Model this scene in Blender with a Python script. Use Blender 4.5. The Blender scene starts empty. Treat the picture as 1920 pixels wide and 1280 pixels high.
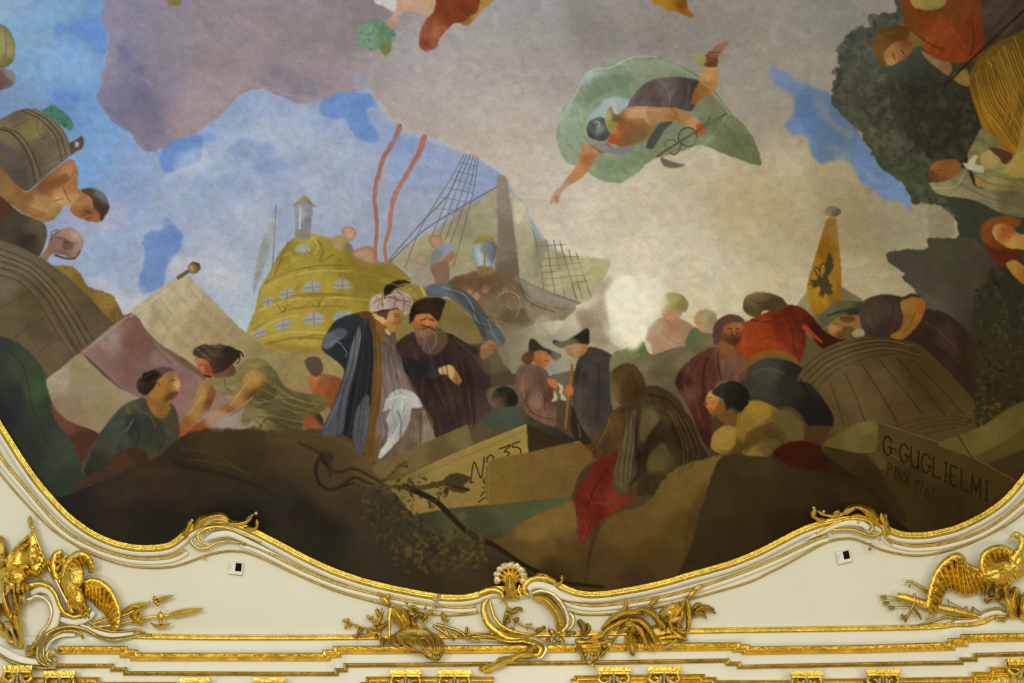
"""Gallery vault with a painted ceiling, gilt stucco frame and cornice."""
import bpy, math, random
import numpy as np
from mathutils import Vector

WORLD_S, WIN_P, CHAN_P = 0.5, 260, 60
PIG_GAIN = [1.01,1.0,0.95]
TONE_CAST = [(.03,.01,.05),(.02,.01,-.06),(.02,-.15,-.32)]  # pigment correction per channel, with part of the light's warm cast painted in

# ---------------------------------------------------------------- camera, world, lights, exposure
C = bpy.context.scene
col = C.collection
FPX = 1884.0; PITCH = math.radians(50); CAMZ = 1.6; R = 10.8; PX = R / FPX
cam = bpy.data.objects.new('camera', bpy.data.cameras.new('camera')); col.objects.link(cam)
cam.data.sensor_width = 36; cam.data.lens = 36 * FPX / 1920
cam.location = (0, 0, CAMZ); cam.rotation_euler = (math.pi / 2 + PITCH, 0, 0)
cam.data.clip_end = 200
C.camera = cam
C.view_settings.view_transform = 'Standard'; C.view_settings.look = 'None'
C.view_settings.gamma = 1; C.view_settings.use_curve_mapping = False
C.view_settings.exposure = 0.0
W = bpy.data.worlds.new('daylight'); C.world = W; W.use_nodes = True
W.node_tree.nodes['Background'].inputs[0].default_value = (1.0, .975, .91, 1)
W.node_tree.nodes['Background'].inputs[1].default_value = WORLD_S
C.cycles.max_bounces = 6; C.cycles.diffuse_bounces = 3; C.cycles.glossy_bounces = 3

def area(name, loc, target, sx, sy, power, colr):
    l = bpy.data.lights.new(name, 'AREA'); l.shape = 'RECTANGLE'; l.size = sx; l.size_y = sy
    l.energy = power; l.color = colr
    o = bpy.data.objects.new(name, l); col.objects.link(o); o.location = loc
    o.rotation_euler = (Vector(target) - Vector(loc)).to_track_quat('-Z', 'Y').to_euler()
    return o
for x, pw, cl in ((-9, 1.5, (.92, .98, 1.0)), (-4.5, 1.2, (.95, .99, .99)), (0, 1.0, (1, .985, .93)), (4.5, .85, (1, .95, .82)), (9, .8, (1, .92, .70))):      # tall windows of the wall behind the camera
    area('window_light', (x, -6.9, 3.6), (x * .6, 7, 6.5), 2.0, 4.2, WIN_P * pw, cl)
for i, x in enumerate((-6, 0, 6)):             # chandeliers below the frame
    area('chandelier_light', (x, 4.6, 3.0), (x, 9, 7.6), 1.2, .8, CHAN_P, (1.0, .86, .60))

# ---------------------------------------------------------------- materials
def mat(name, colr, rough=.6, metal=0.0, spec=.5, bump=0, bscale=30, var=0):
    m = bpy.data.materials.new(name); m.use_nodes = True; n = m.node_tree.nodes; L = m.node_tree.links
    b = n['Principled BSDF']; b.inputs['Base Color'].default_value = (*colr, 1); b.inputs['Roughness'].default_value = rough
    b.inputs['Metallic'].default_value = metal; b.inputs['Specular IOR Level'].default_value = spec
    if bump or var:
        tc = n.new('ShaderNodeTexCoord'); geo = n.new('ShaderNodeNewGeometry')
        nz = n.new('ShaderNodeTexNoise'); nz.inputs['Scale'].default_value = bscale; nz.inputs['Detail'].default_value = 5
        L.new(geo.outputs['Position'], nz.inputs['Vector'])
        if bump:
            bp = n.new('ShaderNodeBump'); bp.inputs['Strength'].default_value = bump; bp.inputs['Distance'].default_value = .02
            L.new(nz.outputs['Fac'], bp.inputs['Height']); L.new(bp.outputs['Normal'], b.inputs['Normal'])
        if var:
            r = n.new('ShaderNodeMapRange'); r.inputs['From Min'].default_value = .3; r.inputs['From Max'].default_value = .7
            r.inputs['To Min'].default_value = 1 - var; r.inputs['To Max'].default_value = 1
            n2 = n.new('ShaderNodeTexNoise'); n2.inputs['Scale'].default_value = bscale * .25; n2.inputs['Detail'].default_value = 4
            L.new(geo.outputs['Position'], n2.inputs['Vector'])
            mx = n.new('ShaderNodeVectorMath'); mx.operation = 'SCALE'; mx.inputs[0].default_value = colr
            L.new(n2.outputs['Fac'], r.inputs['Value']); L.new(r.outputs['Result'], mx.inputs['Scale'])
            L.new(mx.outputs['Vector'], b.inputs['Base Color'])
    return m
GOLD = mat('gilding', (.87, .62, .11), .34, 1, bump=.6, bscale=28, var=.3)
GOLD2 = mat('antique_gilding', (.60, .43, .10), .42, 1, bump=.5, bscale=30, var=.35)
PALE = mat('worn_pale_gilding', (.85, .72, .42), .35, .8, bump=.3, bscale=30, var=.25)
WHITE = mat('white_stucco', (.79, .785, .67), .55, 0, .3, bump=.05, bscale=12, var=.04)
VAULT = mat('vault_plaster', (.755, .76, .635), .8, 0, .2, bump=.04, bscale=5, var=.05)
BLACK = mat('black_glass', (.006, .005, .005), .7, 0, .1)
PLAST = mat('white_plastic', (.76, .765, .66), .6)
GREY = mat('grey_lettering', (.45, .44, .38), .6)
WOOD = mat('parquet', (.30, .19, .10), .45, bump=.1, bscale=4, var=.3)
m = bpy.data.materials.new('fresco_pigment'); m.use_nodes = True; n = m.node_tree.nodes; L = m.node_tree.links
b = n['Principled BSDF']; b.inputs['Roughness'].default_value = .9; b.inputs['Specular IOR Level'].default_value = .08
at_ = n.new('ShaderNodeVertexColor'); at_.layer_name = 'pigment'
geo = n.new('ShaderNodeNewGeometry'); nz = n.new('ShaderNodeTexNoise'); nz.inputs['Scale'].default_value = 45; nz.inputs['Detail'].default_value = 6
bp = n.new('ShaderNodeBump'); bp.inputs['Strength'].default_value = .12; bp.inputs['Distance'].default_value = .01
nz2 = n.new('ShaderNodeTexNoise'); nz2.inputs['Scale'].default_value = 80; nz2.inputs['Detail'].default_value = 3
mr = n.new('ShaderNodeMapRange'); mr.inputs['From Min'].default_value = .25; mr.inputs['From Max'].default_value = .75; mr.inputs['To Min'].default_value = .93; mr.inputs['To Max'].default_value = 1.07
sc_ = n.new('ShaderNodeVectorMath'); sc_.operation = 'SCALE'
L.new(geo.outputs['Position'], nz.inputs['Vector']); L.new(geo.outputs['Position'], nz2.inputs['Vector'])
L.new(nz.outputs['Fac'], bp.inputs['Height']); L.new(bp.outputs['Normal'], b.inputs['Normal'])
L.new(nz2.outputs['Fac'], mr.inputs['Value']); L.new(mr.outputs['Result'], sc_.inputs['Scale']); L.new(at_.outputs['Color'], sc_.inputs[0])
L.new(sc_.outputs['Vector'], b.inputs['Base Color'])
FRESCO = m

# ---------------------------------------------------------------- the vault surface: (u, v) over it in units of PX metres, w out of it
def P3(V):
    V = np.asarray(V, float); u, v, w = V[:, 0], V[:, 1], V[:, 2]
    a = PITCH + np.arctan((640 - v) / FPX); q = np.sqrt(FPX ** 2 + (640 - v) ** 2)
    r = R - w * PX
    return np.stack([(u - 960) * r / q, r * np.cos(a), CAMZ + r * np.sin(a)], 1)

def root(name, label, cat, u, v, w=0, group=None):
    o = bpy.data.objects.new(name, None); col.objects.link(o); o.empty_display_size = .1
    p = P3([(u, v, w)])[0]; o.location = p; o['wp'] = list(p); o['label'] = label; o['category'] = cat
    if group: o['group'] = group
    return o
def mesh_obj(name, Vw, F, material, parent=None, label=None, smoothf=True, kind=None):
    Vw = np.asarray(Vw, float); c = Vw.mean(0)
    me = bpy.data.meshes.new(name); me.from_pydata((Vw - c).tolist(), [], F if isinstance(F, list) else F.tolist()); me.update()
    if smoothf: me.polygons.foreach_set('use_smooth', [True] * len(me.polygons))
    me.materials.append(material)
    o = bpy.data.objects.new(name, me); col.objects.link(o); o['wp'] = list(c)
    if parent is not None:
        o.parent = parent; o.location = Vector(c) - Vector(parent['wp'])
    else: o.location = c
    if label: o['label'] = label
    if kind: o['kind'] = kind
    return o
LIFT = False
class Geo:
    def __init__(s): s.V = []; s.F = []
    def add(s, V, F):
        n = len(s.V); s.V += [tuple(x) for x in V]; s.F += [tuple(i + n for i in f) for f in F]; return s
    def out(s, name, material, parent=None, label=None, smoothf=True, kind=None):
        if LIFT: s.V = [(x, y, z + float(np.interp(y, [1190, 1212, 1250], [0, 22, 30]))) for x, y, z in s.V]     # follow the cornice as it steps out
        return mesh_obj(name, P3(s.V), s.F, material, parent, label, smoothf, kind)
    def tube(s, P, r, flat=1.0, k=8, n=5, closed_ends=True, sm=True, twist=0):
        """swept tube; P (u,v,w) points, r one radius or one per point"""
        rr = list(r) if isinstance(r, (list, tuple)) else [r] * len(P)
        Q = [tuple(p) + (rr[i] if i < len(rr) else rr[-1],) for i, p in enumerate(P)]
        if sm: Q = smooth(Q, False, n)
        Q = np.array(Q, float); N = len(Q); T = np.gradient(Q[:, :3], axis=0)
        T /= np.linalg.norm(T, axis=1)[:, None] + 1e-9
        S = np.stack([-T[:, 1], T[:, 0], 0 * T[:, 0]], 1); S /= np.linalg.norm(S, axis=1)[:, None] + 1e-9
        U = np.cross(T, S)
        V = []; F = []
        for i in range(N):
            rad = max(Q[i, 3], .15)
            for j in range(k):
                a = 2 * math.pi * j / k
                V.append(Q[i, :3] + S[i] * rad * math.cos(a) + U[i] * rad * flat * math.sin(a))
        for i in range(N - 1):
            for j in range(k):
                F.append((i * k + j, i * k + (j + 1) % k, (i + 1) * k + (j + 1) % k, (i + 1) * k + j))
        F.append(tuple(range(k))); F.append(tuple((N - 1) * k + j for j in reversed(range(k))))
        return s.add(V, F)
    def leaf(s, P, wd, arch=.45, ser=0, base=.5, n=5, tipcurl=0, flat_tip=False):
        """leaf or feather: ridge along P, width wd, arched section, optionally serrated"""
        Q = np.array(smooth(P, False, n), float); N = len(Q); T = np.gradient(Q, axis=0); T /= np.linalg.norm(T, axis=1)[:, None] + 1e-9
        S = np.stack([-T[:, 1], T[:, 0], 0 * T[:, 0]], 1); S /= np.linalg.norm(S, axis=1)[:, None] + 1e-9
        V = []; F = []; prof = [(-1, -.9), (-.62, .25), (-.12, .75), (0, 1.0), (.12, .75), (.62, .25), (1, -.9)]
        for i in range(N):
            t = i / (N - 1); f = (base + (1 - base) * min(1, t * 3.2)) * ((1 - max(0, (t - .45) / .55) ** 2.2) if not flat_tip else (1 - max(0, (t - .8) / .2) ** 2.5 * .8))
            hw = wd / 2 * max(f, .06)
            for (x, h) in prof:
                sx = x * hw * (1 + (ser * .35 * math.sin(t * ser * 9) if abs(x) > .5 and ser else 0))
                p = Q[i] + S[i] * sx; p[2] += h * hw * arch * 1.6 + tipcurl * t ** 3
                V.append(p)
        K = len(prof)
        for i in range(N - 1):
            for j in range(K - 1): F.append((i * K + j, i * K + j + 1, (i + 1) * K + j + 1, (i + 1) * K + j))
            F.append((i * K + K - 1, i * K, (i + 1) * K, (i + 1) * K + K - 1))
        F.append(tuple(reversed(range(K)))); F.append(tuple((N - 1) * K + j for j in range(K)))
        return s.add(V, F)
    def blob(s, u, v, w, ru, rv, rw, rot=0, bump=0, seed=1, nu=14, nv=9):
        rs = random.Random(seed); ph = [rs.random() * 6 for _ in range(6)]; V = []; F = []; a = math.radians(rot)
        for i in range(nv + 1):
            th = math.pi * i / nv
            for j in range(nu):
                fi = 2 * math.pi * j / nu
                k = 1 + bump * (math.sin(3 * fi + ph[0] + 2 * th) * .5 + math.sin(5 * th + ph[1] + fi) * .4 + math.sin(7 * fi + ph[2]) * .3 * math.sin(th))
                x = ru * k * math.sin(th) * math.cos(fi); y = rv * k * math.sin(th) * math.sin(fi); z = rw * k * math.cos(th)
                V.append((u + x * math.cos(a) - y * math.sin(a), v + x * math.sin(a) + y * math.cos(a), w + z))
        for i in range(nv):
            for j in range(nu): F.append((i * nu + j, (i + 1) * nu + j, (i + 1) * nu + (j + 1) % nu, i * nu + (j + 1) % nu))
        return s.add(V, F)
    def strip(s, path, prof, sm=4, hard=False):
        """moulding: profile [(offset across, height)] swept along a (u, v) path"""
        Q = np.array(path if hard else smooth(path, False, sm), float); N = len(Q)
        d = np.diff(Q, axis=0); d /= np.linalg.norm(d, axis=1)[:, None] + 1e-9; nr = np.stack([-d[:, 1], d[:, 0]], 1)
        M = np.zeros((N, 2)); M[0] = nr[0]; M[-1] = nr[-1]
        m_ = nr[:-1] + nr[1:]; ln = np.linalg.norm(m_, axis=1)[:, None] + 1e-9; m_ /= ln
        cs = np.maximum((m_ * nr[1:]).sum(1), .35)[:, None]; M[1:-1] = m_ / cs
        K = len(prof); V = []; F = []
        for i in range(N):
            for (o_, h) in prof: V.append((Q[i, 0] + M[i, 0] * o_, Q[i, 1] + M[i, 1] * o_, h))
        for i in range(N - 1):
            for j in range(K - 1): F.append((i * K + j, (i + 1) * K + j, (i + 1) * K + j + 1, i * K + j + 1))
        return s.add(V, F)
    def box(s, pts, w0, w1, inset=0):
        n_ = len(pts); c = np.mean(pts, 0)
        V = [(p[0], p[1], w0) for p in pts] + [(p[0] + (c[0] - p[0]) * inset, p[1] + (c[1] - p[1]) * inset, w1) for p in pts]
        F = [tuple(range(n_, 2 * n_)), tuple(reversed(range(n_)))] + [(i, (i + 1) % n_, n_ + (i + 1) % n_, n_ + i) for i in range(n_)]
        return s.add(V, F)
def spiral(cu, cv, r0, r1, a0, a1, w=6, n=14):
    return [(cu + (r0 + (r1 - r0) * t) * math.cos(math.radians(a0 + (a1 - a0) * t)), cv + (r0 + (r1 - r0) * t) * math.sin(math.radians(a0 + (a1 - a0) * t)), w) for t in [i / n for i in range(n + 1)]]
def Z(pts, w=6):
    """'u,v u,v,w ...' to points"""
    out = []
    for q in pts.split():
        p = [float(x) for x in q.split(',')]; out.append((p[0], p[1], p[2] if len(p) > 2 else w))
    return out
def XY(pts): return [tuple(float(x) for x in q.split(',')) for q in pts.split()]
# ---------------------------------------------------------------- fresco painter (pigment laid on a grid of the vault surface)
class Painter:
    def __init__(s, x0, y0, x1, y1, g):
        s.x0, s.y0, s.g = x0, y0, g
        s.W = int((x1 - x0) / g) + 1; s.H = int((y1 - y0) / g) + 1
        s.A = np.zeros((s.H, s.W, 3), np.float32)
        s.ID = np.zeros((s.H, s.W), np.int32)
        s.parts = []
        s.tab = np.random.RandomState(7).rand(64, 64).astype(np.float32)
    def noise(s, x, y, k=0):
        x = x + 17.3 * k; y = y + 31.7 * k
        xi = np.floor(x).astype(np.int64); yi = np.floor(y).astype(np.int64)
        fx = x - xi; fy = y - yi
        fx = fx * fx * (3 - 2 * fx); fy = fy * fy * (3 - 2 * fy)
        t = s.tab; a = xi & 63; b = (xi + 1) & 63; c = yi & 63; d = (yi + 1) & 63
        return ((t[c, a] * (1 - fx) + t[c, b] * fx) * (1 - fy) + (t[d, a] * (1 - fx) + t[d, b] * fx) * fy) * 2 - 1
    def fbm(s, x, y, k=0, n=3):
        r = 0; a = .6
        for i in range(n):
            r = r + a * s.noise(x * 2 ** i, y * 2 ** i, k + i); a *= .5
        return r
    def win(s, xa, ya, xb, yb):
        i0 = max(0, int((xa - s.x0) / s.g)); i1 = min(s.W, int((xb - s.x0) / s.g) + 2)
        j0 = max(0, int((ya - s.y0) / s.g)); j1 = min(s.H, int((yb - s.y0) / s.g) + 2)
        if i1 <= i0 or j1 <= j0: return None
        X, Y = np.meshgrid(s.x0 + np.arange(i0, i1) * s.g, s.y0 + np.arange(j0, j1) * s.g)
        return slice(j0, j1), slice(i0, i1), X.astype(np.float32), Y.astype(np.float32)
    @staticmethod
    def blur(m, sig):
        if sig < .3: return m
        if sig < 2.2:
            for _ in range(max(1, int(round(2 * sig * sig)))):
                p = np.pad(m, 1, mode='edge')
                m = (p[1:-1, :-2] + 2 * p[1:-1, 1:-1] + p[1:-1, 2:]) / 4
                p = np.pad(m, 1, mode='edge')
                m = (p[:-2, 1:-1] + 2 * p[1:-1, 1:-1] + p[2:, 1:-1]) / 4
            return m
        r = max(1, int(round(sig)))
        for ax in (0, 1):
            for _ in range(3):
                p = np.pad(m, [(r + 1, r) if a == ax else (0, 0) for a in (0, 1)], mode='edge')
                c = np.cumsum(p, axis=ax, dtype=np.float64)
                n = m.shape[ax]
                hi = np.take(c, np.arange(2 * r + 1, 2 * r + 1 + n), axis=ax); lo = np.take(c, np.arange(0, n), axis=ax)
                m = ((hi - lo) / (2 * r + 1)).astype(np.float32)
        return m
    @staticmethod
    def inside(X, Y, P):
        m = np.zeros(X.shape, bool)
        x1, y1 = P[-1]
        for x2, y2 in P:
            if y1 != y2:
                lo, hi = (y1, y2) if y1 < y2 else (y2, y1)
                if hi >= Y.min() and lo <= Y.max():
                    c = (Y > lo) & (Y <= hi)
                    xx = x1 + (Y - y1) * ((x2 - x1) / (y2 - y1))
                    m ^= c & (X < xx)
            x1, y1 = x2, y2
        return m
    def colour(s, X, Y, base, spots):
        if not spots:
            return np.broadcast_to(np.array(base, np.float32), X.shape + (3,)).copy()
        k = 4 if X.size > 60000 else 1
        Xs, Ys = X[::k, ::k], Y[::k, ::k]
        acc = np.zeros(Xs.shape + (3,), np.float32); ws = np.zeros(Xs.shape, np.float32)
        for (x, y, c) in spots:
            w = 1.0 / (((Xs - x) ** 2 + (Ys - y) ** 2) + 30.0) ** 1.7
            acc += w[..., None] * np.array(c, np.float32); ws += w
        acc /= ws[..., None]
        if k > 1:
            acc = np.repeat(np.repeat(acc, k, 0), k, 1)[:X.shape[0], :X.shape[1]]
            for ch in range(3): acc[..., ch] = Painter.blur(acc[..., ch], 4)
        return acc
    def lay(s, sl, m, col, a):
        m = np.clip(m, 0, 1) * a
        s.A[sl[0], sl[1]] = s.A[sl[0], sl[1]] * (1 - m[..., None]) + col * m[..., None]
        if s.parts and a > .64:
            s.ID[sl[0], sl[1]][m >= .5] = s.cur
    def poly(s, P, base, spots, o):
        P = np.array(P, np.float32); sf = o.get('s', 1.2); wob = o.get('n', .6)
        pad = sf * 2 + wob + 3
        w = s.win(P[:, 0].min() - pad, P[:, 1].min() - pad, P[:, 0].max() + pad, P[:, 1].max() + pad)
        if w is None: return
        sl = w[:2]; X, Y = w[2], w[3]
        Xw, Yw = X, Y
        if wob:
            q = 6 + wob * 2.2
            Xw = X + wob * s.fbm(X / q, Y / q, 3); Yw = Y + wob * s.fbm(X / q, Y / q, 9)
        m = s.inside(Xw, Yw, P).astype(np.float32)
        raw = m
        m = s.blur(m, sf / s.g * .6)
        col = s.colour(X + 6 * s.noise(X / 19, Y / 19, 5), Y + 6 * s.noise(X / 19, Y / 19, 8), base, spots)
        if 'e' in o:
            size = min(np.ptp(P[:, 0]), np.ptp(P[:, 1]))
            b = s.blur(raw, max(1.5, min(14, size * .14)) / s.g)
            col = col * (1 + o['e'] * (np.clip(b * 2 - 1.25, -1, 1))[..., None])
        if 'f' in o:
            an, am = o['f']; an = math.radians(an)
            u = X * math.cos(an) + Y * math.sin(an); v = -X * math.sin(an) + Y * math.cos(an)
            v = v + 7 * s.noise(X / 31, Y / 31, 14) + 3 * s.noise(X / 11, Y / 11, 15)
            n_ = s.noise(u / 30 , v / 9, 4) * .7 + s.noise(u / 17, v / 4.4, 6) * .35
            col = col * (1 + am * n_)[..., None]
        s.lay(sl, m, col, o.get('a', 1))
    def stroke(s, P, col, w0, w1, o):
        P = np.array(P, np.float32); sf = max(1.4, o.get('s', 1.4)); pad = max(w0, w1) + sf + 2
        w = s.win(P[:, 0].min() - pad, P[:, 1].min() - pad, P[:, 0].max() + pad, P[:, 1].max() + pad)
        if w is None: return
        sl = w[:2]; X, Y = w[2], w[3]; M = np.zeros(X.shape, np.float32)
        L = np.r_[0, np.cumsum(np.hypot(*np.diff(P, axis=0).T))]; T = max(L[-1], 1e-6)
        if 'n' in o:
            X = X + o['n'] * s.noise(X / 9, Y / 9, 3); Y = Y + o['n'] * s.noise(X / 9, Y / 9, 4)
        for i in range(len(P) - 1):
            ax, ay = P[i]; bx, by = P[i + 1]
            i0 = max(0, int((min(ax, bx) - pad - X[0, 0]) / s.g)); i1 = int((max(ax, bx) + pad - X[0, 0]) / s.g) + 3
            j0 = max(0, int((min(ay, by) - pad - Y[0, 0]) / s.g)); j1 = int((max(ay, by) + pad - Y[0, 0]) / s.g) + 3
            x = X[j0:j1, i0:i1]; y = Y[j0:j1, i0:i1]
            if x.size == 0: continue
            dx, dy = bx - ax, by - ay; q = dx * dx + dy * dy + 1e-9
            t = np.clip(((x - ax) * dx + (y - ay) * dy) / q, 0, 1)
            d = np.hypot(x - ax - t * dx, y - ay - t * dy)
            wd = w0 + (w1 - w0) * (L[i] + t * (L[i + 1] - L[i])) / T
            c = np.clip((wd / 2 - d) / sf + .5, 0, 1)
            M[j0:j1, i0:i1] = np.maximum(M[j0:j1, i0:i1], c)
        s.lay(sl, M, np.array(col, np.float32), o['a'] * .88 if 'a' in o else 1)
    def foliage(s, P, cols, n, size, o):
        rs = np.random.RandomState(int(P[0][0]) + n)
        P = np.array(P, np.float32); lo = P.min(0); hi = P.max(0)
        pts = lo + rs.rand(n * 4, 2) * (hi - lo)
        ok = s.inside(pts[:, :1], pts[:, 1:], P)[:, 0]; pts = pts[ok][:n]
        for (x, y) in pts:
            c = cols[rs.randint(len(cols))]; a = rs.rand() * 3.14; r = size * (.45 + .5 * rs.rand())
            w = s.win(x - r - 2, y - r - 2, x + r + 2, y + r + 2)
            if w is None: continue
            X = w[2] - x; Y = w[3] - y
            u = X * math.cos(a) + Y * math.sin(a); v = -X * math.sin(a) + Y * math.cos(a)
            d = np.sqrt(u * u + (v * 1.9) ** 2)
            s.lay(w[:2], np.clip((r * .62 - d) / 2.6 + .5, 0, 1), np.array(c, np.float32), o.get('a', .8) * (.7 + .3 * rs.rand()))
    def text(s, x, y, size, ang, col, wd, txt):
        F = {'G': ['.9,.2 .6,0 .25,.1 .05,.5 .2,.9 .55,1 .85,.8 .85,.55', '.6,.55 1,.55'], 'U': ['.1,0 .1,.7 .3,1 .65,1 .85,.7', '.85,0 .85,1'],
             'L': ['.15,0 .15,1 .8,1 .8,.85'], 'I': ['.3,0 .3,1', '.15,0 .45,0', '.15,1 .45,1'], 'E': ['.8,0 .15,0 .15,1 .8,1', '.15,.5 .65,.5'],
             'M': ['.05,1 .1,0 .5,.8 .9,0 .95,1'], 'P': ['.15,1 .15,0 .7,.05 .75,.4 .15,.5'], 'N': ['.1,1 .1,0 .85,1 .85,0'], 'X': ['.1,0 .9,1', '.9,0 .1,1'],
             '1': ['.15,.15 .35,0 .35,1'], '7': ['.1,.05 .8,.05 .35,1'], '6': ['.75,.05 .3,.3 .1,.7 .35,1 .7,.9 .75,.6 .4,.5 .15,.7'], '.': ['.15,.5 .25,.55']}
        W = {'I': .5, '1': .55, '.': .45, ' ': .6, 'M': 1.05}
        an = math.radians(ang); cx = 0
        for ch in txt:
            for st in F.get(ch, []):
                pts = []
                for q in st.split():
                    u, v = map(float, q.split(','))
                    u = cx + u * size * .62 ; v = v * size
                    u += v * .12
                    pts.append((x + u * math.cos(an) - v * math.sin(an) * .35, y + u * math.sin(an) + v))
                s.stroke(pts, col, wd, wd, {'s': 1})
            cx += size * .74 * W.get(ch, .9)
    def run(s, src):
        hx = lambda h: tuple(int(h[i:i + 2], 16) / 255 for i in (0, 2, 4))
        for ln in src.splitlines():
            ln = ln.strip()
            if not ln: continue
            if ln[0] == '@':
                nm, lab = (ln[1:].split('|') + [''])[:2]; s.parts.append((nm, lab, -1)); top = len(s.parts) - 1; s.cur = top; continue
            if ln[0] == '+':
                top = [i for i, q in enumerate(s.parts) if q[0] == ln[1:].split('|')[0]][-1]; s.cur = top; continue
            if ln[0] == '>':
                nm, lab = (ln[1:].split('|') + [''])[:2]; s.parts.append((nm, lab, top)); s.cur = len(s.parts) - 1; continue
            head, tail = ln.split(' / '); tok = head.split(); op = tok[0]
            base = (.5, .5, .5); spots = []; o = {}; nums = []; cols = []
            if op == 'T': continue
            for t in tok[1:]:
                p = t.split(',')
                if len(p) == 3 and len(p[2]) == 6 and len(p[0]) < 6: spots.append((float(p[0]), float(p[1]), hx(p[2])))
                elif all(len(q) == 6 for q in p) and all(ch in '0123456789abcdef' for ch in ''.join(p)): cols = [hx(q) for q in p]; base = cols[0]
                elif t[0] == 'f' and ':' in t: an, am = t[1:].split(':'); o['f'] = (float(an), float(am))
                elif t[0] in 'sane': o[t[0]] = float(t[1:])
                else: nums += [float(q) for q in p]
            if op == 'H':                                  # hatching: strokes blended between two guide curves
                A_, B_ = [np.array(smooth([tuple(map(float, q.split(','))) for q in h.split()], False, 5)) for h in tail.split('|')]
                m_ = min(len(A_), len(B_)); A_, B_ = A_[:m_], B_[:m_]; n_ = int(nums[0]); rs = np.random.RandomState(n_ + int(A_[0][0]))
                for i in range(n_):
                    t = (i + rs.rand() * .8) / n_; q = A_ + (B_ - A_) * t + rs.randn(2) * o.get('n', 0)
                    k0 = int(rs.rand() * m_ * .2); k1 = m_ - int(rs.rand() * m_ * .25)
                    s.stroke(q[k0:k1], cols[i % len(cols)], nums[1], nums[-1], {'s': 1.2, 'a': o.get('a', .7)})
                continue
            P = [tuple(map(float, q.split(','))) for q in tail.split()]
            if op == 'P': s.poly(smooth(P, True, 5), base, spots, o)
            elif op == 'Q': s.poly(P, base, spots, dict(o, n=0))
            elif op == 'S': s.stroke(smooth(P, False, 6), base, nums[0], nums[-1], o)
            elif op == 'F': s.foliage(P, cols, int(nums[0]), nums[1], o)
    def finish(s):
        w = s.win(-1e5, -1e5, 1e5, 1e5); X, Y = w[2], w[3]
        n = s.fbm(X / 60, Y / 45, 2) * .035 + s.fbm(X / 13, Y / 10, 5, 3) * .045 + s.noise(X / 2.6, Y / 2.2, 9) * .02 + s.noise(X / 5, Y / 1.8, 11) * .012
        s.A *= (1 + n)[..., None]
        xw = X + 14 * s.fbm(X / 22, Y / 22, 21); yw = Y + 14 * s.fbm(X / 22, Y / 22, 27)
        s.A *= (1 + .028 * s.noise(xw / 16, yw / 12, 31) + .02 * s.noise(xw / 5, yw / 4, 33))[..., None]
        lum = (s.A @ np.array([.3, .59, .11], np.float32))[..., None]
        s.A = lum + .93 * (s.A - lum)
        w = s.fbm(X / 35, Y / 30, 12) * .018
        s.A[..., 0] *= 1 + w; s.A[..., 2] *= 1 - w
        s.A = np.clip(s.A, 0.004, 1)

def smooth(P, closed, n=6):
    P = [tuple(p) for p in P]; N = len(P)
    if N < 3: return P
    out = []
    for i in range(N if closed else N - 1):
        g = lambda k: P[k % N] if closed else P[min(max(k, 0), N - 1)]
        a, b, c, d = g(i - 1), g(i), g(i + 1), g(i + 2)
        for j in range(n):
            t = j / n; t2 = t * t; t3 = t2 * t; T = .42
            out.append(tuple((2 * t3 - 3 * t2 + 1) * b[k] + (t3 - 2 * t2 + t) * T * (c[k] - a[k]) + (-2 * t3 + 3 * t2) * c[k] + (t3 - t2) * T * (d[k] - b[k]) for k in range(len(b))))
    if not closed: out.append(P[-1])
    return out

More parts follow.
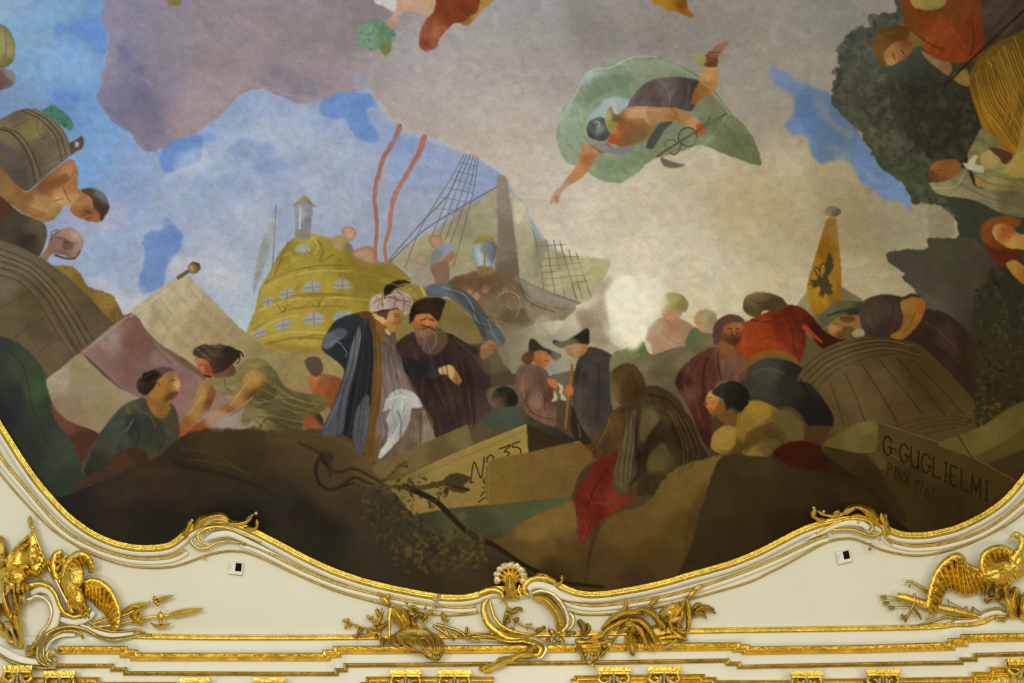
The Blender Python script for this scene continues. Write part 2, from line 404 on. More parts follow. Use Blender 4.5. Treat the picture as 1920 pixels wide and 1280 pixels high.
PAINT = """
@painted_sky|pale blue painted sky on the left half of the fresco
P s.5 0,0,8fb2bd 60,60,8aafc0 120,20,84a9be 175,60,7099c0 60,140,86acc4 150,130,7fa9cc 40,190,7f9cb4 130,190,6f98c4 180,220,7ba5cc 200,300,80a9d0 160,330,7aa5d3 250,330,8ea6c6 230,400,9ab0cf 150,400,a3adc6 330,330,9fb2cb 400,300,95abc8 300,450,9fb2cf 170,500,9ab0cc 200,560,a3b1cc 240,590,9fb3d0 400,500,b0b9cb 440,560,aec2d8 470,610,b3c9dc 450,440,a6b3cd 500,380,9fadc9 540,250,a0b0c8 620,280,9db0cc 640,330,9dacca 700,360,a0aac6 760,300,93a6cc 860,290,97a8d0 650,420,9daac6 740,430,9ca9c4 800,400,9fabc6 920,340,8fa2cc n0 / -200,-200 2100,-200 2100,1300 -200,1300
P 6c94c2 a.8 s8 n14 / 120,45 175,35 195,60 198,105 175,100 150,70 125,65
P 6690c6 a.5 s5 n10 / 100,180 140,172 150,188 110,192
P 8fb6d0 a.5 s12 n16 / 90,85 150,80 180,120 170,160 110,150 80,120
P b4c2cf a.5 s10 n16 / 350,290 420,260 480,230 530,220 560,260 520,300 440,330 380,330
P b2bccb a.5 s12 n16 / 560,230 640,260 700,275 720,310 660,330 600,310 560,280
P 8ea0c6 a.5 s8 n14 / 430,270 470,255 500,270 520,300 480,315 440,300
P 869cc4 a.6 s5 n10 / 480,305 530,300 540,318 500,330
P b9bfd0 a.4 s14 n16 / 560,320 640,330 680,380 640,420 580,400 550,360
P bac8d8 a.55 s10 n12 / 370,480 430,470 470,520 450,570 420,550 390,520
P b9b4c4 a.4 s10 n12 / 180,370 240,380 220,430 170,420
P 6e92c8 s2.5 n9 / 300,290 318,262 345,256 378,252 382,280 378,300 350,312 325,320 305,312
P 7296cd s3 n10 / 598,200 625,180 650,172 690,170 718,180 722,192 690,200 690,215 700,235 712,258 690,262 670,258 655,240 640,222 615,216
P 7093ca s2.5 n9 / 312,409 325,415 340,438 338,470 325,482 312,500 307,520 305,530 290,545 266,550 262,520 268,495 270,465 264,455 275,440 300,435 312,428
P c0c0cc a.7 s8 n8 / 170,525 205,530 235,555 270,540 275,575 235,600 200,570
P c9c9cc a.6 s6 n6 / 318,488 350,478 372,486 350,510 320,515
@painted_cloud|large mauve and beige painted cloud bank
P s1.6 n7 230,50,938b95 215,120,938c96 240,195,7b788b 290,150,8f878f 270,240,8c828c 300,80,938c8c 380,60,9a8c86 400,120,9b8b84 400,200,a49290 340,225,a18f92 470,120,a08f8b 500,170,988a8e 550,80,988a84 600,150,a18f90 650,60,95877f 640,160,a39190 700,20,8f827c 700,140,a79d98 780,170,b3aaa5 760,90,aea59e 850,120,b2a9a0 820,200,b6aca3 900,250,bbafa3 900,40,a9a29b 1000,60,a59e97 1100,60,968e86 1050,150,aca39b 1000,230,bab1a8 1000,300,c4bbb0 940,300,c8beb2 1050,380,cdc5b9 1050,450,d2cbbe 1100,400,d4cdbf 1200,400,cfc8b6 1200,480,d6d1c2 1280,520,cfcabb 1300,300,c8bda6 1400,350,c4b69a 1300,40,958b80 1420,100,9a9187 1400,200,a0988e 1450,180,a39a8e 1500,60,968f86 1560,40,8f887e 1480,330,beb094 1500,420,b3a48e 1450,470,bcb09c 1550,350,ab9d80 1600,400,988c76 1650,450,988e78 1480,540,c2b8a4 1620,520,ada48f 1540,540,b8af9a 1350,560,d0c9b8 1690,470,a09b86 1530,120,9a9186 1560,240,a09679 1430,560,c4bba6 / 205,-200 195,0 192,40 200,70 200,95 194,120 192,145 190,160 183,180 195,205 215,230 245,250 265,270 278,288 300,280 320,262 345,255 370,250 388,235 410,220 430,195 445,180 480,163 520,180 560,190 590,192 620,175 660,170 690,168 700,185 720,215 745,238 770,248 800,258 870,288 925,315 960,350 985,385 1010,430 1035,460 1060,520 1080,600 1100,900 2200,900 2200,-200
P 7b7689 a.5 s12 n16 / 225,90 260,80 265,120 290,190 300,250 280,270 240,220 230,160
P 8a7f8c a.4 s14 n16 / 490,130 560,140 620,160 600,190 540,180 500,160
P ae9e98 a.5 s12 n16 / 340,140 420,150 470,140 430,180 400,210 350,200
P 8e887e a.45 s16 n18 / 1080,30 1200,40 1330,30 1420,20 1400,90 1250,80 1120,90
P a9a49c a.4 s14 n16 / 1010,60 1060,50 1080,100 1040,150 1000,110
S cfc4ba 9,5 a.4 s5 n5 / 690,160 715,200 760,240 850,278 920,305
P 756f7c a.35 s9 n12 / 255,180 300,160 320,210 290,230
P ddd9cb a.5 s20 n16 / 1080,470 1160,500 1230,540 1330,560 1300,590 1220,600 1100,570
P b5a284 a.35 s20 n14 / 1300,330 1420,300 1480,360 1440,440 1360,430
@painted_blue_gap|deep blue gap between the clouds on the right
P 7089bb 1480,150,788cb8 1515,190,6079a5 1500,245,6c88bb 1560,250,5a7299 1610,320,6b87bb 1680,365,6f8cc4 s5 n9 / 1438,122 1480,136 1512,155 1540,170 1575,190 1595,225 1615,250 1640,280 1660,305 1685,330 1705,358 1716,394 1700,388 1665,372 1640,362 1615,342 1600,312 1580,300 1545,306 1525,290 1515,262 1490,252 1472,242 1470,228 1486,212 1492,190 1475,168 1448,150
P 8d8a8c a.5 s6 n9 / 1520,175 1550,190 1565,220 1600,250 1590,262 1560,235 1535,215
@painted_glow|bright white glow of light behind the smoke
P e2e5dc 1185,590,e8ebe3 1190,640,dfe2d8 1150,560,d8d8cc 1240,545,d8d4c6 s14 n6 / 1120,550 1160,520 1210,520 1250,550 1235,600 1205,655 1160,655 1135,610
P d8d2c6 a.6 s10 n12 / 1010,440 1060,450 1120,500 1160,540 1120,560 1080,520
@painted_smoke|grey brown smoke rolling between ship and soldiers
P s4 n7 920,650,7f7862 940,610,6f6654 1000,620,9c9885 1060,660,9da09a 1100,560,c9c3b5 1080,590,c0baac 1120,600,a89f8f 1130,640,aaa08c 900,700,847c60 1040,690,8b9090 1150,660,b4ae9c 960,680,88846c 1145,615,bdb8a8 / 880,590 960,602 1040,594 1078,565 1120,535 1160,550 1142,600 1150,640 1178,660 1190,720 1180,760 880,740
P 978f7f a.75 s4 n5 1090,595,9a9282 1110,620,93897a / 1078,590 1095,578 1118,585 1128,610 1140,640 1120,650 1095,630
P a99f90 a.6 s5 n6 / 1118,545 1140,520 1165,540 1160,570 1130,575
P cfcabc a.7 s4 n6 / 1020,610 1050,580 1085,568 1080,585 1060,600 1040,625
P 857e6c a.5 s6 n8 / 900,610 950,600 985,620 970,660 920,660
@painted_undercoat|dark brown ground tone between the painted figures
P 300,700,6a5a44 100,700,44483a 500,780,5c5238 640,800,4a4030 800,840,5a4e34 900,760,4c4238 1050,760,544a3c 1150,780,4a4030 1300,780,4c3c2c 1400,800,3e3220 1550,780,4a3c26 1700,700,3c3020 1850,750,342a1a 1500,650,5c5038 1700,900,32281a 400,950,2a2620 800,1000,342e22 1150,1000,4a3c22 1500,1000,261e12 s2 n3 / -200,620 60,600 240,590 480,640 600,650 660,600 760,590 900,600 960,700 1080,700 1140,690 1200,680 1330,660 1400,600 1480,600 1560,600 1720,560 1800,440 2100,300 2100,1300 -200,1300
@painted_pumpkin|yellow green round gourd at the left edge
P 0,80,837a44 20,70,8f8850 10,120,7b703c 26,100,958a50 e.3 s1.2 / -40,45 5,47 22,65 29,90 24,115 5,128 -40,125
S 6a6034 2 a.7 / 8,50 12,90 2,125
P 20,140,8e8a78 5,150,6a5248 s2 n3 / -10,132 12,130 28,138 29,152 18,164 -10,168
@painted_tub|brown wooden tub carried on a man's shoulders
P 60,240,837647 100,265,6d6146 60,300,625640 20,240,7a6c46 110,290,756a4e 30,215,6c5e40 40,330,5c523c s1.2 / -40,240 0,223 30,208 50,203 72,206 100,222 122,248 133,275 134,288 120,300 95,322 60,352 48,358 30,350 0,330 -40,300
P 15,290,66594a 40,330,564c3c 25,310,605446 s1 / -30,262 5,268 22,278 38,298 52,325 56,350 45,354 25,342 8,318 -30,290
S 4a402e 3 / -10,240 20,248 42,272 58,305 66,342
S 8a7d58 2 a.7 / -5,235 25,243 48,270 64,305 72,336
S 4a402e 2 / 5,238 32,248 55,275 70,310 78,330
S 544a34 2.5 / 50,205 85,222 112,252 124,290
S 7f7454 2 a.7 / 58,204 92,222 118,252 130,288
S 4c4432 2 / 40,207 75,224 104,256 116,302
S 4f4631 1.2 a.7 / 20,240 75,215
S 4f4631 1.2 a.7 / 50,270 108,250
S 4f4631 1.2 a.7 / 68,315 122,290
>handle
P 5d4c3e s1 / 130,270 142,262 153,255 157,264 155,277 140,286 134,290
P a3b6c6 s1 / 141,266 147,267 147,274 142,276
>leaves
P 4e7f62 s1.5 n4 / 78,206 95,196 112,205 125,215 133,225 137,238 128,246 115,234 100,222 85,212
F 2f6a48,5f9472,3f7a55 40 7 / 78,204 112,203 138,238 126,246 100,222
@painted_porter|bare-shouldered man with short brown hair bowed under the tub
P 130,320,b27b4c 90,350,7f5230 70,390,b08c54 100,400,9a7840 20,345,8c6a3a 0,330,7f6236 50,370,8a5c34 135,350,a06c3c 120,375,c0985c 110,340,8c5832 e.15 s1.2 / 118,305 135,298 146,320 146,352 165,358 172,375 160,384 140,390 122,384 114,395 100,412 80,416 60,410 40,397 15,380 -40,355 -40,300 -5,305 15,328 35,350 52,360 85,332
S 6b4224 3 a.6 / 60,372 90,378 118,372
S 6b4224 3 a.5 / 118,345 130,335 140,322
P a98450 a.8 s3 / 62,368 90,370 108,382 105,402 85,408 65,398
>head
P 150,395,9c6238 135,398,a8703c 175,400,92582e 150,380,b08448 170,375,b87850 185,405,9a6a3c s1.2 / 132,392 145,375 170,366 190,380 196,400 188,415 172,416 155,411 140,404
P 5a3420 a.6 s2 / 160,392 172,396 168,402 158,400
>hair
P 165,362,57442f 190,375,4c3b2c 200,390,443528 s1 n1 / 152,356 175,352 195,362 204,380 203,395 195,409 188,414 186,400 176,388 172,372
@painted_old_man|bald old man with a dark beard below the tub porter
P 10,390,5a3628 30,400,4d4232 70,425,5f553f 50,450,383026 20,450,4a4232 80,440,5c533e s1.5 / -40,350 0,368 20,384 40,400 65,410 84,420 88,445 74,480 50,482 25,470 -40,455
>head
P 110,455,936f60 140,445,b39482 125,435,a98672 120,470,7f6050 80,480,8f7058 100,460,85645a 150,460,a28272 s1.2 / 72,486 88,464 92,448 104,436 118,428 136,427 150,438 157,452 152,472 138,486 118,478 98,476 86,490
S 4a3a32 5,3 a.9 s2 / 104,478 122,484 140,484 150,470
S 5a4038 3 a.7 / 105,445 118,447 128,452
S 5c4640 3 a.6 / 100,440 112,432
P 5c4238 a.6 s2 / 118,452 140,455 132,468 120,464
@painted_straw_heap|golden straw heap behind the left cask
P 120,505,86702f 150,530,7d6428 200,570,8a7034 220,590,6f5c28 s1.5 n4 / 95,500 130,497 150,512 165,538 190,543 215,558 228,590 230,600 205,615 175,585 140,545 110,520
F a08540,6a5424,8f7434 90 4 / 105,500 135,498 165,538 215,558 228,595 205,605 150,545
@painted_cask|big brown cask with hoops at the left edge
P 30,480,6a6048 120,540,61543a 30,600,5c523a 80,650,5e503c 170,590,564a34 200,610,5c4e38 10,520,685e48 60,560,52482f e.1 s1.2 / -80,430 0,450 40,464 88,490 130,522 170,560 205,600 222,622 95,718 100,770 -80,770
S 3e3525 2.5 a.8 / 0,515 40,530 75,570 105,620 137,668
S 3e3525 2.5 a.8 / 0,502 45,520 85,560 115,610 147,662
S 3e3525 2 a.8 / 0,490 50,510 92,550 124,600 156,655
S 3e3525 2 a.8 / 0,478 55,500 100,542 134,592 166,648
S 3e3525 2 a.7 / 0,466 60,490 108,532 144,584 176,640
S 776b4e 2 a.6 / 0,508 42,524 80,565 110,615 142,665
S 776b4e 2 a.6 / 0,484 52,504 96,546 129,596 161,651
S 3e3525 1.5 a.6 / -5,580 30,560 60,545
S 3e3525 1.5 a.6 / 20,640 55,612 90,590
S 3e3525 1.5 a.6 / 70,662 85,650 112,634
@painted_green_cloth|dark green cloth bulging at the left border
P 40,680,3c4a38 70,740,3d5238 30,750,2c3433 120,850,38463a 10,770,282a2e 90,770,323e32 60,850,2e3632 0,650,333e36 130,900,2f3a32 s2 n3 / -80,610 0,630 30,640 60,664 85,700 95,740 98,772 112,800 142,832 152,872 152,960 100,990 -80,900
S 20281f 3 a.4 s3 / 10,650 45,690 60,760 90,830
@painted_flag|cream and dusty pink striped flag on a slanting staff
P 250,592,bab291 345,525,b5ad8c 340,575,b0a07c 300,610,ab9c7a 420,640,a39470 380,610,a89876 540,690,8f8258 580,720,8a7b50 480,700,958a60 600,690,8c7f56 s1 f120:.07 / 336,516 350,513 400,563 465,626 540,658 600,665 640,700 620,800 480,800 370,690 300,645 268,612 240,588
>pink_band
P 200,640,9a8880 190,665,8a6a62 250,640,7a564c 300,700,80645e 350,740,8a6a66 400,760,8f7472 430,795,958480 280,740,7f6660 240,690,7b5c56 s1.2 f60:.06 / 240,588 262,600 280,630 320,668 370,702 420,740 480,790 440,808 330,822 320,785 300,750 257,748 230,730 200,702 165,670 148,663 175,640
>cream_band
P 150,700,928868 110,705,a29a88 200,770,8c8262 230,750,968c70 130,770,8a7c60 170,740,958b6e s1.2 / 148,663 170,680 195,705 225,728 260,746 235,762 215,782 200,802 182,814 160,806 130,792 104,767 93,740 87,712 112,692
>dark_band
P 5a3a30 110,780,6a4438 160,840,4a3228 s1.2 / 94,757 105,770 130,790 184,812 170,838 155,865 142,850 130,820 105,790
>staff
S 6d5a3a 8,6 / 335,520 358,505
P 365,500,6a5434 355,505,8a7a50 370,495,3c2a1c e.4 s1 / 352,500 360,491 372,493 376,503 368,512 356,511
S c4bfa2 3 a.6 s2 / 342,522 244,594
S a89c90 3 a.6 s2 / 238,594 160,658
@painted_stern|carved golden stern of a ship with arched windows
P 500,600,aa983e 560,490,a2923a 600,470,988732 690,520,867628 740,520,8c7c32 560,620,ae9c42 600,540,a89538 500,540,a89642 640,600,9e8c34 580,450,aa9c4a 540,470,8f7f34 480,610,a29448 660,500,8c7a2a 780,550,8f803a s1.3 / 462,628 470,602 479,578 484,552 488,538 503,515 520,480 540,455 556,443 580,437 602,442 625,448 640,462 660,478 700,490 740,496 770,520 795,530 800,558 790,600 700,640 640,700 600,700 560,668 520,660 490,645
S 6e5f22 4,2 a.7 s2 / 498,530 540,510 600,498 660,498 690,505
S c3b158 3 a.7 s1.5 / 490,545 530,522 590,508 660,508
S 75662a 3 a.6 s2 / 486,575 540,556 600,550 690,556
S c3b158 4 a.7 s1.5 / 484,582 540,563 600,556 690,562
S 7d6c2a 3 a.6 s2 / 475,618 540,580 620,574 650,576
S c3b158 3 a.6 s1.5 / 468,628 520,600 560,590
S 75662a 5 a.6 s2 / 500,645 560,632 640,640
S c9b860 3 a.6 s1.5 / 480,638 550,622 620,625
S 6e5f22 4 a.5 s3 / 560,636 590,628 625,632
S 746526 4 a.6 s2 / 540,455 527,485 515,515
S c3b560 4 a.6 s2 / 560,450 585,446 596,460 590,480
S 6e5f22 4 a.6 s2 / 596,450 606,470 600,490 625,478
S bba94e 4 a.6 s2 / 530,480 545,475 548,490 535,500
S 746526 3 a.5 s1.5 / 520,570 530,585 540,572 560,580 580,565 590,575 605,560
S 6e5f22 6 a.4 s5 / 660,490 690,530 700,560
S c3b158 5 a.9 s1 / 786,532 800,558
F 6e5f22,c0ae50,8a7a30 90 8 a.35 / 520,480 640,460 770,520 780,570 660,590 500,600
>porthole
P 9fa49c s1.5 / 555,462 568,458 582,464 580,472 560,474 553,470
>window
P 999c9e s1 / 491,572 495,561 505,556 512,560 512,568 500,574
S 74777f 1.5 / 492,568 511,562
S 74777f 1.5 / 503,557 502,574
>window
P 999c9e s1 / 523,558 526,548 540,541 550,543 551,550 530,560
S 74777f 1.5 / 524,554 551,547
S 74777f 1.5 / 538,542 539,557
>window
P 9b9ea0 s1 / 568,546 570,534 585,525 600,530 603,542 588,546
S 74777f 1.5 / 569,540 603,537
S 74777f 1.5 / 585,526 587,547
>window
P 9b9ea0 s1 / 624,540 628,528 642,523 655,527 661,540 642,541
S 74777f 1.5 / 626,535 660,535
S 74777f 1.5 / 642,523 642,541
>window
P 999c9e s1 / 473,632 478,622 490,614 500,618 500,625 484,632
S 74777f 1.5 / 476,628 500,620
>window
P 999c9e s1 / 514,618 518,606 532,599 545,603 547,611 528,618
S 74777f 1.5 / 515,613 546,607
S 74777f 1.5 / 531,600 532,618
>window
P 9b9ea0 s1 / 569,608 573,592 588,585 602,588 608,603 588,607
S 74777f 1.5 / 570,600 607,597
S 74777f 1.5 / 588,585 589,608
>window
P 9b9ea0 s1 / 626,600 628,588 642,583 660,586 655,600 640,602
S 74777f 1.5 / 627,593 658,592
>lantern
Q 571,370,a39a72 560,385,857c58 585,385,857c58 s1 / 548,387 571,364 593,389 583,385 558,385
P 558,400,868c96 563,400,b4bac0 575,410,767c84 582,400,8a9098 s1 / 553,384 585,384 584,415 581,434 556,434 553,410
S d0d4d6 3 a.9 / 563,388 562,428
P 8a8874 s1 / 554,432 582,432 580,448 557,448
>pennant
S 6a6c70 1.6 / 518,384 513,470 511,500
P 505,420,a4aca8 485,500,9aa29e 500,460,8c9490 510,460,b4bcc0 s1.5 / 516,398 502,425 487,465 476,520 475,552 490,515 502,480 512,450
@painted_deck_sailors|small pink sailors looking over the golden stern
P a98372 e.2 s1 / 640,432 648,425 660,426 668,436 663,449 650,450
P 8b7264 640,455,a3905c 655,465,85705f s1.2 / 620,452 636,440 650,448 660,462 662,476 640,472
P 90726a 690,465,a08068 e.2 s1.2 / 655,475 675,464 695,463 704,474 709,492 695,494 670,486
P 8a7a3c s1 / 722,492 735,486 740,498 728,502
@painted_streamer|long coral streamer, the left of two hanging in the sky
S a8705f 10,6 s1.2 n1 / 749,237 738,265 722,290 712,320 705,345 703,380 707,420 705,455 703,486
S 8f5850 3 a.5 / 742,262 724,292
S c58a78 3 a.5 / 708,335 704,380
@painted_streamer|long coral streamer, the right of two hanging in the sky
S ae7564 11,6 s1.2 n1 / 796,257 786,285 772,310 758,335 741,365 733,395 730,430 722,460 723,492
S 8f5850 3 a.5 / 788,282 770,314
S c88c74 3 a.5 / 756,338 738,372
@painted_sail|pale olive sail and hull rising behind the mast
P 880,420,98957a 850,480,a09c7c 900,380,a5a088 1010,490,aca88c 1110,510,b0ae88 980,420,b6b09e 760,480,a6a080 1060,520,a8a488 940,470,96937c s2.5 n3 / 735,488 780,452 830,422 870,396 935,350 965,368 990,405 1010,452 1060,478 1142,488 1132,520 1102,565 1060,562 1000,545 960,515 860,515 830,520 780,515 745,498
P 8a8768 a.5 s5 / 850,400 900,380 925,430 910,470 870,440
P 8e8c6e a.5 s5 / 985,470 1020,450 1010,500 1040,510 1020,540 990,520
P b9b890 a.6 s5 / 1085,500 1140,490 1125,530 1100,540
P cbc7ac s1.5 / 963,374 978,378 985,392 972,420 964,404
P c2beae a.5 s6 / 940,340 1000,370 1000,420 975,400
>mast
P 945,360,91877e 950,450,7c7164 960,510,6d6256 935,450,887d70 s2 / 931,335 950,335 957,380 965,440 972,525 930,528 933,430
>rigging
S 63605e 1.3 / 870,290 845,335 790,425 760,500
S 63605e 1.3 / 876,290 852,340 806,452
S 63605e 1.3 / 882,290 860,345 820,455
S 63605e 1.3 / 888,290 870,350 835,450
S 63605e 1.3 / 893,292 878,360 845,455
S 63605e 1.3 / 897,296 885,370 850,500
S 706c68 1 / 862,305 895,312
S 706c68 1 / 854,320 892,330
S 706c68 1 / 846,335 890,347
S 706c68 1 / 838,352 886,362
S 706c68 1 / 828,370 883,380
S 706c68 1 / 818,390 878,398
S 6c6660 2.2 / 733,488 800,428 870,385 932,350
S 6c6660 2 / 730,486 790,418 840,365 862,318
>shrouds
S 7a735e 1.8 / 1000,432 1012,490 1021,552
S 7a735e 1.8 / 1024,450 1040,552
S 7a735e 1.8 / 1038,450 1060,560
S 7a735e 1.8 / 1050,455 1080,560
S 7a735e 1.8 / 1066,468 1092,560
S 7a735e 1.8 / 1080,474 1108,556
S 7a735e 1.5 / 1012,486 1085,480
S 7a735e 1.5 / 1015,512 1096,502
S 7a735e 1.5 / 1020,535 1102,527
S 7a735e 1.5 / 1003,462 1060,458
@painted_hull|dark brown carved hull of the second ship
P 900,530,6f5638 880,545,7f6248 940,570,6f6248 1000,580,847a6c 1050,585,8a7f70 960,540,6d5c48 850,535,6b5230 980,600,7c7260 s2.5 n4 / 835,530 870,513 930,508 965,516 978,530 1012,555 1060,566 1082,572 1062,596 1000,607 960,615 900,600 860,575 832,545
F 5a4632,9a7c60,6b5844,8f7c68 100 9 a.5 / 850,520 960,515 1060,570 1000,605 900,600
S 77706e 9,5 / 968,522 1020,546 1086,568
S 63594e 3 a.6 / 970,530 1015,560 1060,580
P 95705a e.3 s1 / 868,542 877,535 887,542 883,553 872,552
P 95705a e.3 s1 / 901,540 910,531 920,538 917,548 905,549
P 8f6a54 e.3 s1 / 880,556 893,546 902,556 893,566
S 9a8c7a 2 a.7 / 935,552 955,544 972,556 978,580
>lantern
P 7a8894 900,480,9aa8b4 920,470,5c6670 e.3 s1 / 886,470 892,450 908,446 926,452 931,470 924,495 920,510 896,510 892,490
P 918338 s1 / 890,452 905,437 920,442 928,454 908,449 893,458
S 978538 4 / 906,448 909,480 908,508
P 8a6f4c s1 / 895,500 922,500 924,514 898,514
@painted_blue_shirt_sailor|sailor in a light blue shirt leaning on the rail
P 8a6a58 810,448,a07862 e.2 s1 / 803,447 812,440 826,443 831,455 826,464 812,465
P 835,465,8492a2 815,480,7482a4 845,470,8f9aa6 s1 / 814,470 828,456 842,456 852,468 850,482 835,480 820,490 808,502 807,484
P 9a745e s1 / 838,478 850,470 852,482 838,494 820,500 812,496 826,490
P 86695c s1.2 / 808,498 838,490 843,520 832,538 812,532
@painted_seated_sailor|pale sailor seated left of the blue-shirted one
P a98673 e.2 s1 / 778,482 786,476 797,477 801,488 796,497 784,496
P 948378 780,520,a09488 s1.2 / 772,520 782,502 796,496 808,508 816,530 800,538 772,532
@painted_banner|grey blue banner with pale folds above the bearded man
P 830,545,59616a 870,565,4a525a 905,615,454d56 920,635,565e68 s1.5 f30:.15 / 798,538 830,530 865,540 890,560 910,588 932,612 948,640 925,655 905,650 902,625 885,594 860,568 835,556 808,566
S 848e96 3,2 a.8 / 830,538 870,552 888,580 892,600
S 79848e 3,2 a.7 / 915,598 922,620 938,648
S 2f363c 4,2 a.7 / 880,575 900,600 912,640
S 79848e 2 a.6 / 928,600 945,625
@painted_golden_screen|dull gold cloth behind the two merchants
P 860,600,77683a 850,630,7d6f48 760,620,857648 830,580,7a6c38 740,610,83743f s2 / 770,560 830,558 862,572 888,600 905,640 880,645 830,640 760,650 740,620
@painted_cap_bearer|man with grey cap and orange coat behind the green-shirted sailor
P 640,740,8a7548 620,700,978a5c s2 / 540,665 640,665 660,700 640,780 560,770
P 603,715,925430 625,740,85482a 590,708,b27040 635,720,7c4a2c s1.5 / 578,703 600,700 625,704 642,715 645,760 632,775 600,750 584,735
P 62564a 590,680,55483e s1.2 / 571,678 580,669 598,670 606,688 600,704 584,703
S c08a54 2 a.7 / 598,705 588,715
P 585,790,8f5030 600,780,3c2c38 578,800,9a5c34 s1.5 f80:.15 / 568,778 590,770 606,785 602,812 572,812
@painted_hauler|bending sailor in a green shirt reaching down with bare arms
P 405,715,8a8058 480,685,817848 520,720,5e5a38 500,740,4d4a2e 520,760,655c38 570,765,5e5636 600,755,69603a 540,790,4f4a2e 430,720,857c55 480,780,7a7048 495,700,6f6840 s1.4 f20:.12 / 386,708 410,704 438,702 448,682 470,672 490,672 506,684 520,700 535,725 560,735 600,742 622,754 602,772 570,780 568,800 562,812 520,812 500,806 486,802 475,785 465,798 452,792 458,765 475,742 455,742 420,740 400,736 389,722
S 3f3c24 3 a.6 / 500,720 515,735 505,755 480,765
S 3f3c24 2 a.6 / 535,770 560,768 590,760
S 8f8658 3 a.5 / 480,755 510,750 530,735
S 3f3c24 4 a.7 s2 / 488,800 500,785 520,792 545,805
S 948b60 4 a.6 s2 / 478,782 490,790 496,800
>far_arm
P 380,740,a5844c 330,820,94502a 396,750,6b4526 345,795,8f5c30 365,765,9c7a44 s1.2 / 390,712 404,732 402,748 388,772 370,790 352,806 338,826 322,832 318,818 334,796 350,778 362,755 370,730 378,716
>near_arm
P 470,715,a8884e 480,735,5e3c20 440,750,a07e46 410,775,9a7440 370,815,8c4a26 355,820,7c3e20 430,765,7f5a30 s1.2 / 460,702 475,694 492,697 500,710 490,728 462,752 440,768 410,788 388,808 368,828 346,830 350,810 375,790 400,772 430,754 445,735 454,715
P b4a692 s1 / 372,824 395,818 412,812 400,822 378,830
>face
P 372,680,b5704a 390,690,8a4c2c 382,698,94583a 378,672,a86444 s1 / 366,670 385,672 400,688 402,702 392,708 380,702 372,692
S 2c1a14 4 a.9 / 384,704 395,706
>neck
P 415,697,74503a 435,690,604230 s1.2 / 402,694 430,682 442,690 438,704 402,707
>hair
P 400,660,4a3a32 430,670,32251f 380,655,3f3028 s1 n2.5 / 361,663 366,652 382,646 410,645 434,650 449,660 450,668 438,680 424,692 410,700 400,700 396,688 386,676 372,670
S 2c201a 2.5 / 440,656 452,660 456,668
S 2c201a 2 / 446,664 450,674 444,682
@painted_green_sailor|sailor in dark green with curly black hair looking up
P 240,765,50553f 220,800,3f4a42 250,790,2a3030 280,800,33382f 325,790,464636 185,870,30332b 300,770,4a4c38 200,830,3f4238 s1.4 f70:.12 / 150,905 168,855 185,815 200,795 215,775 235,757 257,748 280,750 292,782 310,775 318,755 330,768 337,800 332,828 300,852 250,850 220,865 190,900 160,925
S 5a6258 3 a.6 / 250,785 240,800 225,815
>trousers
P 230,865,4a3226 170,900,46302a 260,850,3c2c20 s2 / 146,905 190,880 220,850 250,838 272,845 277,862 240,882 180,908 150,935
S 6a5040 2 a.6 / 160,912 200,903 240,890
>neck
P 300,765,7f5e30 285,760,94642c s1.2 / 276,744 312,750 320,760 312,780 295,783 280,765
>face
P 300,735,a47434 330,720,c49674 300,712,a87834 325,742,5c3a20 315,725,94642e 318,705,8c602c s1 / 280,742 288,722 296,704 312,694 326,697 334,708 339,718 336,728 334,738 320,750 300,754
S 3f2818 2 a.8 / 322,737 334,736
S 4f3420 2 a.7 / 318,714 328,713
S 5c3c1c 3 a.7 / 297,717 300,724
>hair
P 290,700,372a24 262,722,3c2e28 275,725,2c211c s1 n2 / 257,726 260,710 278,700 292,690 312,687 328,694 312,698 297,710 290,726 276,740 262,735
S 6a5a52 2 a.6 / 262,716 258,728
@painted_dark_bale|huge dark bale filling the lower left of the fresco
P 400,830,40351f 560,830,4a3d29 640,845,51422c 690,880,5a4b31 450,900,332c20 300,900,352b22 300,980,25231f 550,960,2c2822 600,1010,232420 800,1050,302b20 200,960,2c2821 700,960,36322a 900,1080,3a3020 340,860,2f2a1e 620,900,463a28 660,940,3c3228 150,960,242526 450,970,201f1c 760,1010,33322c 880,1010,3a3826 s2.5 n4 / 145,920 230,885 300,852 330,828 352,812 400,800 440,804 520,808 590,804 640,811 665,832 690,862 712,890 720,900 745,930 775,975 850,1000 930,1015 1000,1070 1030,1200 -100,1200 -100,860 0,870 60,880 100,930
S 4a3f2a 5,3 a.5 s4 / 340,842 400,850 450,880
S 1f1b14 10,4 a.55 s6 / 330,870 420,890 520,930 560,1000
S 5f5034 4 a.5 s3 / 500,812 580,812 640,825 680,860
S 1a1a18 14,8 a.5 s8 / 380,960 450,950 500,1000
>knotted_cord
S 231f18 9,5 s2 a.85 / 618,855 600,858 592,880 598,905 618,918 640,912 662,905
S 2a251c 8,4 s2 a.85 / 612,860 622,880 640,885 662,878 690,890 715,905
S 231f18 7,3 s2 a.8 / 640,910 665,895 690,905 725,915
S 4c4230 3 a.6 / 640,880 665,872 700,886
P 1f1c15 s2 a.8 / 600,846 625,850 622,868 605,870
@painted_cloak_merchant|merchant in a dark blue cloak with fur trim and turban
P 660,600,2c3238 690,640,22282e 630,660,262c33 680,780,1f2428 650,780,24292e 620,780,3c4250 s1.4 / 603,652 610,630 628,602 655,590 690,585 702,600 710,640 708,700 704,760 698,830 694,862 682,852 660,826 640,814 603,812 620,770 638,722 645,692 625,672 610,662
P 620,640,5f6676 640,625,4a5260 s2 n1 / 604,650 612,626 640,614 652,622 640,636 632,640 620,652
S 78808c 3,2 a.8 / 640,645 630,640 618,648
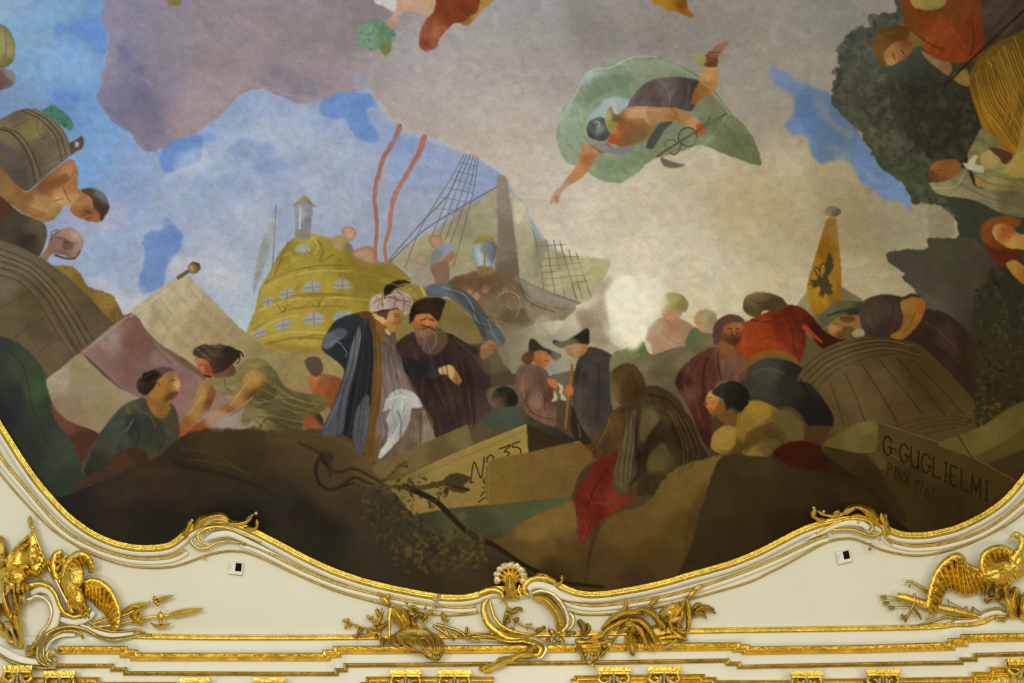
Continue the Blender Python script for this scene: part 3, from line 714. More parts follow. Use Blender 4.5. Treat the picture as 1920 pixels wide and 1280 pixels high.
P 670,640,666a7a 655,700,555a6a 625,790,4d5264 640,740,4f5466 s2 f100:.1 / 672,612 677,630 668,680 655,730 648,770 640,812 604,812 620,772 640,722 652,680 660,645
P 680,790,50545e 675,830,4a4e5a s2 f100:.1 / 668,770 690,738 694,790 686,850 662,828
S 181c20 8,6 a.8 s2 / 665,720 655,770 648,812
S 8a929c 2 a.7 / 641,648 650,660 648,668
>fur_trim
P 700,620,5f4420 705,700,6a4c22 698,800,654a22 690,590,5c4220 s1.5 f100:.12 / 672,588 690,584 710,598 718,640 716,700 710,770 702,862 684,854 690,800 697,740 700,660 694,615
S 8a6a34 2 a.5 s2 / 706,620 710,690 703,770
>robe
P 730,650,625652 740,700,786a66 770,790,6a5a52 800,810,857a72 710,840,5c4e46 735,730,7d7170 720,800,75686a 760,830,665850 750,660,4c4040 780,770,5f524c s1.4 f75:.12 / 714,640 726,618 745,638 757,680 768,720 790,758 808,795 818,830 760,852 710,866 702,858 705,800 712,760 716,700
S 463a36 3 a.6 / 730,640 742,680 745,710
S a09486 3 a.6 s2 / 793,770 798,800 808,826
S 4a3c38 4 a.6 s2 / 790,780 788,830
>white_cloth
P 745,750,aab2bc 740,800,949ca8 775,745,b2bac2 725,840,b8bec6 735,780,a0a8b4 s1.4 / 718,770 724,748 745,730 775,735 792,762 772,766 768,790 755,815 735,838 712,860 712,846 726,825 728,800 724,786 732,766
S 6f7480 3 a.5 s2 / 740,750 735,775 745,800
S c8ced6 4 a.6 s3 / 755,745 750,790 735,825
>face
P 715,595,cba97a 735,595,c09460 746,598,845428 728,612,a87844 s1 / 698,590 718,583 740,578 750,590 751,602 743,614 732,617 716,608
S 6a4420 2 a.8 / 738,588 748,589
>neck
P 7f562c s1.5 / 703,600 718,608 726,615 718,642 710,630
P c0b4a8 s1 / 722,616 730,620 732,628 724,624
>turban
P 710,560,b6aaa6 740,555,a0928e 765,570,a89a92 700,575,b4aaa4 s1 / 692,576 697,558 715,549 745,544 765,550 774,566 770,582 760,592 748,578 720,583 700,586
S 6a4a4a 2.5 a.75 / 700,568 715,560 718,575
S 6a4a4a 2.5 a.75 / 732,548 742,560 738,578
S 6a4a4a 2.5 a.75 / 746,546 758,562 756,584
S 6a4a4a 2.5 a.75 / 728,556 750,562 768,566
S 9a7430 3 / 717,552 716,572
S 4a3428 4 a.8 / 702,586 722,582 745,578
>feather
P 231c16 s1 n1 / 719,552 721,538 736,528 755,524 770,530 752,532 740,542 728,552 720,560
S 231c16 2 / 735,535 748,538 758,534
@painted_bearded_merchant|bearded merchant in a dark plum robe with raised fist
P 850,700,352825 780,650,3a2c2c 880,720,30261f 860,780,33262a 905,780,4c3c3a 810,700,2a2024 835,640,362828 900,690,3a2c2c 850,750,3f302e s1.5 f95:.12 / 742,645 775,622 800,626 840,624 870,640 905,662 920,690 920,730 917,780 900,802 860,808 818,822 812,790 792,755 772,715 757,680
S 221a1c 4 a.5 s3 / 860,650 875,700 870,760
S 55433f 4 a.5 s3 / 770,650 790,690 792,740
S 221a1c 5 a.5 s3 / 800,710 830,760 850,800
>face
P 790,595,c07846 810,595,b4703e 800,620,8c5836 785,610,985c34 s1 / 774,602 784,586 810,587 820,606 822,622 790,626 778,618
S 4a2c1c 3 a.8 / 790,610 805,612 818,616
S 5c3820 2 a.8 / 798,596 814,598
>beard
P 795,620,7f604c 825,630,5c4638 805,650,54443c s2 n2 / 777,614 792,616 818,612 836,625 840,642 822,662 800,664 784,645
S 94806c 2 a.5 s2 / 795,622 800,640 805,655
>hat
P 800,575,33261a 825,568,2a2016 780,590,241b12 s1.2 / 768,606 770,578 783,563 808,557 834,562 830,582 822,602 805,588 782,590 774,602
>fist
P 915,650,a67654 908,665,8c5c40 920,645,94643f s1 / 902,648 914,638 928,640 930,655 918,666 906,674 900,664
S 4f3024 1.5 a.8 / 915,648 928,648
S 4f3024 1.5 a.8 / 914,655 926,656
>pointing_hand
P 8a6040 s1 / 838,705 850,700 860,712 862,722 848,714
+painted_cloak_merchant
>sleeve
P 790,690,1f2428 815,690,2c3238 s1.5 / 755,672 800,680 826,690 824,706 790,708 764,706
>hand
P b8945c 845,695,c8a46c 855,712,94643c s1 / 823,690 845,684 862,705 866,716 852,718 838,702 825,702
@painted_low_wall|grey brown wall between the bearded man and soldiers
P 5a5046 950,740,60564a 1050,715,665c50 1050,780,4a4038 s1.5 / 918,728 1000,716 1085,698 1090,820 1040,820 970,780 920,760
@painted_crouching_boy|black-haired boy crouching in a teal grey coat
P 950,780,465048 1030,810,36362c 920,790,424c44 1000,790,3a3e36 1060,825,2c2a22 980,770,444c46 s1.6 / 895,800 912,776 940,760 975,762 1010,780 1040,800 1080,828 1060,840 990,830 930,806
>head
P 940,735,22241e 965,745,1c1d18 928,750,6a5240 930,740,3c382e s1.2 / 922,748 928,732 942,724 960,728 971,744 969,758 948,764 932,760
@painted_soldier|tricorn-hatted man in a rose brown coat holding papers
P 985,720,7a5c50 1005,750,836660 1030,740,4c3832 1000,690,6c5852 985,745,5f483e 1015,715,63483e 1000,770,74564e s1.3 f95:.1 / 966,712 972,690 988,682 1010,685 1026,696 1036,725 1044,748 1044,775 1040,800 1010,790 985,772 976,742
S 463228 2.5 a.7 / 990,735 985,755 1000,775
>hat
P 2a2822 1000,645,34332e s1 / 992,642 997,634 1005,638 1018,650 1050,663 1052,669 1040,676 1032,668 1015,658 1000,662 993,668
>face
P 1010,665,a86838 1025,672,b87848 1005,680,94562c s1 / 998,662 1015,656 1032,666 1032,678 1022,688 1006,684 998,674
>hair
P 5c3e22 s1.5 / 977,674 984,662 996,658 1002,664 998,680 988,684
>hand
P b06c3c s1 / 1026,710 1040,712 1048,722 1040,728 1030,722
>papers
P b9b29a s1 / 1046,718 1056,724 1054,738 1048,736 1050,728
P b4ac94 s1 / 1038,732 1044,740 1044,750 1034,752 1038,744
P b4ac94 s1 / 1053,736 1060,744 1062,751 1052,748
@painted_officer|tall tricorn-hatted man in a long charcoal coat with a staff
P 1110,690,45403f 1090,740,4a4544 1130,740,35333a 1080,790,564c4c 1150,700,3f3c3c 1110,780,3c3735 1085,700,33302e s1.4 f85:.08 / 1077,700 1086,668 1104,650 1130,656 1152,672 1158,720 1154,765 1136,800 1104,814 1090,800 1077,770 1073,730
P 2c2622 s1.5 / 1073,760 1086,792 1100,815 1112,832 1084,836 1070,800
S 6a6264 3 a.6 / 1085,795 1088,820
>hat
P 2c2c2a 1095,630,232422 s1 / 1036,643 1040,637 1056,640 1080,628 1097,616 1105,619 1103,646 1080,644 1062,652 1050,652
>face
P 1075,655,b47c4a 1068,660,94582c 1090,650,a8703e s1 / 1059,650 1075,645 1101,645 1100,658 1088,668 1078,671 1065,664
>staff
S 8c5c2e 5,4 / 1073,684 1066,740 1060,802
>hand
P ac6a3a s1 / 1057,730 1066,721 1075,728 1073,740 1062,741
@painted_hill|green hill slope under the smoke
P 1180,660,778258 1160,680,7a7c5c 1205,645,5e7044 s2 n2 / 1148,665 1178,650 1205,638 1232,660 1240,690 1150,700
@painted_grey_roll|large grey brown canvas roll behind the hooded figure
P 1200,680,766e5a 1280,670,6f6752 1220,710,665e4c 1260,720,5a5242 1330,650,6b6048 1240,700,605846 s2 f170:.09 / 1145,700 1160,684 1200,668 1250,655 1330,630 1370,650 1360,760 1290,800 1200,790 1150,770
@painted_turbaned_boy|pale pink figure with a yellow green turban leaning on the roll
P 1230,615,b89a8c 1280,620,a58270 1250,640,ad8f7c 1290,610,9c8068 1260,610,a88068 s1.5 / 1210,640 1220,605 1248,594 1278,598 1305,618 1290,645 1262,652 1222,664
S 8c6450 2 a.6 / 1240,620 1262,640 1278,645
S 8c6450 2 a.5 / 1250,600 1262,612
P ccc4ac s1.5 / 1208,636 1220,645 1222,664 1212,655
>face
P ae8464 1245,580,b88e6c s1 / 1239,572 1262,574 1280,580 1274,596 1254,600 1242,592
>turban
P 1255,560,a8a270 1280,570,8c8454 s1.4 / 1236,566 1244,552 1262,548 1280,554 1291,568 1286,584 1270,584 1255,574 1240,574
@painted_grey_haired_man|grey-haired man in a green coat beside the turbaned boy
P 1300,635,5c6846 1325,630,6f6a50 s2 / 1284,642 1300,614 1325,622 1350,630 1330,648 1295,652
P 1325,595,a89a80 1310,605,b49272 1338,605,8f8468 s1.2 / 1301,600 1308,584 1325,579 1342,588 1344,605 1336,622 1315,622
@painted_tent|grey olive tent top behind the yellow banner
P 1520,560,8c8668 1600,570,6f6a50 1560,600,5c563e s2 / 1490,580 1518,540 1534,508 1582,540 1625,568 1640,600 1540,640 1500,610
@painted_storm_peak|dark grey jagged peak on the right
P 1800,520,423e36 1750,560,4c4a44 1700,500,48443e 1850,620,3a372e 1780,480,46443a 1900,560,35322a 1760,620,3c3834 s1.5 n2.5 / 1662,476 1672,470 1690,470 1704,467 1722,468 1740,465 1739,450 1750,445 1775,444 1795,448 1850,430 2000,450 2000,860 1840,800 1800,660 1760,610 1725,560 1712,540 1692,520 1696,512 1680,502 1665,490
P 585650 a.5 s8 / 1720,560 1760,600 1800,620 1780,580 1740,550
@painted_yellow_banner|pointed yellow banner with a black two-headed bird
P 1555,430,8a5c14 1550,500,9e7622 1530,560,a47a1c 1568,480,8f6a1a 1565,560,8a6218 1545,470,8a5a12 1535,590,946a18 s1.3 f80:.1 / 1550,412 1567,410 1570,430 1573,460 1577,500 1577,565 1568,568 1560,564 1545,585 1528,588 1518,575 1514,545 1514,530 1524,495 1538,450
>staff_ball
P 1550,395,8a7858 1565,398,46382a 1560,390,6a5a42 s1 / 1546,398 1550,389 1562,386 1574,391 1577,399 1568,406 1552,405
>bird_emblem
P 453c26 s1 n.8 / 1532,524 1538,515 1546,513 1552,520 1556,532 1552,540 1543,543 1536,536
Q 453c26 s1 / 1545,514 1547,496 1551,480 1554,468 1556,479 1560,474 1559,486 1563,484 1561,495 1564,496 1561,505 1555,514 1551,520
Q 453c26 s1 / 1537,526 1527,525 1515,524 1524,530 1515,533 1525,535 1521,541 1531,538 1538,534
Q 453c26 s1 / 1540,538 1537,548 1534,557 1540,553 1543,560 1547,549 1555,554 1563,549 1558,542 1562,534 1550,531
S 453c26 3.5,2.5 / 1541,517 1537,507 1539,497 1545,494 1548,498
S 453c26 3,2 / 1536,519 1530,511 1527,504 1531,501 1535,505
P 8a7a48 a.7 s1 / 1538,512 1542,510 1544,518 1540,520
@painted_hat_worker|worker in a red shirt and dark trousers bending over the cask
P 1400,640,993e1c 1430,620,90391a 1480,590,5e2014 1500,620,60241a 1480,650,7a2e1a 1530,620,3a1610 1560,640,3a1810 1450,640,8c3618 1390,610,a0421c 1460,610,702614 s1.3 f50:.12 / 1380,655 1384,622 1398,606 1420,592 1440,584 1475,572 1500,575 1520,590 1540,615 1560,628 1602,630 1612,640 1575,652 1545,654 1530,642 1512,618 1510,650 1495,682 1470,660 1440,662 1400,672
S 9c3a1e 9,5 s1.5 / 1508,612 1530,632 1540,640
S 4a1a10 4 a.5 s3 / 1470,590 1485,620 1490,660
>belt
P 6c4c1c 1420,670,7a5620 s1.2 / 1398,680 1410,666 1440,656 1470,658 1496,674 1494,690 1480,674 1450,668 1420,676 1402,690
>trousers
P 1430,700,42433f 1400,730,3a3a38 1520,780,1b1a20 1480,720,2c2a28 1540,790,1c1a1e 1500,700,26242a 1390,745,2e2e2c s1.4 f30:.1 / 1386,712 1402,690 1440,671 1490,680 1512,700 1532,730 1552,760 1563,785 1556,805 1520,802 1500,775 1480,762 1450,764 1420,752 1395,758 1372,746 1382,726
P 3c2a1a 1530,820,46301c s2 / 1500,806 1530,798 1558,800 1550,822 1530,840 1496,838
>hat
P 1410,565,625236 1440,570,4a3822 1400,580,54442c 1430,555,584628 s1.3 / 1393,572 1398,556 1418,548 1445,550 1466,558 1477,574 1455,584 1432,582 1422,594 1408,592 1396,584
@painted_burgundy_man|bearded man in a burgundy robe behind the red-shirted worker
P 1300,700,5a342e 1370,680,745244 1300,740,5e3c34 1320,780,48261e 1280,715,3e201e 1340,700,52302a 1360,700,6a4a40 1330,760,402018 1310,830,3c2018 s1.4 f95:.16 / 1266,716 1276,692 1308,664 1345,650 1395,668 1400,700 1385,718 1352,712 1334,740 1336,800 1330,840 1312,815 1296,775 1284,752 1274,735
>face
P 1370,620,945830 1375,632,5c3420 1360,635,6a4024 1385,610,a0683c s1.2 / 1350,625 1360,606 1380,600 1394,610 1388,640 1370,648 1352,645
P 1360,655,7f5030 s1.5 / 1346,640 1372,646 1382,662 1355,664
>hair
P 1350,605,503a38 1370,592,5c403c s1.2 / 1336,624 1342,604 1362,590 1385,591 1397,604 1376,604 1358,612 1350,640 1340,645
@painted_yellow_shirt_sailor|black-haired sailor in an ochre shirt looking left
P 1420,765,88702e 1350,825,92783a 1390,800,80692a 1390,845,4a3a18 1440,790,6f5c30 1430,840,4f4222 1410,800,6a5624 1370,790,7f682c 1450,810,4a3c1c 1490,820,544a2c s1.4 f40:.14 / 1333,838 1338,812 1360,795 1384,775 1396,755 1422,750 1455,765 1500,800 1500,850 1440,850 1400,860 1356,852
P 5c5234 a.8 s2 / 1448,775 1480,770 1508,800 1500,840 1470,810
>neck
P 1360,770,644624 1345,765,7a5426 s1.2 / 1340,750 1365,760 1382,780 1378,800 1355,792 1340,776
>face
P 1328,745,b8985c 1337,758,b06a3a 1330,770,8a5c30 s1 / 1322,748 1330,733 1344,733 1348,752 1340,768 1332,776 1326,766 1319,758
S 4a3820 2 a.8 / 1326,746 1334,744
>hair
P 1370,740,201c1a 1350,735,302c28 1390,750,181614 s1.2 n1.5 / 1334,735 1350,722 1375,714 1400,728 1404,755 1390,772 1374,764 1362,768 1356,748 1344,742
@painted_hooded_figure|hooded figure in a brown habit seen from behind
P 1120,840,503c1e 1150,790,533e22 1220,780,564e2e 1245,765,3c2e1e 1180,830,4c4430 1170,890,4c442e 1235,865,544a2e 1270,820,302418 1220,900,35291b 1195,850,261e14 1290,850,342a1c 1200,800,2c2218 1280,780,443420 1310,850,30241a 1230,830,2c2218 1140,850,4a361c 1170,760,3e3020 s1.5 f75:.14 / 1165,760 1200,745 1215,724 1240,726 1270,745 1285,770 1300,790 1312,830 1328,858 1290,890 1250,922 1200,930 1160,930 1150,915 1147,890 1145,862 1125,860 1097,852 1086,838 1120,825 1135,800 1145,775
P 5c5434 a.8 s4 / 1196,770 1225,765 1230,790 1205,830 1196,810
P 56502f a.8 s4 / 1214,860 1240,830 1255,850 1240,875 1215,885
P 565040 a.8 s4 / 1165,830 1185,780 1190,850 1180,900 1155,910
S 1f1810 7 a.6 s4 / 1200,770 1192,830 1200,880 1180,910
S 1f1810 8 a.6 s4 / 1240,790 1215,830 1208,880
S 241c12 5 a.6 s3 / 1215,740 1250,748 1282,780
>hood
P 1180,720,46321c 1155,715,57422a 1195,740,3c2a18 1150,730,6a563a 1175,690,503c26 s1.4 / 1144,718 1149,695 1168,682 1190,684 1206,706 1212,734 1198,750 1180,760 1166,762 1154,744
>hand
P 8c5c36 s1.2 / 1070,832 1084,826 1094,834 1092,845 1080,840
@painted_red_cloth|deep red cloth hanging below the hooded figure
P 1110,930,64241a 1150,945,74301f 1090,990,6c2a1e 1130,890,5a1e14 1100,900,64261c 1165,920,6c2a1c 1120,960,5e2018 s1.3 f60:.12 / 1160,848 1150,880 1150,915 1160,926 1186,928 1180,945 1145,962 1125,980 1105,1002 1088,1022 1082,1000 1083,970 1076,940 1080,910 1100,882 1130,856
@painted_boot|dark greenish boot beside the red cloth
P 3f3826 s1.6 / 1064,936 1066,905 1080,888 1110,868 1104,884 1084,910 1076,935
@painted_tan_drapery|large tan drapery spread over the lower centre
P 1000,990,6f5c32 1290,890,68562d 1200,980,614f2b 1140,1050,4c3c20 1240,1050,4a3a20 1100,1060,463820 1000,1040,5a4828 1050,970,705c34 1320,900,6c5a30 1170,1000,5c4a28 1280,1000,55441f 960,1020,54462a 1030,1080,382c18 1200,1090,3c3020 s2 n3 / 925,1012 1000,966 1068,936 1080,960 1084,1005 1096,1020 1150,965 1210,945 1262,880 1320,860 1362,854 1342,872 1322,932 1304,1012 1300,1140 1060,1140 985,1062
S 33281a 10,5 a.6 s4 / 1120,990 1108,1030 1098,1090
P 3c3018 a.5 s8 / 1280,1000 1320,900 1330,950 1300,1060
@painted_dark_ground|dark brown ground in the lower right of the fresco
P 1400,900,342b1b 1500,930,302818 1500,1000,271f13 1420,870,3c3220 1600,980,21180f 1700,1000,1e160e 1380,1000,2e2616 1350,1050,30281a 1460,860,33281a 1580,900,2c2214 1340,940,3a3020 s2.5 n3 / 1362,852 1420,848 1480,852 1540,835 1640,900 1760,985 2050,900 2050,1200 1292,1200 1300,1010 1325,920 1346,868
@painted_red_bundle|dark maroon bundle at the kneeling sailor's side
P 1500,840,38140c 1560,860,2e140e 1620,900,24140e s2.5 / 1447,848 1468,832 1510,826 1560,848 1620,900 1560,888 1480,872
@painted_sack_folds|olive folds between sailor and stone
P 1440,830,5c4e28 1480,850,3a2e18 1530,840,42341a 1410,850,74622e s2 f30:.15 / 1390,850 1430,822 1470,826 1450,846 1440,856
@painted_right_cask|big brown cask with hoops on the right
P 1560,660,5e5238 1650,700,56462e 1620,760,5c4c32 1750,740,463820 1700,690,46361e 1800,790,4c3e22 1540,740,5a4c30 1580,780,54462c 1690,760,4e3e24 1650,650,463a24 1740,700,42341c 1530,790,4a3c26 s1.5 / 1495,712 1512,682 1538,658 1582,638 1640,629 1690,630 1722,645 1762,678 1800,716 1832,760 1850,800 1800,850 1720,830 1600,815 1555,812 1566,785 1545,750 1520,720
S 352a18 2.2 a.8 / 1505,690 1540,662 1590,642 1650,634 1700,642
S 352a18 2.2 a.8 / 1508,702 1545,670 1596,650 1656,641 1712,652
S 352a18 2.2 a.8 / 1514,712 1550,680 1602,658 1662,649 1724,662
S 352a18 2.2 a.8 / 1520,722 1556,690 1608,667 1670,657 1736,673
S 352a18 2.2 a.8 / 1528,732 1562,700 1614,676 1676,666 1748,684
S 74643f 1.6 a.5 / 1506,696 1542,666 1593,646 1653,637 1706,647
S 74643f 1.6 a.5 / 1517,717 1553,685 1605,662 1666,653 1730,667
S 2a2012 2 a.85 / 1584,700 1605,745 1622,790
S 2a2012 2 a.85 / 1617,684 1650,735 1682,792
S 2a2012 2 a.85 / 1650,676 1690,725 1730,776
S 2a2012 2 a.85 / 1683,672 1730,725 1772,778
S 2a2012 2 a.85 / 1712,674 1765,730 1808,778
S 2a2012 1.6 a.7 / 1556,718 1572,760 1582,798
S 352a18 2 a.7 / 1676,800 1720,786 1780,780 1830,788
S 352a18 2 a.7 / 1690,806 1732,793 1785,787 1830,795
S 352a18 2 a.7 / 1706,812 1742,800 1790,794 1820,800
S 352a18 2 a.7 / 1722,820 1755,808 1795,801
@painted_green_cap_man|bearded man in a green cap peering over the cask
P 1565,615,a87c54 1580,610,8a6238 1590,600,946a34 1575,628,5c4222 1600,590,8a5c30 s1.2 / 1550,600 1570,592 1600,580 1616,590 1610,618 1594,636 1565,632 1552,618
P 5c4426 a.9 s2 / 1582,612 1604,616 1598,634 1580,634
P 8f876c s1 / 1598,622 1612,614 1622,622 1618,630 1602,632
>cap
P 1560,580,5f604a 1590,575,5a5a42 1600,585,2c3020 1550,595,545640 s1.3 n1 / 1538,596 1554,574 1575,564 1618,566 1624,576 1608,590 1580,590 1562,602 1550,612
S 2a2c1e 4 a.8 / 1552,592 1575,584 1602,580
@painted_brown_drape_man|man in a plum brown garment leaning on the cask with a bare arm
P 1770,640,412e2a 1740,600,352824 1800,700,2c201a 1820,640,30241c 1750,660,2e201a 1730,620,30221c s1.6 f50:.14 / 1712,580 1760,582 1792,600 1822,630 1832,680 1840,760 1810,730 1762,680 1722,645 1690,636 1700,610
P 1650,580,483a34 1680,600,40302c 1630,600,46403a 1700,560,3a2c28 1650,620,352824 s1.4 f60:.12 / 1612,580 1625,560 1660,551 1690,556 1710,550 1726,556 1702,572 1696,600 1686,628 1650,632 1628,628 1614,606
S 2a201c 3 a.6 / 1660,556 1675,580 1664,620
>arm
P 1710,570,8f6c30 1700,605,7f5a26 1728,572,945a24 1690,625,8f5c26 s1.2 / 1688,568 1705,558 1726,558 1736,572 1727,600 1706,626 1690,636 1668,630 1686,618 1694,596
@painted_shrub|dark leafy shrub along the right edge
P 35301e 1880,600,2c2c22 1850,700,332a18 1900,760,2a2414 s6 n8 a.75 / 1830,560 1870,500 2000,470 2000,760 1900,770 1850,810 1825,770 1815,700 1820,620
F 26241a,3c3c24,1f1d14,44401f 300 11 s1 / 1830,540 1860,500 1990,480 1990,760 1880,790 1830,810 1815,700
F 4a4424,2a2616,55491e 60 11 / 1820,750 1870,740 1890,800 1850,830 1815,800
@painted_stone_slab|olive stone slab at the right edge
P 1800,825,544a22 1850,800,5a5024 1900,780,4c4422 1880,850,4f4622 1870,890,3e3518 1780,835,4c421e s1.5 / 1752,832 1800,814 1845,796 1900,760 2000,730 2000,880 1900,905 1850,880 1800,850
S 2c2410 2 a.8 / 1798,816 1812,842 1826,864
S 2c2410 2 a.8 / 1893,768 1920,800 1940,840
P 34291a s3 a.8 / 1850,876 1900,850 2000,820 2000,900 1900,910
@painted_signed_stone|olive stone block carrying the painted signature
P 1600,830,5e542e 1625,800,5e5430 1560,835,544a24 1680,830,46391e 1760,860,423518 1850,910,3a2e16 1700,900,382c14 1780,950,2e2410 1640,860,463a1c 1650,810,4a3e20 1640,890,342814 s1.6 / 1540,836 1580,808 1606,793 1630,790 1660,797 1760,828 1830,862 1912,905 1880,960 1760,1000 1700,990 1640,920 1560,862
P 4f4526 a.8 s2 / 1626,854 1650,850 1662,872 1650,880
P 2a2012 a.7 s5 / 1540,840 1620,850 1660,900 1700,980 1600,940
S 5f5532 2 a.6 / 1622,854 1660,848 1700,870
S 241a0c 2.5 a.6 / 1772,880 1790,920 1800,970 1792,990
@painted_oak_crown|dense dark tree crown in the upper right
P 1600,150,4b4b40 1640,200,3c3a30 1720,180,2f2d23 1640,110,4c5048 1700,60,4a4c44 1600,220,4c4a3e 1680,290,44463a 1740,260,2e2a20 1800,220,2c2a20 1760,380,3c4034 1820,420,363a30 1800,300,2a2a1c 1700,330,424838 1850,200,2c281c 1780,100,3a3830 s2 n8 / 1565,165 1576,130 1572,95 1600,75 1594,60 1615,55 1640,45 1655,22 1680,15 1695,-100 2050,-100 2050,520 1900,480 1800,440 1792,410 1770,395 1740,380 1712,384 1700,360 1690,340 1660,320 1640,300 1628,280 1604,240 1584,220 1562,200
F 4c4d42,3e4036,55564a 60 26 a.85 / 1562,170 1572,90 1600,60 1650,25 1685,18 1700,50 1640,90 1600,180
F 46483a,50523f 26 24 a.8 / 1565,170 1600,230 1650,300 1710,360 1700,320 1640,260 1600,190
F 55564a,3c3c30,62604f,464a3c 220 12 a.45 / 1570,170 1600,80 1680,20 1720,60 1680,200 1720,330 1640,290 1580,210
F 2c2c22,3c3a2e,484638 200 16 a.35 / 1660,150 1760,120 1860,200 1820,310 1740,330 1660,240
F 4c5240,3a4434,586048 110 10 a.5 / 1650,280 1740,300 1800,400 1790,430 1720,380
F 5f5d4e,4e4e42,6a6756,45463a 150 22 a.45 / 1570,170 1590,100 1640,60 1680,60 1660,180 1700,300 1650,290 1590,220
F 54594a,484c3e,606452 70 20 a.45 / 1640,260 1700,250 1780,330 1790,420 1720,370
F 3a382c,2c2a20,46443a 90 24 a.4 / 1680,150 1760,140 1840,180 1840,290 1760,310
P 8f8a72 s2 n3 / 1738,392 1752,382 1770,390 1786,410 1790,430 1786,444 1760,446 1742,440
@painted_purple_cloth|dark purple brown cloth in the upper right corner
P 1880,40,483630 1900,80,34281c 1860,20,4c3a34 s2 f120:.15 / 1830,-100 2050,-100 2050,80 1930,90 1860,90 1838,30
@painted_sheaf|golden wheat sheaf held upright on the right
P 1850,140,6a4c14 1860,220,94661a 1900,120,6f5216 1900,260,8c5f14 1880,180,8a6018 1910,70,5a4414 1890,300,8f6014 1950,200,5c400e s2 / 1815,150 1835,110 1862,85 1900,65 2050,20 2050,330 1915,300 1880,285 1850,260 1832,210
S b0822c 2 a.6 / 1830,140 1850,200 1880,250 1905,290
S 4a340c 2 a.6 / 1840,120 1862,190 1890,240 1915,280
S b0822c 2 a.6 / 1850,105 1878,170 1900,220 1920,250
S 4a340c 2 a.6 / 1865,95 1890,150 1912,200 1935,230
S b0822c 2 a.5 / 1880,85 1902,140 1925,180
S 4a340c 2 a.5 / 1822,150 1842,215 1870,262
S 4a340c 2.5 a.6 / 1862,130 1880,160 1888,200 1880,220
S b0822c 2 a.5 / 1838,190 1862,240 1890,275
H b88a30,4a340c,9c7222,6a4c12 34 2 a.6 / 1826,138 1846,205 1884,252 1912,300 | 1905,66 1925,120 1950,190 1975,300
H c09238,5a3e0e 12 1.6 a.6 / 1850,115 1880,140 1892,185 1880,230 | 1875,100 1905,140 1912,185 1895,250
@painted_reaper|fair-haired reaper in an orange tunic holding a pole
P 1760,60,8c3e18 1800,80,823414 1720,20,78380f 1700,40,6a3c18 1830,60,74300f 1750,100,843814 1790,20,743a18 1740,80,8a4218 s1.5 f110:.1 / 1692,-80 1835,-80 1838,20 1846,70 1840,108 1790,118 1752,108 1728,88 1705,68 1694,35
P 1720,10,9c8846 1750,12,8f7c3c s1.3 / 1702,-80 1780,-80 1775,2 1750,18 1728,18 1708,4
P 1710,75,7a5a2c s1.5 / 1695,58 1712,60 1732,78 1728,84 1706,90
>arm
P 1750,112,8a6c44 1770,128,7f5a40 s1.3 / 1728,96 1760,112 1782,118 1785,130 1778,142 1760,130 1738,112
P 8c6a30 s1.5 / 1785,142 1812,130 1818,160 1800,158
>face
P 1672,112,bc8448 1690,100,94603a 1700,85,7a4824 1665,100,a87038 1695,112,8a5430 s1.2 / 1656,108 1662,92 1684,76 1706,76 1712,90 1702,106 1690,114 1672,123 1660,120
S 4a2a14 2.5 a.8 / 1674,100 1678,112
S 5a2e1c 2 a.8 / 1694,100 1700,108
>hair
P 1650,80,704c20 1670,60,5c4018 1645,105,74501e 1690,60,5a3a16 s1.5 / 1636,88 1642,64 1660,52 1690,48 1706,60 1700,76 1680,76 1664,88 1656,104 1664,124 1648,116
>pole
S 33220f 6,4 / 1935,5 1860,75 1772,160
@painted_veiled_reaper|reaper woman in a white headscarf and olive dress
P 1840,290,7c7648 1880,340,857c4c 1820,320,76704a 1840,250,74704a 1900,350,6f683c 1860,320,8a8254 s1.6 f10:.14 / 1814,292 1828,262 1842,240 1872,262 1900,290 2050,320 2050,372 1900,368 1850,358 1826,330
P 1855,295,a49058 1850,335,94804c s1.5 / 1838,292 1858,280 1874,292 1870,310 1846,318
P 1838,336,9a7c48 s1.5 / 1828,330 1842,326 1848,345 1832,350
P 52342a s1.5 / 1852,276 1880,280 1900,292 1884,308 1872,294
>veil
P 1760,350,8a846c 1800,340,7a745c 1800,370,88826a 1850,380,827c64 1900,395,6c664c 1745,345,948e76 1890,370,5c563c s1.4 f15:.12 / 1738,335 1744,342 1775,338 1800,318 1814,318 1830,350 1880,358 1925,360 2050,380 2050,410 1900,406 1830,376 1778,368 1752,360
S a8a288 3 a.6 s2 / 1748,352 1790,350 1808,325
S 5a5440 3 a.6 s2 / 1800,345 1850,370 1890,380
>bow
P b4ae96 s1.2 / 1804,304 1812,306 1824,292 1834,292 1828,306 1844,312 1842,324 1824,320 1812,316
>face
P 1755,310,955c30 1780,305,84502a 1750,325,6a4020 1790,318,8a582c s1.3 / 1741,318 1756,302 1790,298 1803,310 1796,326 1770,338 1746,336
>arm
P 1900,300,a08a48 1915,260,987c3c 1940,230,8a7038 s1.5 / 1882,320 1905,290 1915,240 1930,200 2050,180 2050,330 1915,332 1895,330
@painted_child|auburn-haired child in a dark red shirt at the right edge
P 1870,490,60281a 1900,480,5a2418 s1.5 f60:.1 / 1848,462 1880,460 1912,464 1910,490 1888,504 1862,488
>arm
P 1900,505,a87a34 1915,520,94642a s1.2 / 1886,496 1904,488 1930,505 1990,540 1990,570 1915,530
>face
P 1865,435,b4864a 1885,440,a0542c 1895,425,94502a 1900,455,b48c48 1920,455,a8823c s1.3 / 1858,430 1870,418 1892,414 1915,440 1990,430 1990,468 1900,466 1872,456
>hair
P 1850,440,7a4018 1870,412,7c4418 1860,460,6a3614 s1.3 n1 / 1838,440 1842,420 1860,408 1890,404 1915,414 1905,426 1880,418 1864,424 1860,445 1885,462 1866,466 1846,456
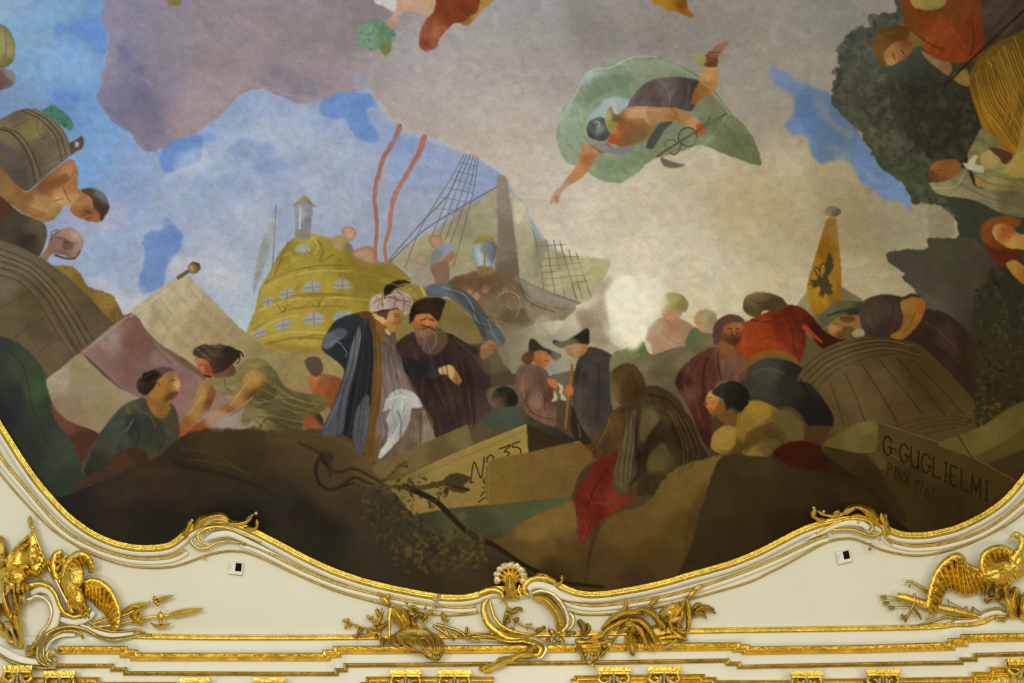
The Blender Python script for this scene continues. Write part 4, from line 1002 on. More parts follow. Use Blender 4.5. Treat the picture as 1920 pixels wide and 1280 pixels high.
@painted_flying_figure|flying man with a winged helmet and billowing green cloak
P 1070,230,98a890 1120,180,87947a 1180,130,909c84 1240,125,878f76 1350,230,74795a 1400,280,6c7250 1330,260,7c825f 1120,310,8c9c7c 1060,280,8f9f85 1250,250,7a8568 1100,140,a5b3a8 1150,200,8c9f94 1170,160,7f9270 1140,170,86987c 1120,260,94a48c 1280,135,7c8468 1300,240,7c8466 1370,290,70754f s1.6 n1.5 f40:.07 / 1044,242 1055,205 1072,185 1088,152 1104,132 1118,136 1140,124 1165,110 1192,106 1204,110 1230,104 1272,122 1310,142 1345,178 1372,212 1396,235 1416,265 1426,309 1390,300 1350,285 1312,272 1274,285 1222,300 1194,325 1162,343 1122,336 1092,316 1060,302 1046,272
S b4c0b0 4,2 a.8 s1.5 / 1050,225 1072,188 1092,154 1110,132 1145,126 1188,107 1230,106
S 6f8266 5 a.5 s4 / 1110,150 1130,170 1165,160 1200,140
S 6f8266 5 a.5 s4 / 1350,200 1380,250 1410,300
S b0bca8 3 a.5 s3 / 1320,160 1350,190 1368,215
S 9cac8e 5 a.5 s3 / 1300,285 1340,250 1360,220
P 1150,195,acbaba 1130,215,9fb0b4 1170,190,a4b2b4 s4 n2 / 1098,232 1108,212 1128,196 1132,186 1160,181 1185,190 1172,204 1150,220 1120,232
>tunic
P 1210,180,64564f 1250,170,6c625e 1290,170,4c4440 1200,195,6a605c 1230,190,52443f 1300,160,403834 1270,190,544c48 s1.4 f110:.14 / 1176,203 1194,170 1224,149 1270,144 1314,152 1308,178 1297,208 1265,204 1230,202 1200,206
S 8c8480 2 a.6 / 1238,150 1256,175 1254,200
P 1232,250,4c5048 1250,235,50504a s2 / 1212,275 1222,248 1240,230 1262,228 1245,245 1225,278
>leg
P 1330,140,c0905a 1320,175,9a6630 1338,160,b4834c 1305,188,8a5428 s1.2 / 1310,154 1318,128 1330,122 1344,128 1346,150 1340,172 1318,184 1297,196 1300,174
P 1330,110,8a5638 1345,90,94644a 1330,120,6a3a24 1360,82,9c6c50 s1 / 1318,122 1318,108 1334,94 1348,82 1368,78 1356,94 1347,108 1345,124 1332,126
S 5c3020 2 a.8 / 1322,108 1345,112
S 5c3020 2 a.8 / 1328,98 1350,98
P 9c9458 s1.2 n1 / 1300,102 1316,102 1324,108 1322,118 1312,126 1306,116
>torso
P 1190,212,c8996c 1180,245,9c6834 1210,250,8c6c3c 1165,265,8f5c2c 1160,230,8a5428 1210,215,c8976a 1200,265,94743c 1150,245,b0683c s1.3 / 1148,232 1160,214 1184,200 1222,203 1228,238 1218,256 1192,272 1165,278 1150,262
>arm
P 1240,212,b0845a 1280,215,a8784c 1300,232,c08c60 1265,225,9c6c38 s1.1 / 1212,203 1245,201 1276,205 1300,218 1316,232 1308,246 1294,240 1268,226 1240,226 1222,236
>pointing_arm
P 1110,280,c4926c 1085,315,bc8860 1060,350,b07850 1130,275,a86038 1045,370,b4744c 1100,300,a87048 s1.1 / 1098,268 1115,262 1145,272 1140,284 1120,290 1110,310 1092,332 1064,350 1052,362 1047,380 1038,380 1030,384 1038,362 1054,345 1070,325 1085,300 1090,280
S 8a4c2c 1.4 a.8 / 1038,372 1048,370
>scarf
P 1120,268,8f8f96 1170,282,7f7f8a s1.5 / 1092,256 1118,262 1150,277 1192,272 1178,287 1152,290 1122,280
>hand
P c05c38 1320,238,b4552f s1 / 1304,236 1318,231 1328,238 1320,250 1310,252
>head
P c4603a 1150,262,b0502c 1160,245,c86c44 s1.2 / 1140,262 1146,246 1156,240 1160,255 1152,270 1138,266
>helmet
P 1120,240,8a9092 1110,250,3f4445 1130,255,4a4c4c 1135,230,4f5658 1108,235,5a6264 s1 / 1100,242 1106,226 1124,219 1138,226 1146,242 1140,260 1124,265 1106,258
S c0b048 2.5 a.7 / 1092,254 1110,262 1135,268
>helmet_wing
P 1142,220,b4a468 1150,235,a08a48 1158,222,6a5430 s1 / 1134,228 1138,208 1146,199 1152,212 1163,219 1160,232 1148,250 1140,244
>herald_staff
S 5c5440 4,3 / 1232,293 1280,262 1362,213
S 4f5040 3 / 1308,256 1302,270 1290,274 1276,268 1272,256 1278,244 1290,239 1302,244 1308,256
S 54503c 2.5 / 1276,272 1272,284 1264,290 1257,287
S 6a6450 2.5 / 1246,272 1250,264 1262,262 1270,270
S 4f5040 2.5 / 1322,232 1330,226 1331,218
P 5c5c54 1250,308,6c6a60 s1.2 / 1239,294 1252,300 1270,306 1285,309 1266,315 1246,312 1240,304
@painted_putto|red-draped cherub reaching down from the top edge
P 770,10,cba07c 740,25,c49a80 730,50,bd8c6c 790,0,c8a076 s1.4 / 748,-100 860,-100 825,0 812,18 800,34 785,24 770,20 755,24 744,42 732,58 716,62 722,46 734,30 744,8
P 880,20,a8803c 870,42,946830 900,5,b08a44 s1.4 / 868,-100 960,-100 925,0 905,18 890,36 875,48 864,44 866,30
>drape
P 800,85,8f3c26 830,30,863e1e 860,20,81391a 820,60,a8623f 815,75,a05a3c 850,5,84401e 795,60,a05838 s1.3 f60:.12 / 786,84 788,60 800,34 815,15 835,-100 905,-100 898,12 882,30 868,42 852,44 840,55 824,72 820,88 800,97 790,92
>vine_leaves
P 6f8f70 690,60,7f9c7c 710,50,62845f s1.5 n4 / 666,46 690,40 702,34 722,44 744,64 736,74 733,94 724,104 714,92 700,94 674,86 670,66
F 557a58,83a080,6a8c66 60 9 a.6 / 668,42 720,36 744,66 720,100 672,88
P 7c7f48 s1.5 n2 / 716,78 730,76 732,96 724,105 712,92
P ccc8b4 s2 n3 / 702,-100 748,-100 744,8 735,22 720,12 700,0
@painted_ochre_wing|ochre feathered wing dipping in at the top right of centre
P 1260,10,a87424 1290,20,946018 1240,5,b07c24 1280,5,7f4c14 s1.3 / 1200,-100 1290,-100 1288,5 1300,28 1292,32 1270,22 1252,20 1236,10 1222,0
@painted_ochre_drape|small ochre drape at the top left edge
P 8a7840 s2 n2 / 305,-100 345,-100 340,4 325,10 314,2
@painted_crate|large pale olive packing crate with painted numbering
P 780,850,6c6040 870,810,6f6442 740,880,6a5c3c 820,850,5c5238 s1.3 / 700,872 760,846 860,802 878,796 892,800 890,826 868,842 780,880 740,895 712,895
Q 910,810,564c32 930,815,4c4430 s1.3 / 878,796 905,797 945,808 990,795 990,800 900,835 884,826
Q 960,820,8f7f42 870,880,8c7c48 800,930,8a7a4a 900,920,857440 980,810,968648 760,900,74683c 840,945,847446 s1.2 / 718,905 766,888 868,842 988,794 991,850 915,872 918,946 850,952 775,967 745,930
Q 3a3020 1010,810,332a1c s1.5 / 988,794 1060,826 1074,832 1040,838 991,850
>number
S 2e2412 2.4 s.8 / 882,905 889,866 902,896 908,857
S 2e2412 2 s.8 / 883,905 888,903
S 2e2412 2.4 s.8 / 913,866 914,858 920,853 925,856 926,864
S 2e2412 2.6 s.8 / 937,841 946,838 957,834 946,846 953,847 955,851 951,854
S 2e2412 2.6 s.8 / 974,828 962,832 961,838 970,838 976,843 976,849
S 2e2412 2.4 s.8 / 914,898 908,898 907,904 914,908 913,914 906,914
S 2e2412 2.4 s.8 / 897,941 905,935 915,931
S 2e2412 2.4 s.8 / 901,930 907,923 914,920
S 2e2412 1.8 s.8 / 913,876 914,884
@painted_brown_board|plain brown board of a second crate
P 1000,870,705c32 1060,860,6f5a30 950,900,74602f 1070,900,66522c 1100,850,6c5028 1030,920,6a5630 s1.4 / 916,868 991,848 1075,830 1108,846 1110,862 1085,890 1066,935 1000,938 918,948
S 8a7440 2 a.6 / 916,868 916,946
@painted_teal_cloth|muted teal cloth under the crate
P 960,960,49523e 1040,945,4c563f 850,980,434a38 900,1000,3c402e 800,990,3a3c2c s1.6 / 770,968 850,953 960,942 1066,932 1062,942 1000,966 940,1002 920,1016 860,1010 800,996
@painted_fallen_branch|dark broom handle and leafy branches over the crate
S 241f14 11,7 s2.5 / 760,912 815,938 850,972 880,1000 930,1024 985,1060 1050,1090 1130,1100
S 3c3420 8,12 s2 a.9 / 740,912 790,914 840,903 866,902
S 4a4028 5,3 s1.5 a.9 / 700,910 740,912 770,918
P 3f3622 s1.6 n3 / 832,898 850,888 872,890 882,900 868,908 880,918 860,924 842,916
S 2a2418 4 / 840,908 860,914 878,918
S 40391f 5 s2 a.8 / 715,905 735,888 752,872 762,866
F 4f4524,3a331c,5a4e2a 26 9 / 715,895 755,862 768,868 745,905
F 4c4224,3a331c,5c502c 30 10 / 745,895 800,880 806,900 780,960 745,950
F 4a4022,3a331c 16 9 / 800,935 840,915 842,930 805,960
F 3f3c28,544c30,2c2a1e,4a452c 240 12 a.75 / 680,910 740,910 800,980 900,1000 920,1070 760,1080 680,990
F 54482a,5e522e,3a3018 130 13 a.65 / 740,1010 900,990 915,1060 800,1080
S 2c2818 2 a.7 / 720,930 712,990 716,1050
S 4a452c 2 a.6 / 730,960 780,1000 800,1050
P 5c5638 a.8 s2 / 858,965 868,958 874,968 864,975
+painted_sky
P 5f93c8 a.6 s2.5 n6 / 100,50 118,48 120,62 108,66
P 6a97c6 a.6 s4 n8 / 150,50 178,42 194,55 194,75 170,70
P 8d9ec8 a.7 s3 n6 / 478,282 500,262 515,280 500,300 484,296
P 8aa2c6 a.6 s3 n8 / 425,285 455,262 480,265 470,290 440,296
P 7f9dce a.6 s2 n4 / 384,250 398,245 404,258 392,264
P c2ccd8 a.5 s8 n12 / 330,300 380,280 400,300 370,330 340,330
P b9c4d4 a.5 s9 n14 / 440,380 500,370 510,420 470,440 440,420
P 7c9ccf a.8 s2 n3 / 312,400 322,402 330,412 318,410
S 7693ae 1.5 a.6 / 44,150 50,146 54,148
S 7693ae 1.5 a.6 / 58,150 66,152 70,151
S 7693ae 1.5 a.6 / 28,166 36,164 44,168
S 7693ae 1.5 a.6 / 62,174 68,171
S 7693ae 1.5 a.6 / 78,160 86,163
S 7693ae 1.5 a.6 / 32,192 40,194
S 7693ae 1.5 a.5 / 88,172 92,175
P 90a8c8 a.6 s3 n5 / 668,366 676,362 682,372 672,376
P a9aecb a.4 s10 n14 / 520,330 560,310 600,330 570,360
+painted_cloud
P 77728a a.55 s4 n8 / 215,90 232,84 245,105 262,118 268,135 248,138 228,120
P 757388 a.5 s5 n8 / 238,160 262,158 285,175 300,215 285,235 262,215 245,190
P 827b8b a.5 s4 n8 / 255,225 285,250 300,262 285,275 265,262
P 857a80 a.45 s4 n8 / 505,120 540,130 560,140 600,150 596,175 570,180 545,165
P 8f9099 a.5 s3 n6 / 565,150 590,148 600,165 580,176
P a8969a a.5 s6 n8 / 330,230 372,205 400,200 385,225 345,245
P 9a9fae a.5 s4 n6 / 655,140 680,135 690,160 668,168
S b8a29c 3 a.5 s3 n4 / 200,60 200,95 196,130 194,160
S 7f7080 2.5 a.5 s2 n4 / 196,182 215,212 240,238 268,262 280,282
S b7a29d 4 a.45 s3 n4 / 400,212 430,186 470,158 520,172 580,186 640,166 690,162
P b6aeaa a.5 s10 n14 / 780,95 830,100 850,140 800,150 770,125
P 8c847c a.4 s9 n12 / 1160,60 1220,70 1260,110 1210,100 1150,85
P 958f8c a.4 s8 n12 / 1280,60 1330,55 1320,100 1290,95
P bfb8ae a.4 s12 n16 / 880,200 960,180 1000,240 940,280 880,250
P c7beb8 a.45 s10 n16 / 1000,330 1080,340 1040,400 990,380
P a69a8c a.35 s14 n16 / 1400,60 1500,90 1480,140 1400,120
P 9f9274 a.3 s14 n16 / 1560,330 1640,400 1600,470 1530,420
P d3cdbb a.4 s14 n16 / 1300,480 1420,490 1440,560 1340,560
P bcb199 a.4 s10 n14 / 1450,280 1500,290 1520,330 1470,340
P 988f80 a.4 s8 n10 / 1540,230 1560,260 1600,300 1580,300 1545,270
P cdb9a0 a.3 s10 n14 / 1180,360 1260,350 1280,400 1200,410
+painted_blue_gap
P 5577a8 a.5 s5 n7 / 1500,200 1530,215 1570,245 1580,270 1540,262 1510,240
P 7f98c4 a.5 s4 n6 / 1600,300 1640,330 1660,350 1630,340
P 98a4bc a.4 s3 n5 / 1440,128 1455,140 1450,148
+painted_hull
P 8b8880 a.9 s2 n2 / 975,520 1010,540 1060,560 1085,572 1040,575 990,552
P 5f4a34 a.6 s4 n4 / 850,530 900,522 940,530 940,545 890,545 850,545
P 92826c a.5 s4 n5 / 985,575 1030,580 1040,600 1000,600
P 4f4230 a.5 s4 n5 / 935,590 980,580 990,600 950,608
P 7b6a52 a.5 s3 n4 / 900,560 930,555 945,575 930,590 905,580
S 9a8e80 2 a.6 s1.5 / 930,560 945,548 968,552 975,570 968,595
S 4f4030 2.5 a.6 s1.5 / 975,535 985,560 1010,575 1040,585
S 6c6058 3 a.6 s1.5 / 1040,575 1060,588 1050,600
S a49888 1.5 a.5 / 865,580 900,605 940,612
+painted_sail
P 7f806a a.55 s4 n3 / 1005,440 1025,455 1020,490 1005,520 1000,480
P c0bb98 a.6 s4 n3 / 1025,520 1060,500 1095,480 1110,500 1075,530 1040,548
P 989470 a.6 s3 n3 / 1040,470 1060,475 1065,500 1045,505
S 8d8a72 3 a.6 s3 / 820,435 850,400 900,375
S b2af90 2 a.6 s1.5 / 862,508 880,495 895,488
S 7a7360 1.6 a.8 / 1024,450 1042,556
S 7a7360 1.6 a.8 / 1050,452 1082,562
S 7a7360 1.4 a.8 / 1010,500 1092,492
S 7a7360 1.4 a.8 / 1016,524 1100,515
+painted_stern
P 8a7a30 a.5 s3 n2 / 645,452 665,480 690,500 688,560 660,560 650,500
P b4a448 a.5 s4 / 500,530 530,512 560,505 540,525 505,545
P 7c6b28 a.6 s2 / 560,556 600,550 650,552 600,558
P b0a048 a.5 s3 / 495,590 520,580 515,600 490,606
S 6b5b22 2 a.6 / 596,575 600,566 592,562
S 6b5b22 2 a.6 / 530,588 535,578 528,574
S c8ba62 2 a.6 / 602,578 608,566
S 7c6b28 2 a.6 / 575,470 590,480 600,470
S 6b5b22 3 a.4 s2 / 700,510 740,520 780,545
S 6b5b22 3 a.4 s2 / 690,540 730,555 770,575
S a49440 3 a.5 s2 / 700,525 745,535 785,560
P 6f602a a.4 s5 / 500,640 560,648 620,650 600,660 540,662
+painted_tub
S 3f3626 1.2 a.7 / 75,215 70,240 82,262
S 8c8060 3 a.4 s2 / 70,250 90,244 104,262
S 3f3626 2 a.5 / 90,320 120,300 132,290
+painted_porter
P 7a4a28 a.6 s3 / 70,350 100,335 125,325 128,340 105,352 80,362
P c49a62 a.7 s2 / 120,368 138,360 150,366 140,376 124,380
P 8f5f30 a.6 s2 / 40,380 60,388 90,402 70,408 45,396
S 5a381c 2 a.7 / 118,350 125,368 132,378
S 3a2214 1.6 a.8 / 152,402 160,404
S 4a2a18 1.4 a.8 / 162,410 168,408
+painted_old_man
S 3c2a24 2 a.8 / 120,452 127,455
S 3c2a24 2 a.8 / 118,462 124,468
S c0a08c 3 a.6 s2 / 134,434 148,445 150,458
S 4a3830 2 a.7 / 98,450 96,436 108,430
+painted_flag
P 8c7d54 a.5 s4 n3 / 440,640 480,640 520,660 470,665
P c2b994 a.5 s6 n5 / 300,560 340,540 360,570 320,600
P 94875f a.4 s6 n5 / 380,600 430,620 410,650 380,640
P 9c7f7a a.4 s5 n5 / 300,650 340,690 320,710 280,680
P a39aa0 a.5 s5 n4 / 380,780 420,770 440,795 400,805
S 6a4c44 3 a.5 s3 / 255,610 285,645 320,680
S 7c7050 2 a.6 s2 / 262,602 290,640 330,676 372,704
+painted_green_sailor
S 262a26 4 a.6 s2 / 252,790 262,810 255,835
S 586058 3 a.6 s1.5 / 260,770 280,778 292,800
S 262a26 3 a.5 s2 / 300,800 310,820 300,840
S 5d6a70 3 a.6 s1.5 / 248,790 238,808
S 1f1a16 1.6 a.8 / 328,726 336,727
S 2a1a10 1.4 a.9 / 322,712 327,712
P c8a080 a.8 s1 / 330,716 337,720 336,728 329,728
P 1f1814 a.8 s1 n2 / 268,700 290,694 300,700 285,712 270,716
S 4c423c 1.4 a.7 / 266,712 280,702 296,697
+painted_hauler
S 2f2019 2 a.7 / 372,660 390,654 415,655 440,664
S 5a463c 2 a.6 / 380,666 400,664 420,670
S 4a2c1a 1.4 a.8 / 372,682 378,683
P c07a52 a.7 s1.2 / 374,688 380,686 384,696 378,698
S 4c482c 2.5 a.6 s1.5 / 515,700 520,720 510,740
S 8f8860 2.5 a.6 s1.5 / 525,745 545,745 570,752
S 3f3c24 2 a.6 s1.5 / 500,756 530,762 556,782
S 3f3c24 2 a.6 s1.5 / 420,710 424,726 436,734
S 6a4424 3 a.5 s2 / 496,722 470,752 430,780
S c0a064 3 a.6 s2 / 470,708 450,735 432,760
S c0a064 3 a.5 s2 / 382,730 370,755 352,778
S 5e351c 1.4 a.8 / 326,818 340,808
S 5e351c 1.4 a.8 / 352,822 366,812
+painted_cloak_merchant
S 1a1e22 5 a.7 s2 / 690,600 696,660 690,740
S 3a4048 3 a.6 s2 / 684,600 688,640
S 8c94a4 3 a.5 s2 / 676,628 670,660 664,690
S 767c8c 2.5 a.5 s2 / 612,800 628,766 640,740
S 767c8c 2 a.5 s2 / 684,760 688,790 680,830
S 9a8e8c 3 a.5 s2 / 738,690 755,710 765,735
S 55494a 3 a.6 s2 / 716,700 722,740 718,765
S 55494a 3 a.6 s2 / 745,770 752,790 750,830
S b0a4a4 3 a.5 s1.5 / 796,770 804,805
S 8a7c78 3 a.5 s1.5 / 712,830 720,810 716,790
S 5f524e 2 a.7 / 740,655 752,690 775,715
S 3a2c28 4 a.6 s2 / 748,650 762,680 782,720
S 7a808c 2 a.6 / 760,760 748,790 736,812
S d4dae0 2.5 a.6 s1.5 / 732,748 750,742 766,746
S 6a4a4a 1.8 a.6 / 706,556 712,566 708,576
S 6a4a4a 1.8 a.6 / 764,556 770,566 762,580
S d0c8c6 2 a.6 / 720,556 740,552 756,556
S 1c120c 1.6 a.8 / 739,592 745,593
S 5c3018 1.6 a.8 / 738,606 744,606
P 3a2418 a.8 s1.2 / 712,582 730,580 728,588 724,600 718,594 706,590
P a86e40 a.7 s1.5 / 742,594 750,597 746,606 740,602
+painted_bearded_merchant
S 2a1a14 2 a.9 / 788,600 798,598
S 2a1a14 2 a.9 / 806,599 814,601
P c8804e a.7 s1.2 / 798,600 804,602 805,610 798,610
S 3c2418 2.4 a.8 / 792,616 804,613 816,620
S 9c8874 3 a.5 s2 / 788,622 796,640 792,656
S a08c78 2.5 a.5 s2 / 815,622 818,640 806,660
S 281e20 5 a.5 s3 / 772,650 764,690 776,720
S 5a4a48 3 a.5 s2 / 858,640 890,668 906,690
S 281e20 5 a.5 s3 / 880,690 884,740 890,790
S 54443c 3 a.4 s2 / 850,740 846,780 850,800
S 1c1412 3 a.5 s2 / 772,590 780,575 800,568 820,570
+painted_soldier
S 3a2820 1.4 a.8 / 1022,664 1028,665
S 4a2c1c 1.6 a.8 / 1020,676 1028,676
S 9a7870 3 a.5 s2 / 984,700 978,720 984,745
S 4a3830 3 a.6 s2 / 1012,700 1020,730 1022,770
S 9a7870 3 a.5 s2 / 1010,735 1018,750 1010,765
S 3a2c26 2 a.7 / 992,770 1010,780 1036,786
+painted_officer
S 3a2418 1.4 a.8 / 1066,655 1072,654
S 4a2c1c 1.6 a.8 / 1064,664 1070,664
S 5a5456 3 a.5 s2 / 1092,690 1086,730 1088,780
S 2a2828 4 a.5 s3 / 1120,680 1124,730 1118,790
S 5a5456 2.5 a.5 s2 / 1140,690 1146,730 1142,770
S 5c5450 2 a.6 / 1092,668 1098,660
+painted_hat_worker
S b04a26 4 a.5 s2 / 1398,622 1392,645 1396,660
S 4a160e 5 a.5 s3 / 1410,600 1440,602 1460,590
S 6a1e12 3 a.5 s2 / 1420,640 1440,632 1462,640
S b04a26 3 a.5 s2 / 1418,610 1430,600 1448,598
S 54564e 5 a.5 s3 / 1410,700 1440,690 1470,700
S 14141a 6 a.5 s3 / 1500,710 1520,745 1535,785
S 3a2c1a 2 a.7 / 1405,560 1425,568 1450,562 1468,566
S 6c5a3c 2 a.6 / 1402,572 1415,560 1430,554
+painted_burgundy_man
S 6f463e 4 a.5 s2 / 1292,690 1282,715 1290,735
S 2c1412 5 a.6 s3 / 1325,672 1318,710 1322,760
S 6f463e 3 a.5 s2 / 1305,690 1302,740 1318,800
S 2a1812 3 a.7 s1.5 / 1345,660 1348,690 1352,712
S 2a1812 1.6 a.9 / 1366,616 1372,616
S 2a1812 1.6 a.9 / 1380,615 1386,617
S c08058 2 a.7 / 1376,618 1378,626
P 4a2c1c a.7 s2 / 1360,632 1372,636 1386,630 1384,644 1368,646
+painted_yellow_shirt_sailor
S a68a40 4 a.6 s2 / 1400,775 1424,764 1440,770
S 54401a 3 a.6 s2 / 1392,790 1400,815 1396,840
S a68a40 3 a.5 s2 / 1342,815 1352,808 1364,805
S 5c461c 3 a.6 s2 / 1362,835 1374,828 1384,838
S 3a3a40 2 a.6 / 1350,728 1366,722 1382,724
S 2a1a10 1.4 a.9 / 1320,756 1326,757
+painted_hooded_figure
S 6a5638 3 a.6 s2 / 1148,712 1152,735 1162,752
S 2c2012 3 a.5 s2 / 1182,700 1192,720 1190,742
S 7a5a2c 2.5 a.6 s1.5 / 1142,785 1136,808 1124,826
S 2c2012 3 a.6 s2 / 1112,850 1130,838 1142,818
S 686048 3 a.6 s1.5 / 1190,768 1180,800 1164,840 1154,880
S 5c5238 3 a.5 s2 / 1216,764 1238,762 1262,780
S 1a120a 6 a.5 s3 / 1260,800 1280,840 1300,860
S 54492e 3 a.5 s2 / 1215,890 1235,878 1250,858
+painted_red_cloth
S 3c100c 4 a.5 s2 / 1140,880 1118,910 1100,950
S 8c3c2c 3 a.5 s2 / 1098,920 1110,940 1140,945
S 8c3c2c 3 a.5 s2 / 1094,970 1100,990 1092,1010
+painted_flying_figure
S 4a403e 2 a.6 / 1200,180 1190,195 1186,202
S 7a6c66 2 a.6 / 1215,165 1205,185 1202,200
S 3a3230 3 a.5 s2 / 1276,155 1285,175 1280,200
S 6e6460 2 a.6 / 1292,160 1290,180
S 8a5a30 2 a.6 s1.5 / 1205,225 1210,245 1200,260
S 6a4424 1.6 a.7 / 1260,205 1270,215 1262,222
S dcae84 2.5 a.5 s1.5 / 1190,208 1215,207 1240,207
S 6a3c20 2 a.6 / 1108,272 1124,284
S d0a27c 2 a.5 / 1096,285 1082,308 1064,334
S a0421e 1.4 a.8 / 1042,368 1046,378
S 6f8a6c 3 a.5 s3 / 1080,200 1090,240 1110,280
S b0c0a8 2.5 a.5 s2 / 1052,245 1062,268 1090,262
S 758a66 4 a.5 s3 / 1230,120 1260,130 1290,145
S a8b894 3 a.4 s2 / 1260,120 1300,142 1330,166
S 7a8e6c 3 a.5 s2 / 1140,330 1180,310 1210,285
S 3a3c3c 2 a.7 / 1106,228 1116,240 1114,256
S b8bcbc 2 a.8 / 1116,228 1124,230 1122,238
+painted_reaper
S 4a200c 4 a.5 s3 / 1712,60 1740,80 1770,95
S 94502a 3 a.5 s2 / 1760,40 1790,60 1810,90
S 4a200c 4 a.5 s3 / 1820,30 1826,70 1820,104
S 2c180c 2 a.8 / 1690,94 1694,100
S 8a5c28 2 a.5 / 1650,72 1664,62 1680,60
S 8a5c28 2 a.5 / 1645,92 1652,100 1656,112
+painted_child
S 4a2410 1.6 a.8 / 1878,428 1884,432
S 8a3c24 2 a.7 / 1890,446 1896,442
S 9a6024 2 a.5 / 1844,430 1858,416
S 9a6024 2 a.5 / 1846,450 1862,460
+painted_veiled_reaper
S 5a5434 3 a.6 s2 / 1830,330 1860,345 1900,350
S a49c6c 3 a.6 s2 / 1850,300 1862,318 1890,322
S 5a5434 2 a.6 / 1870,330 1900,338 1940,338
S 2c1a10 1.4 a.8 / 1758,318 1764,320
+painted_brown_drape_man
S 54423c 3 a.5 s2 / 1730,600 1760,620 1790,650
S 241814 4 a.5 s3 / 1740,640 1780,670 1810,710
S 54423c 3 a.5 s2 / 1640,565 1628,590 1636,615
S 5c3c18 2 a.6 s1.5 / 1716,585 1706,610 1694,622
+painted_green_cap_man
S 24180e 1.6 a.9 / 1562,606 1567,607
S 6a4018 1.6 a.8 / 1568,620 1576,622
P 3c2a18 a.6 s2 n2 / 1576,594 1596,592 1604,600 1590,606 1578,602
+painted_dark_bale
P 554630 a.5 s6 n6 / 500,815 560,812 600,820 560,835 510,835
P 1e1d1a a.5 s10 n8 / 560,930 620,960 660,1000 600,1000 550,970
P 3f382c a.4 s8 n8 / 660,900 700,910 720,940 690,950
P 443828 a.5 s6 n5 / 240,890 300,870 340,880 300,900
+painted_crate
S 54482c 1.5 a.5 / 770,898 870,856 985,806
S a09258 1.5 a.5 / 770,890 868,844 986,796
F 4a3f22,3a301a 12 12 / 805,905 842,900 850,925 812,928
+painted_flying_figure
P 6e8268 a.5 s4 n3 / 1110,150 1150,140 1190,135 1170,160 1130,175 1095,200
P 9fae90 a.5 s4 n3 / 1185,118 1240,112 1280,128 1310,150 1270,135 1220,128
P 5f6a48 a.5 s5 n3 / 1310,225 1350,220 1385,262 1400,292 1360,270 1330,250
P 8a9670 a.5 s4 n3 / 1280,278 1310,255 1340,268 1310,272
P 75886a a.5 s5 n3 / 1130,300 1170,290 1200,290 1170,325 1135,325
P a8b8a8 a.6 s3 n2 / 1048,240 1056,212 1072,190 1068,215 1058,250
P 68553f a.5 s4 / 1168,250 1200,240 1215,255 1190,268 1170,270
P 7c5230 a.5 s3 / 1180,226 1206,222 1214,238 1196,244 1182,238
+painted_sail
P a9a68a a.5 s5 n3 / 880,400 920,370 930,400 925,440 890,440
P 87866c a.5 s5 n3 / 760,490 800,465 830,480 800,500
P a8a484 a.5 s4 n3 / 980,430 1000,440 1000,480 985,500 975,470
+painted_smoke
P a19a88 a.5 s4 n5 / 1040,640 1075,630 1090,660 1060,690 1035,675
P 6f684f a.5 s5 n6 / 900,660 940,640 960,680 930,700 905,700
P b8b4a6 a.5 s4 n5 / 1000,600 1030,595 1040,620 1010,630
P 857c6c a.5 s4 n4 / 1085,590 1108,592 1112,612 1092,615
+painted_dark_bale
P 3a3428 a.5 s8 n8 / 180,900 240,890 260,930 200,950
P 201f1e a.5 s10 n8 / 240,960 330,950 360,1000 280,1010
P 463c2c a.5 s6 n6 / 590,835 630,840 650,870 620,880
P 2a2a26 a.5 s8 n8 / 480,900 540,900 560,950 500,960
P 3c382c a.5 s6 n8 / 800,1040 880,1050 900,1090 820,1080
S 54482e 2.5 a.5 s2 / 350,860 420,870 470,890
S 1a1814 5 a.5 s4 / 560,830 600,850 620,890
+painted_tan_drapery
P 78663a a.5 s6 n5 / 960,1010 1000,980 1050,955 1060,975 1010,1010
P 4a3a1e a.5 s6 n5 / 1180,1030 1220,1010 1230,1060 1190,1080
P 6c5a30 a.5 s6 n5 / 1220,960 1260,910 1280,920 1250,980
P 52421f a.5 s5 n5 / 1040,1010 1080,1020 1090,1050 1050,1050
+painted_dark_ground
P 3e3420 a.5 s6 n5 / 1380,870 1440,862 1460,880 1400,900
P 241b10 a.5 s8 n6 / 1440,960 1520,960 1540,1000 1460,1010
P 382c1a a.5 s8 n6 / 1560,900 1620,920 1640,950 1580,940
+painted_right_cask
P 64563a a.4 s5 n4 / 1560,700 1600,680 1620,740 1590,770
P 3e3018 a.4 s5 n4 / 1700,700 1740,720 1760,760 1720,740
P 5a4c30 a.4 s5 n4 / 1640,700 1680,690 1700,740 1660,750
+painted_cask
P 6c624c a.4 s6 n5 / 20,470 60,490 100,530 60,520
P 4a402c a.4 s6 n5 / 40,590 90,610 100,640 60,640
P 6a5e48 a.4 s5 n5 / 100,650 130,640 110,690
+painted_glow
P f0f2ea s6 n4 / 1134,556 1155,525 1195,520 1228,545 1232,585 1210,630 1192,656 1172,650 1160,625 1144,600
P e4e4d8 a.8 s8 n5 / 1190,520 1240,530 1250,570 1225,600
+painted_sky
P 8fa3c0 a.5 s6 n8 / 180,330 240,300 260,330 220,380 180,370
P a6b6c8 a.5 s8 n10 / 280,380 340,360 360,400 310,430
P c4cad4 a.5 s6 n8 / 380,520 420,500 450,540 420,560
P 7f9bcb a.5 s4 n6 / 735,260 760,262 775,280 750,290
+painted_hooded_figure
H 2a1f12,5c5036 9 3,2 a.45 / 1240,760 1262,800 1275,850 1270,890 | 1285,775 1304,810 1318,850 1300,880
H 2a1f12,6a5c40 7 2.5 a.45 / 1172,772 1166,820 1158,880 1160,918 | 1196,768 1194,830 1188,880 1184,922
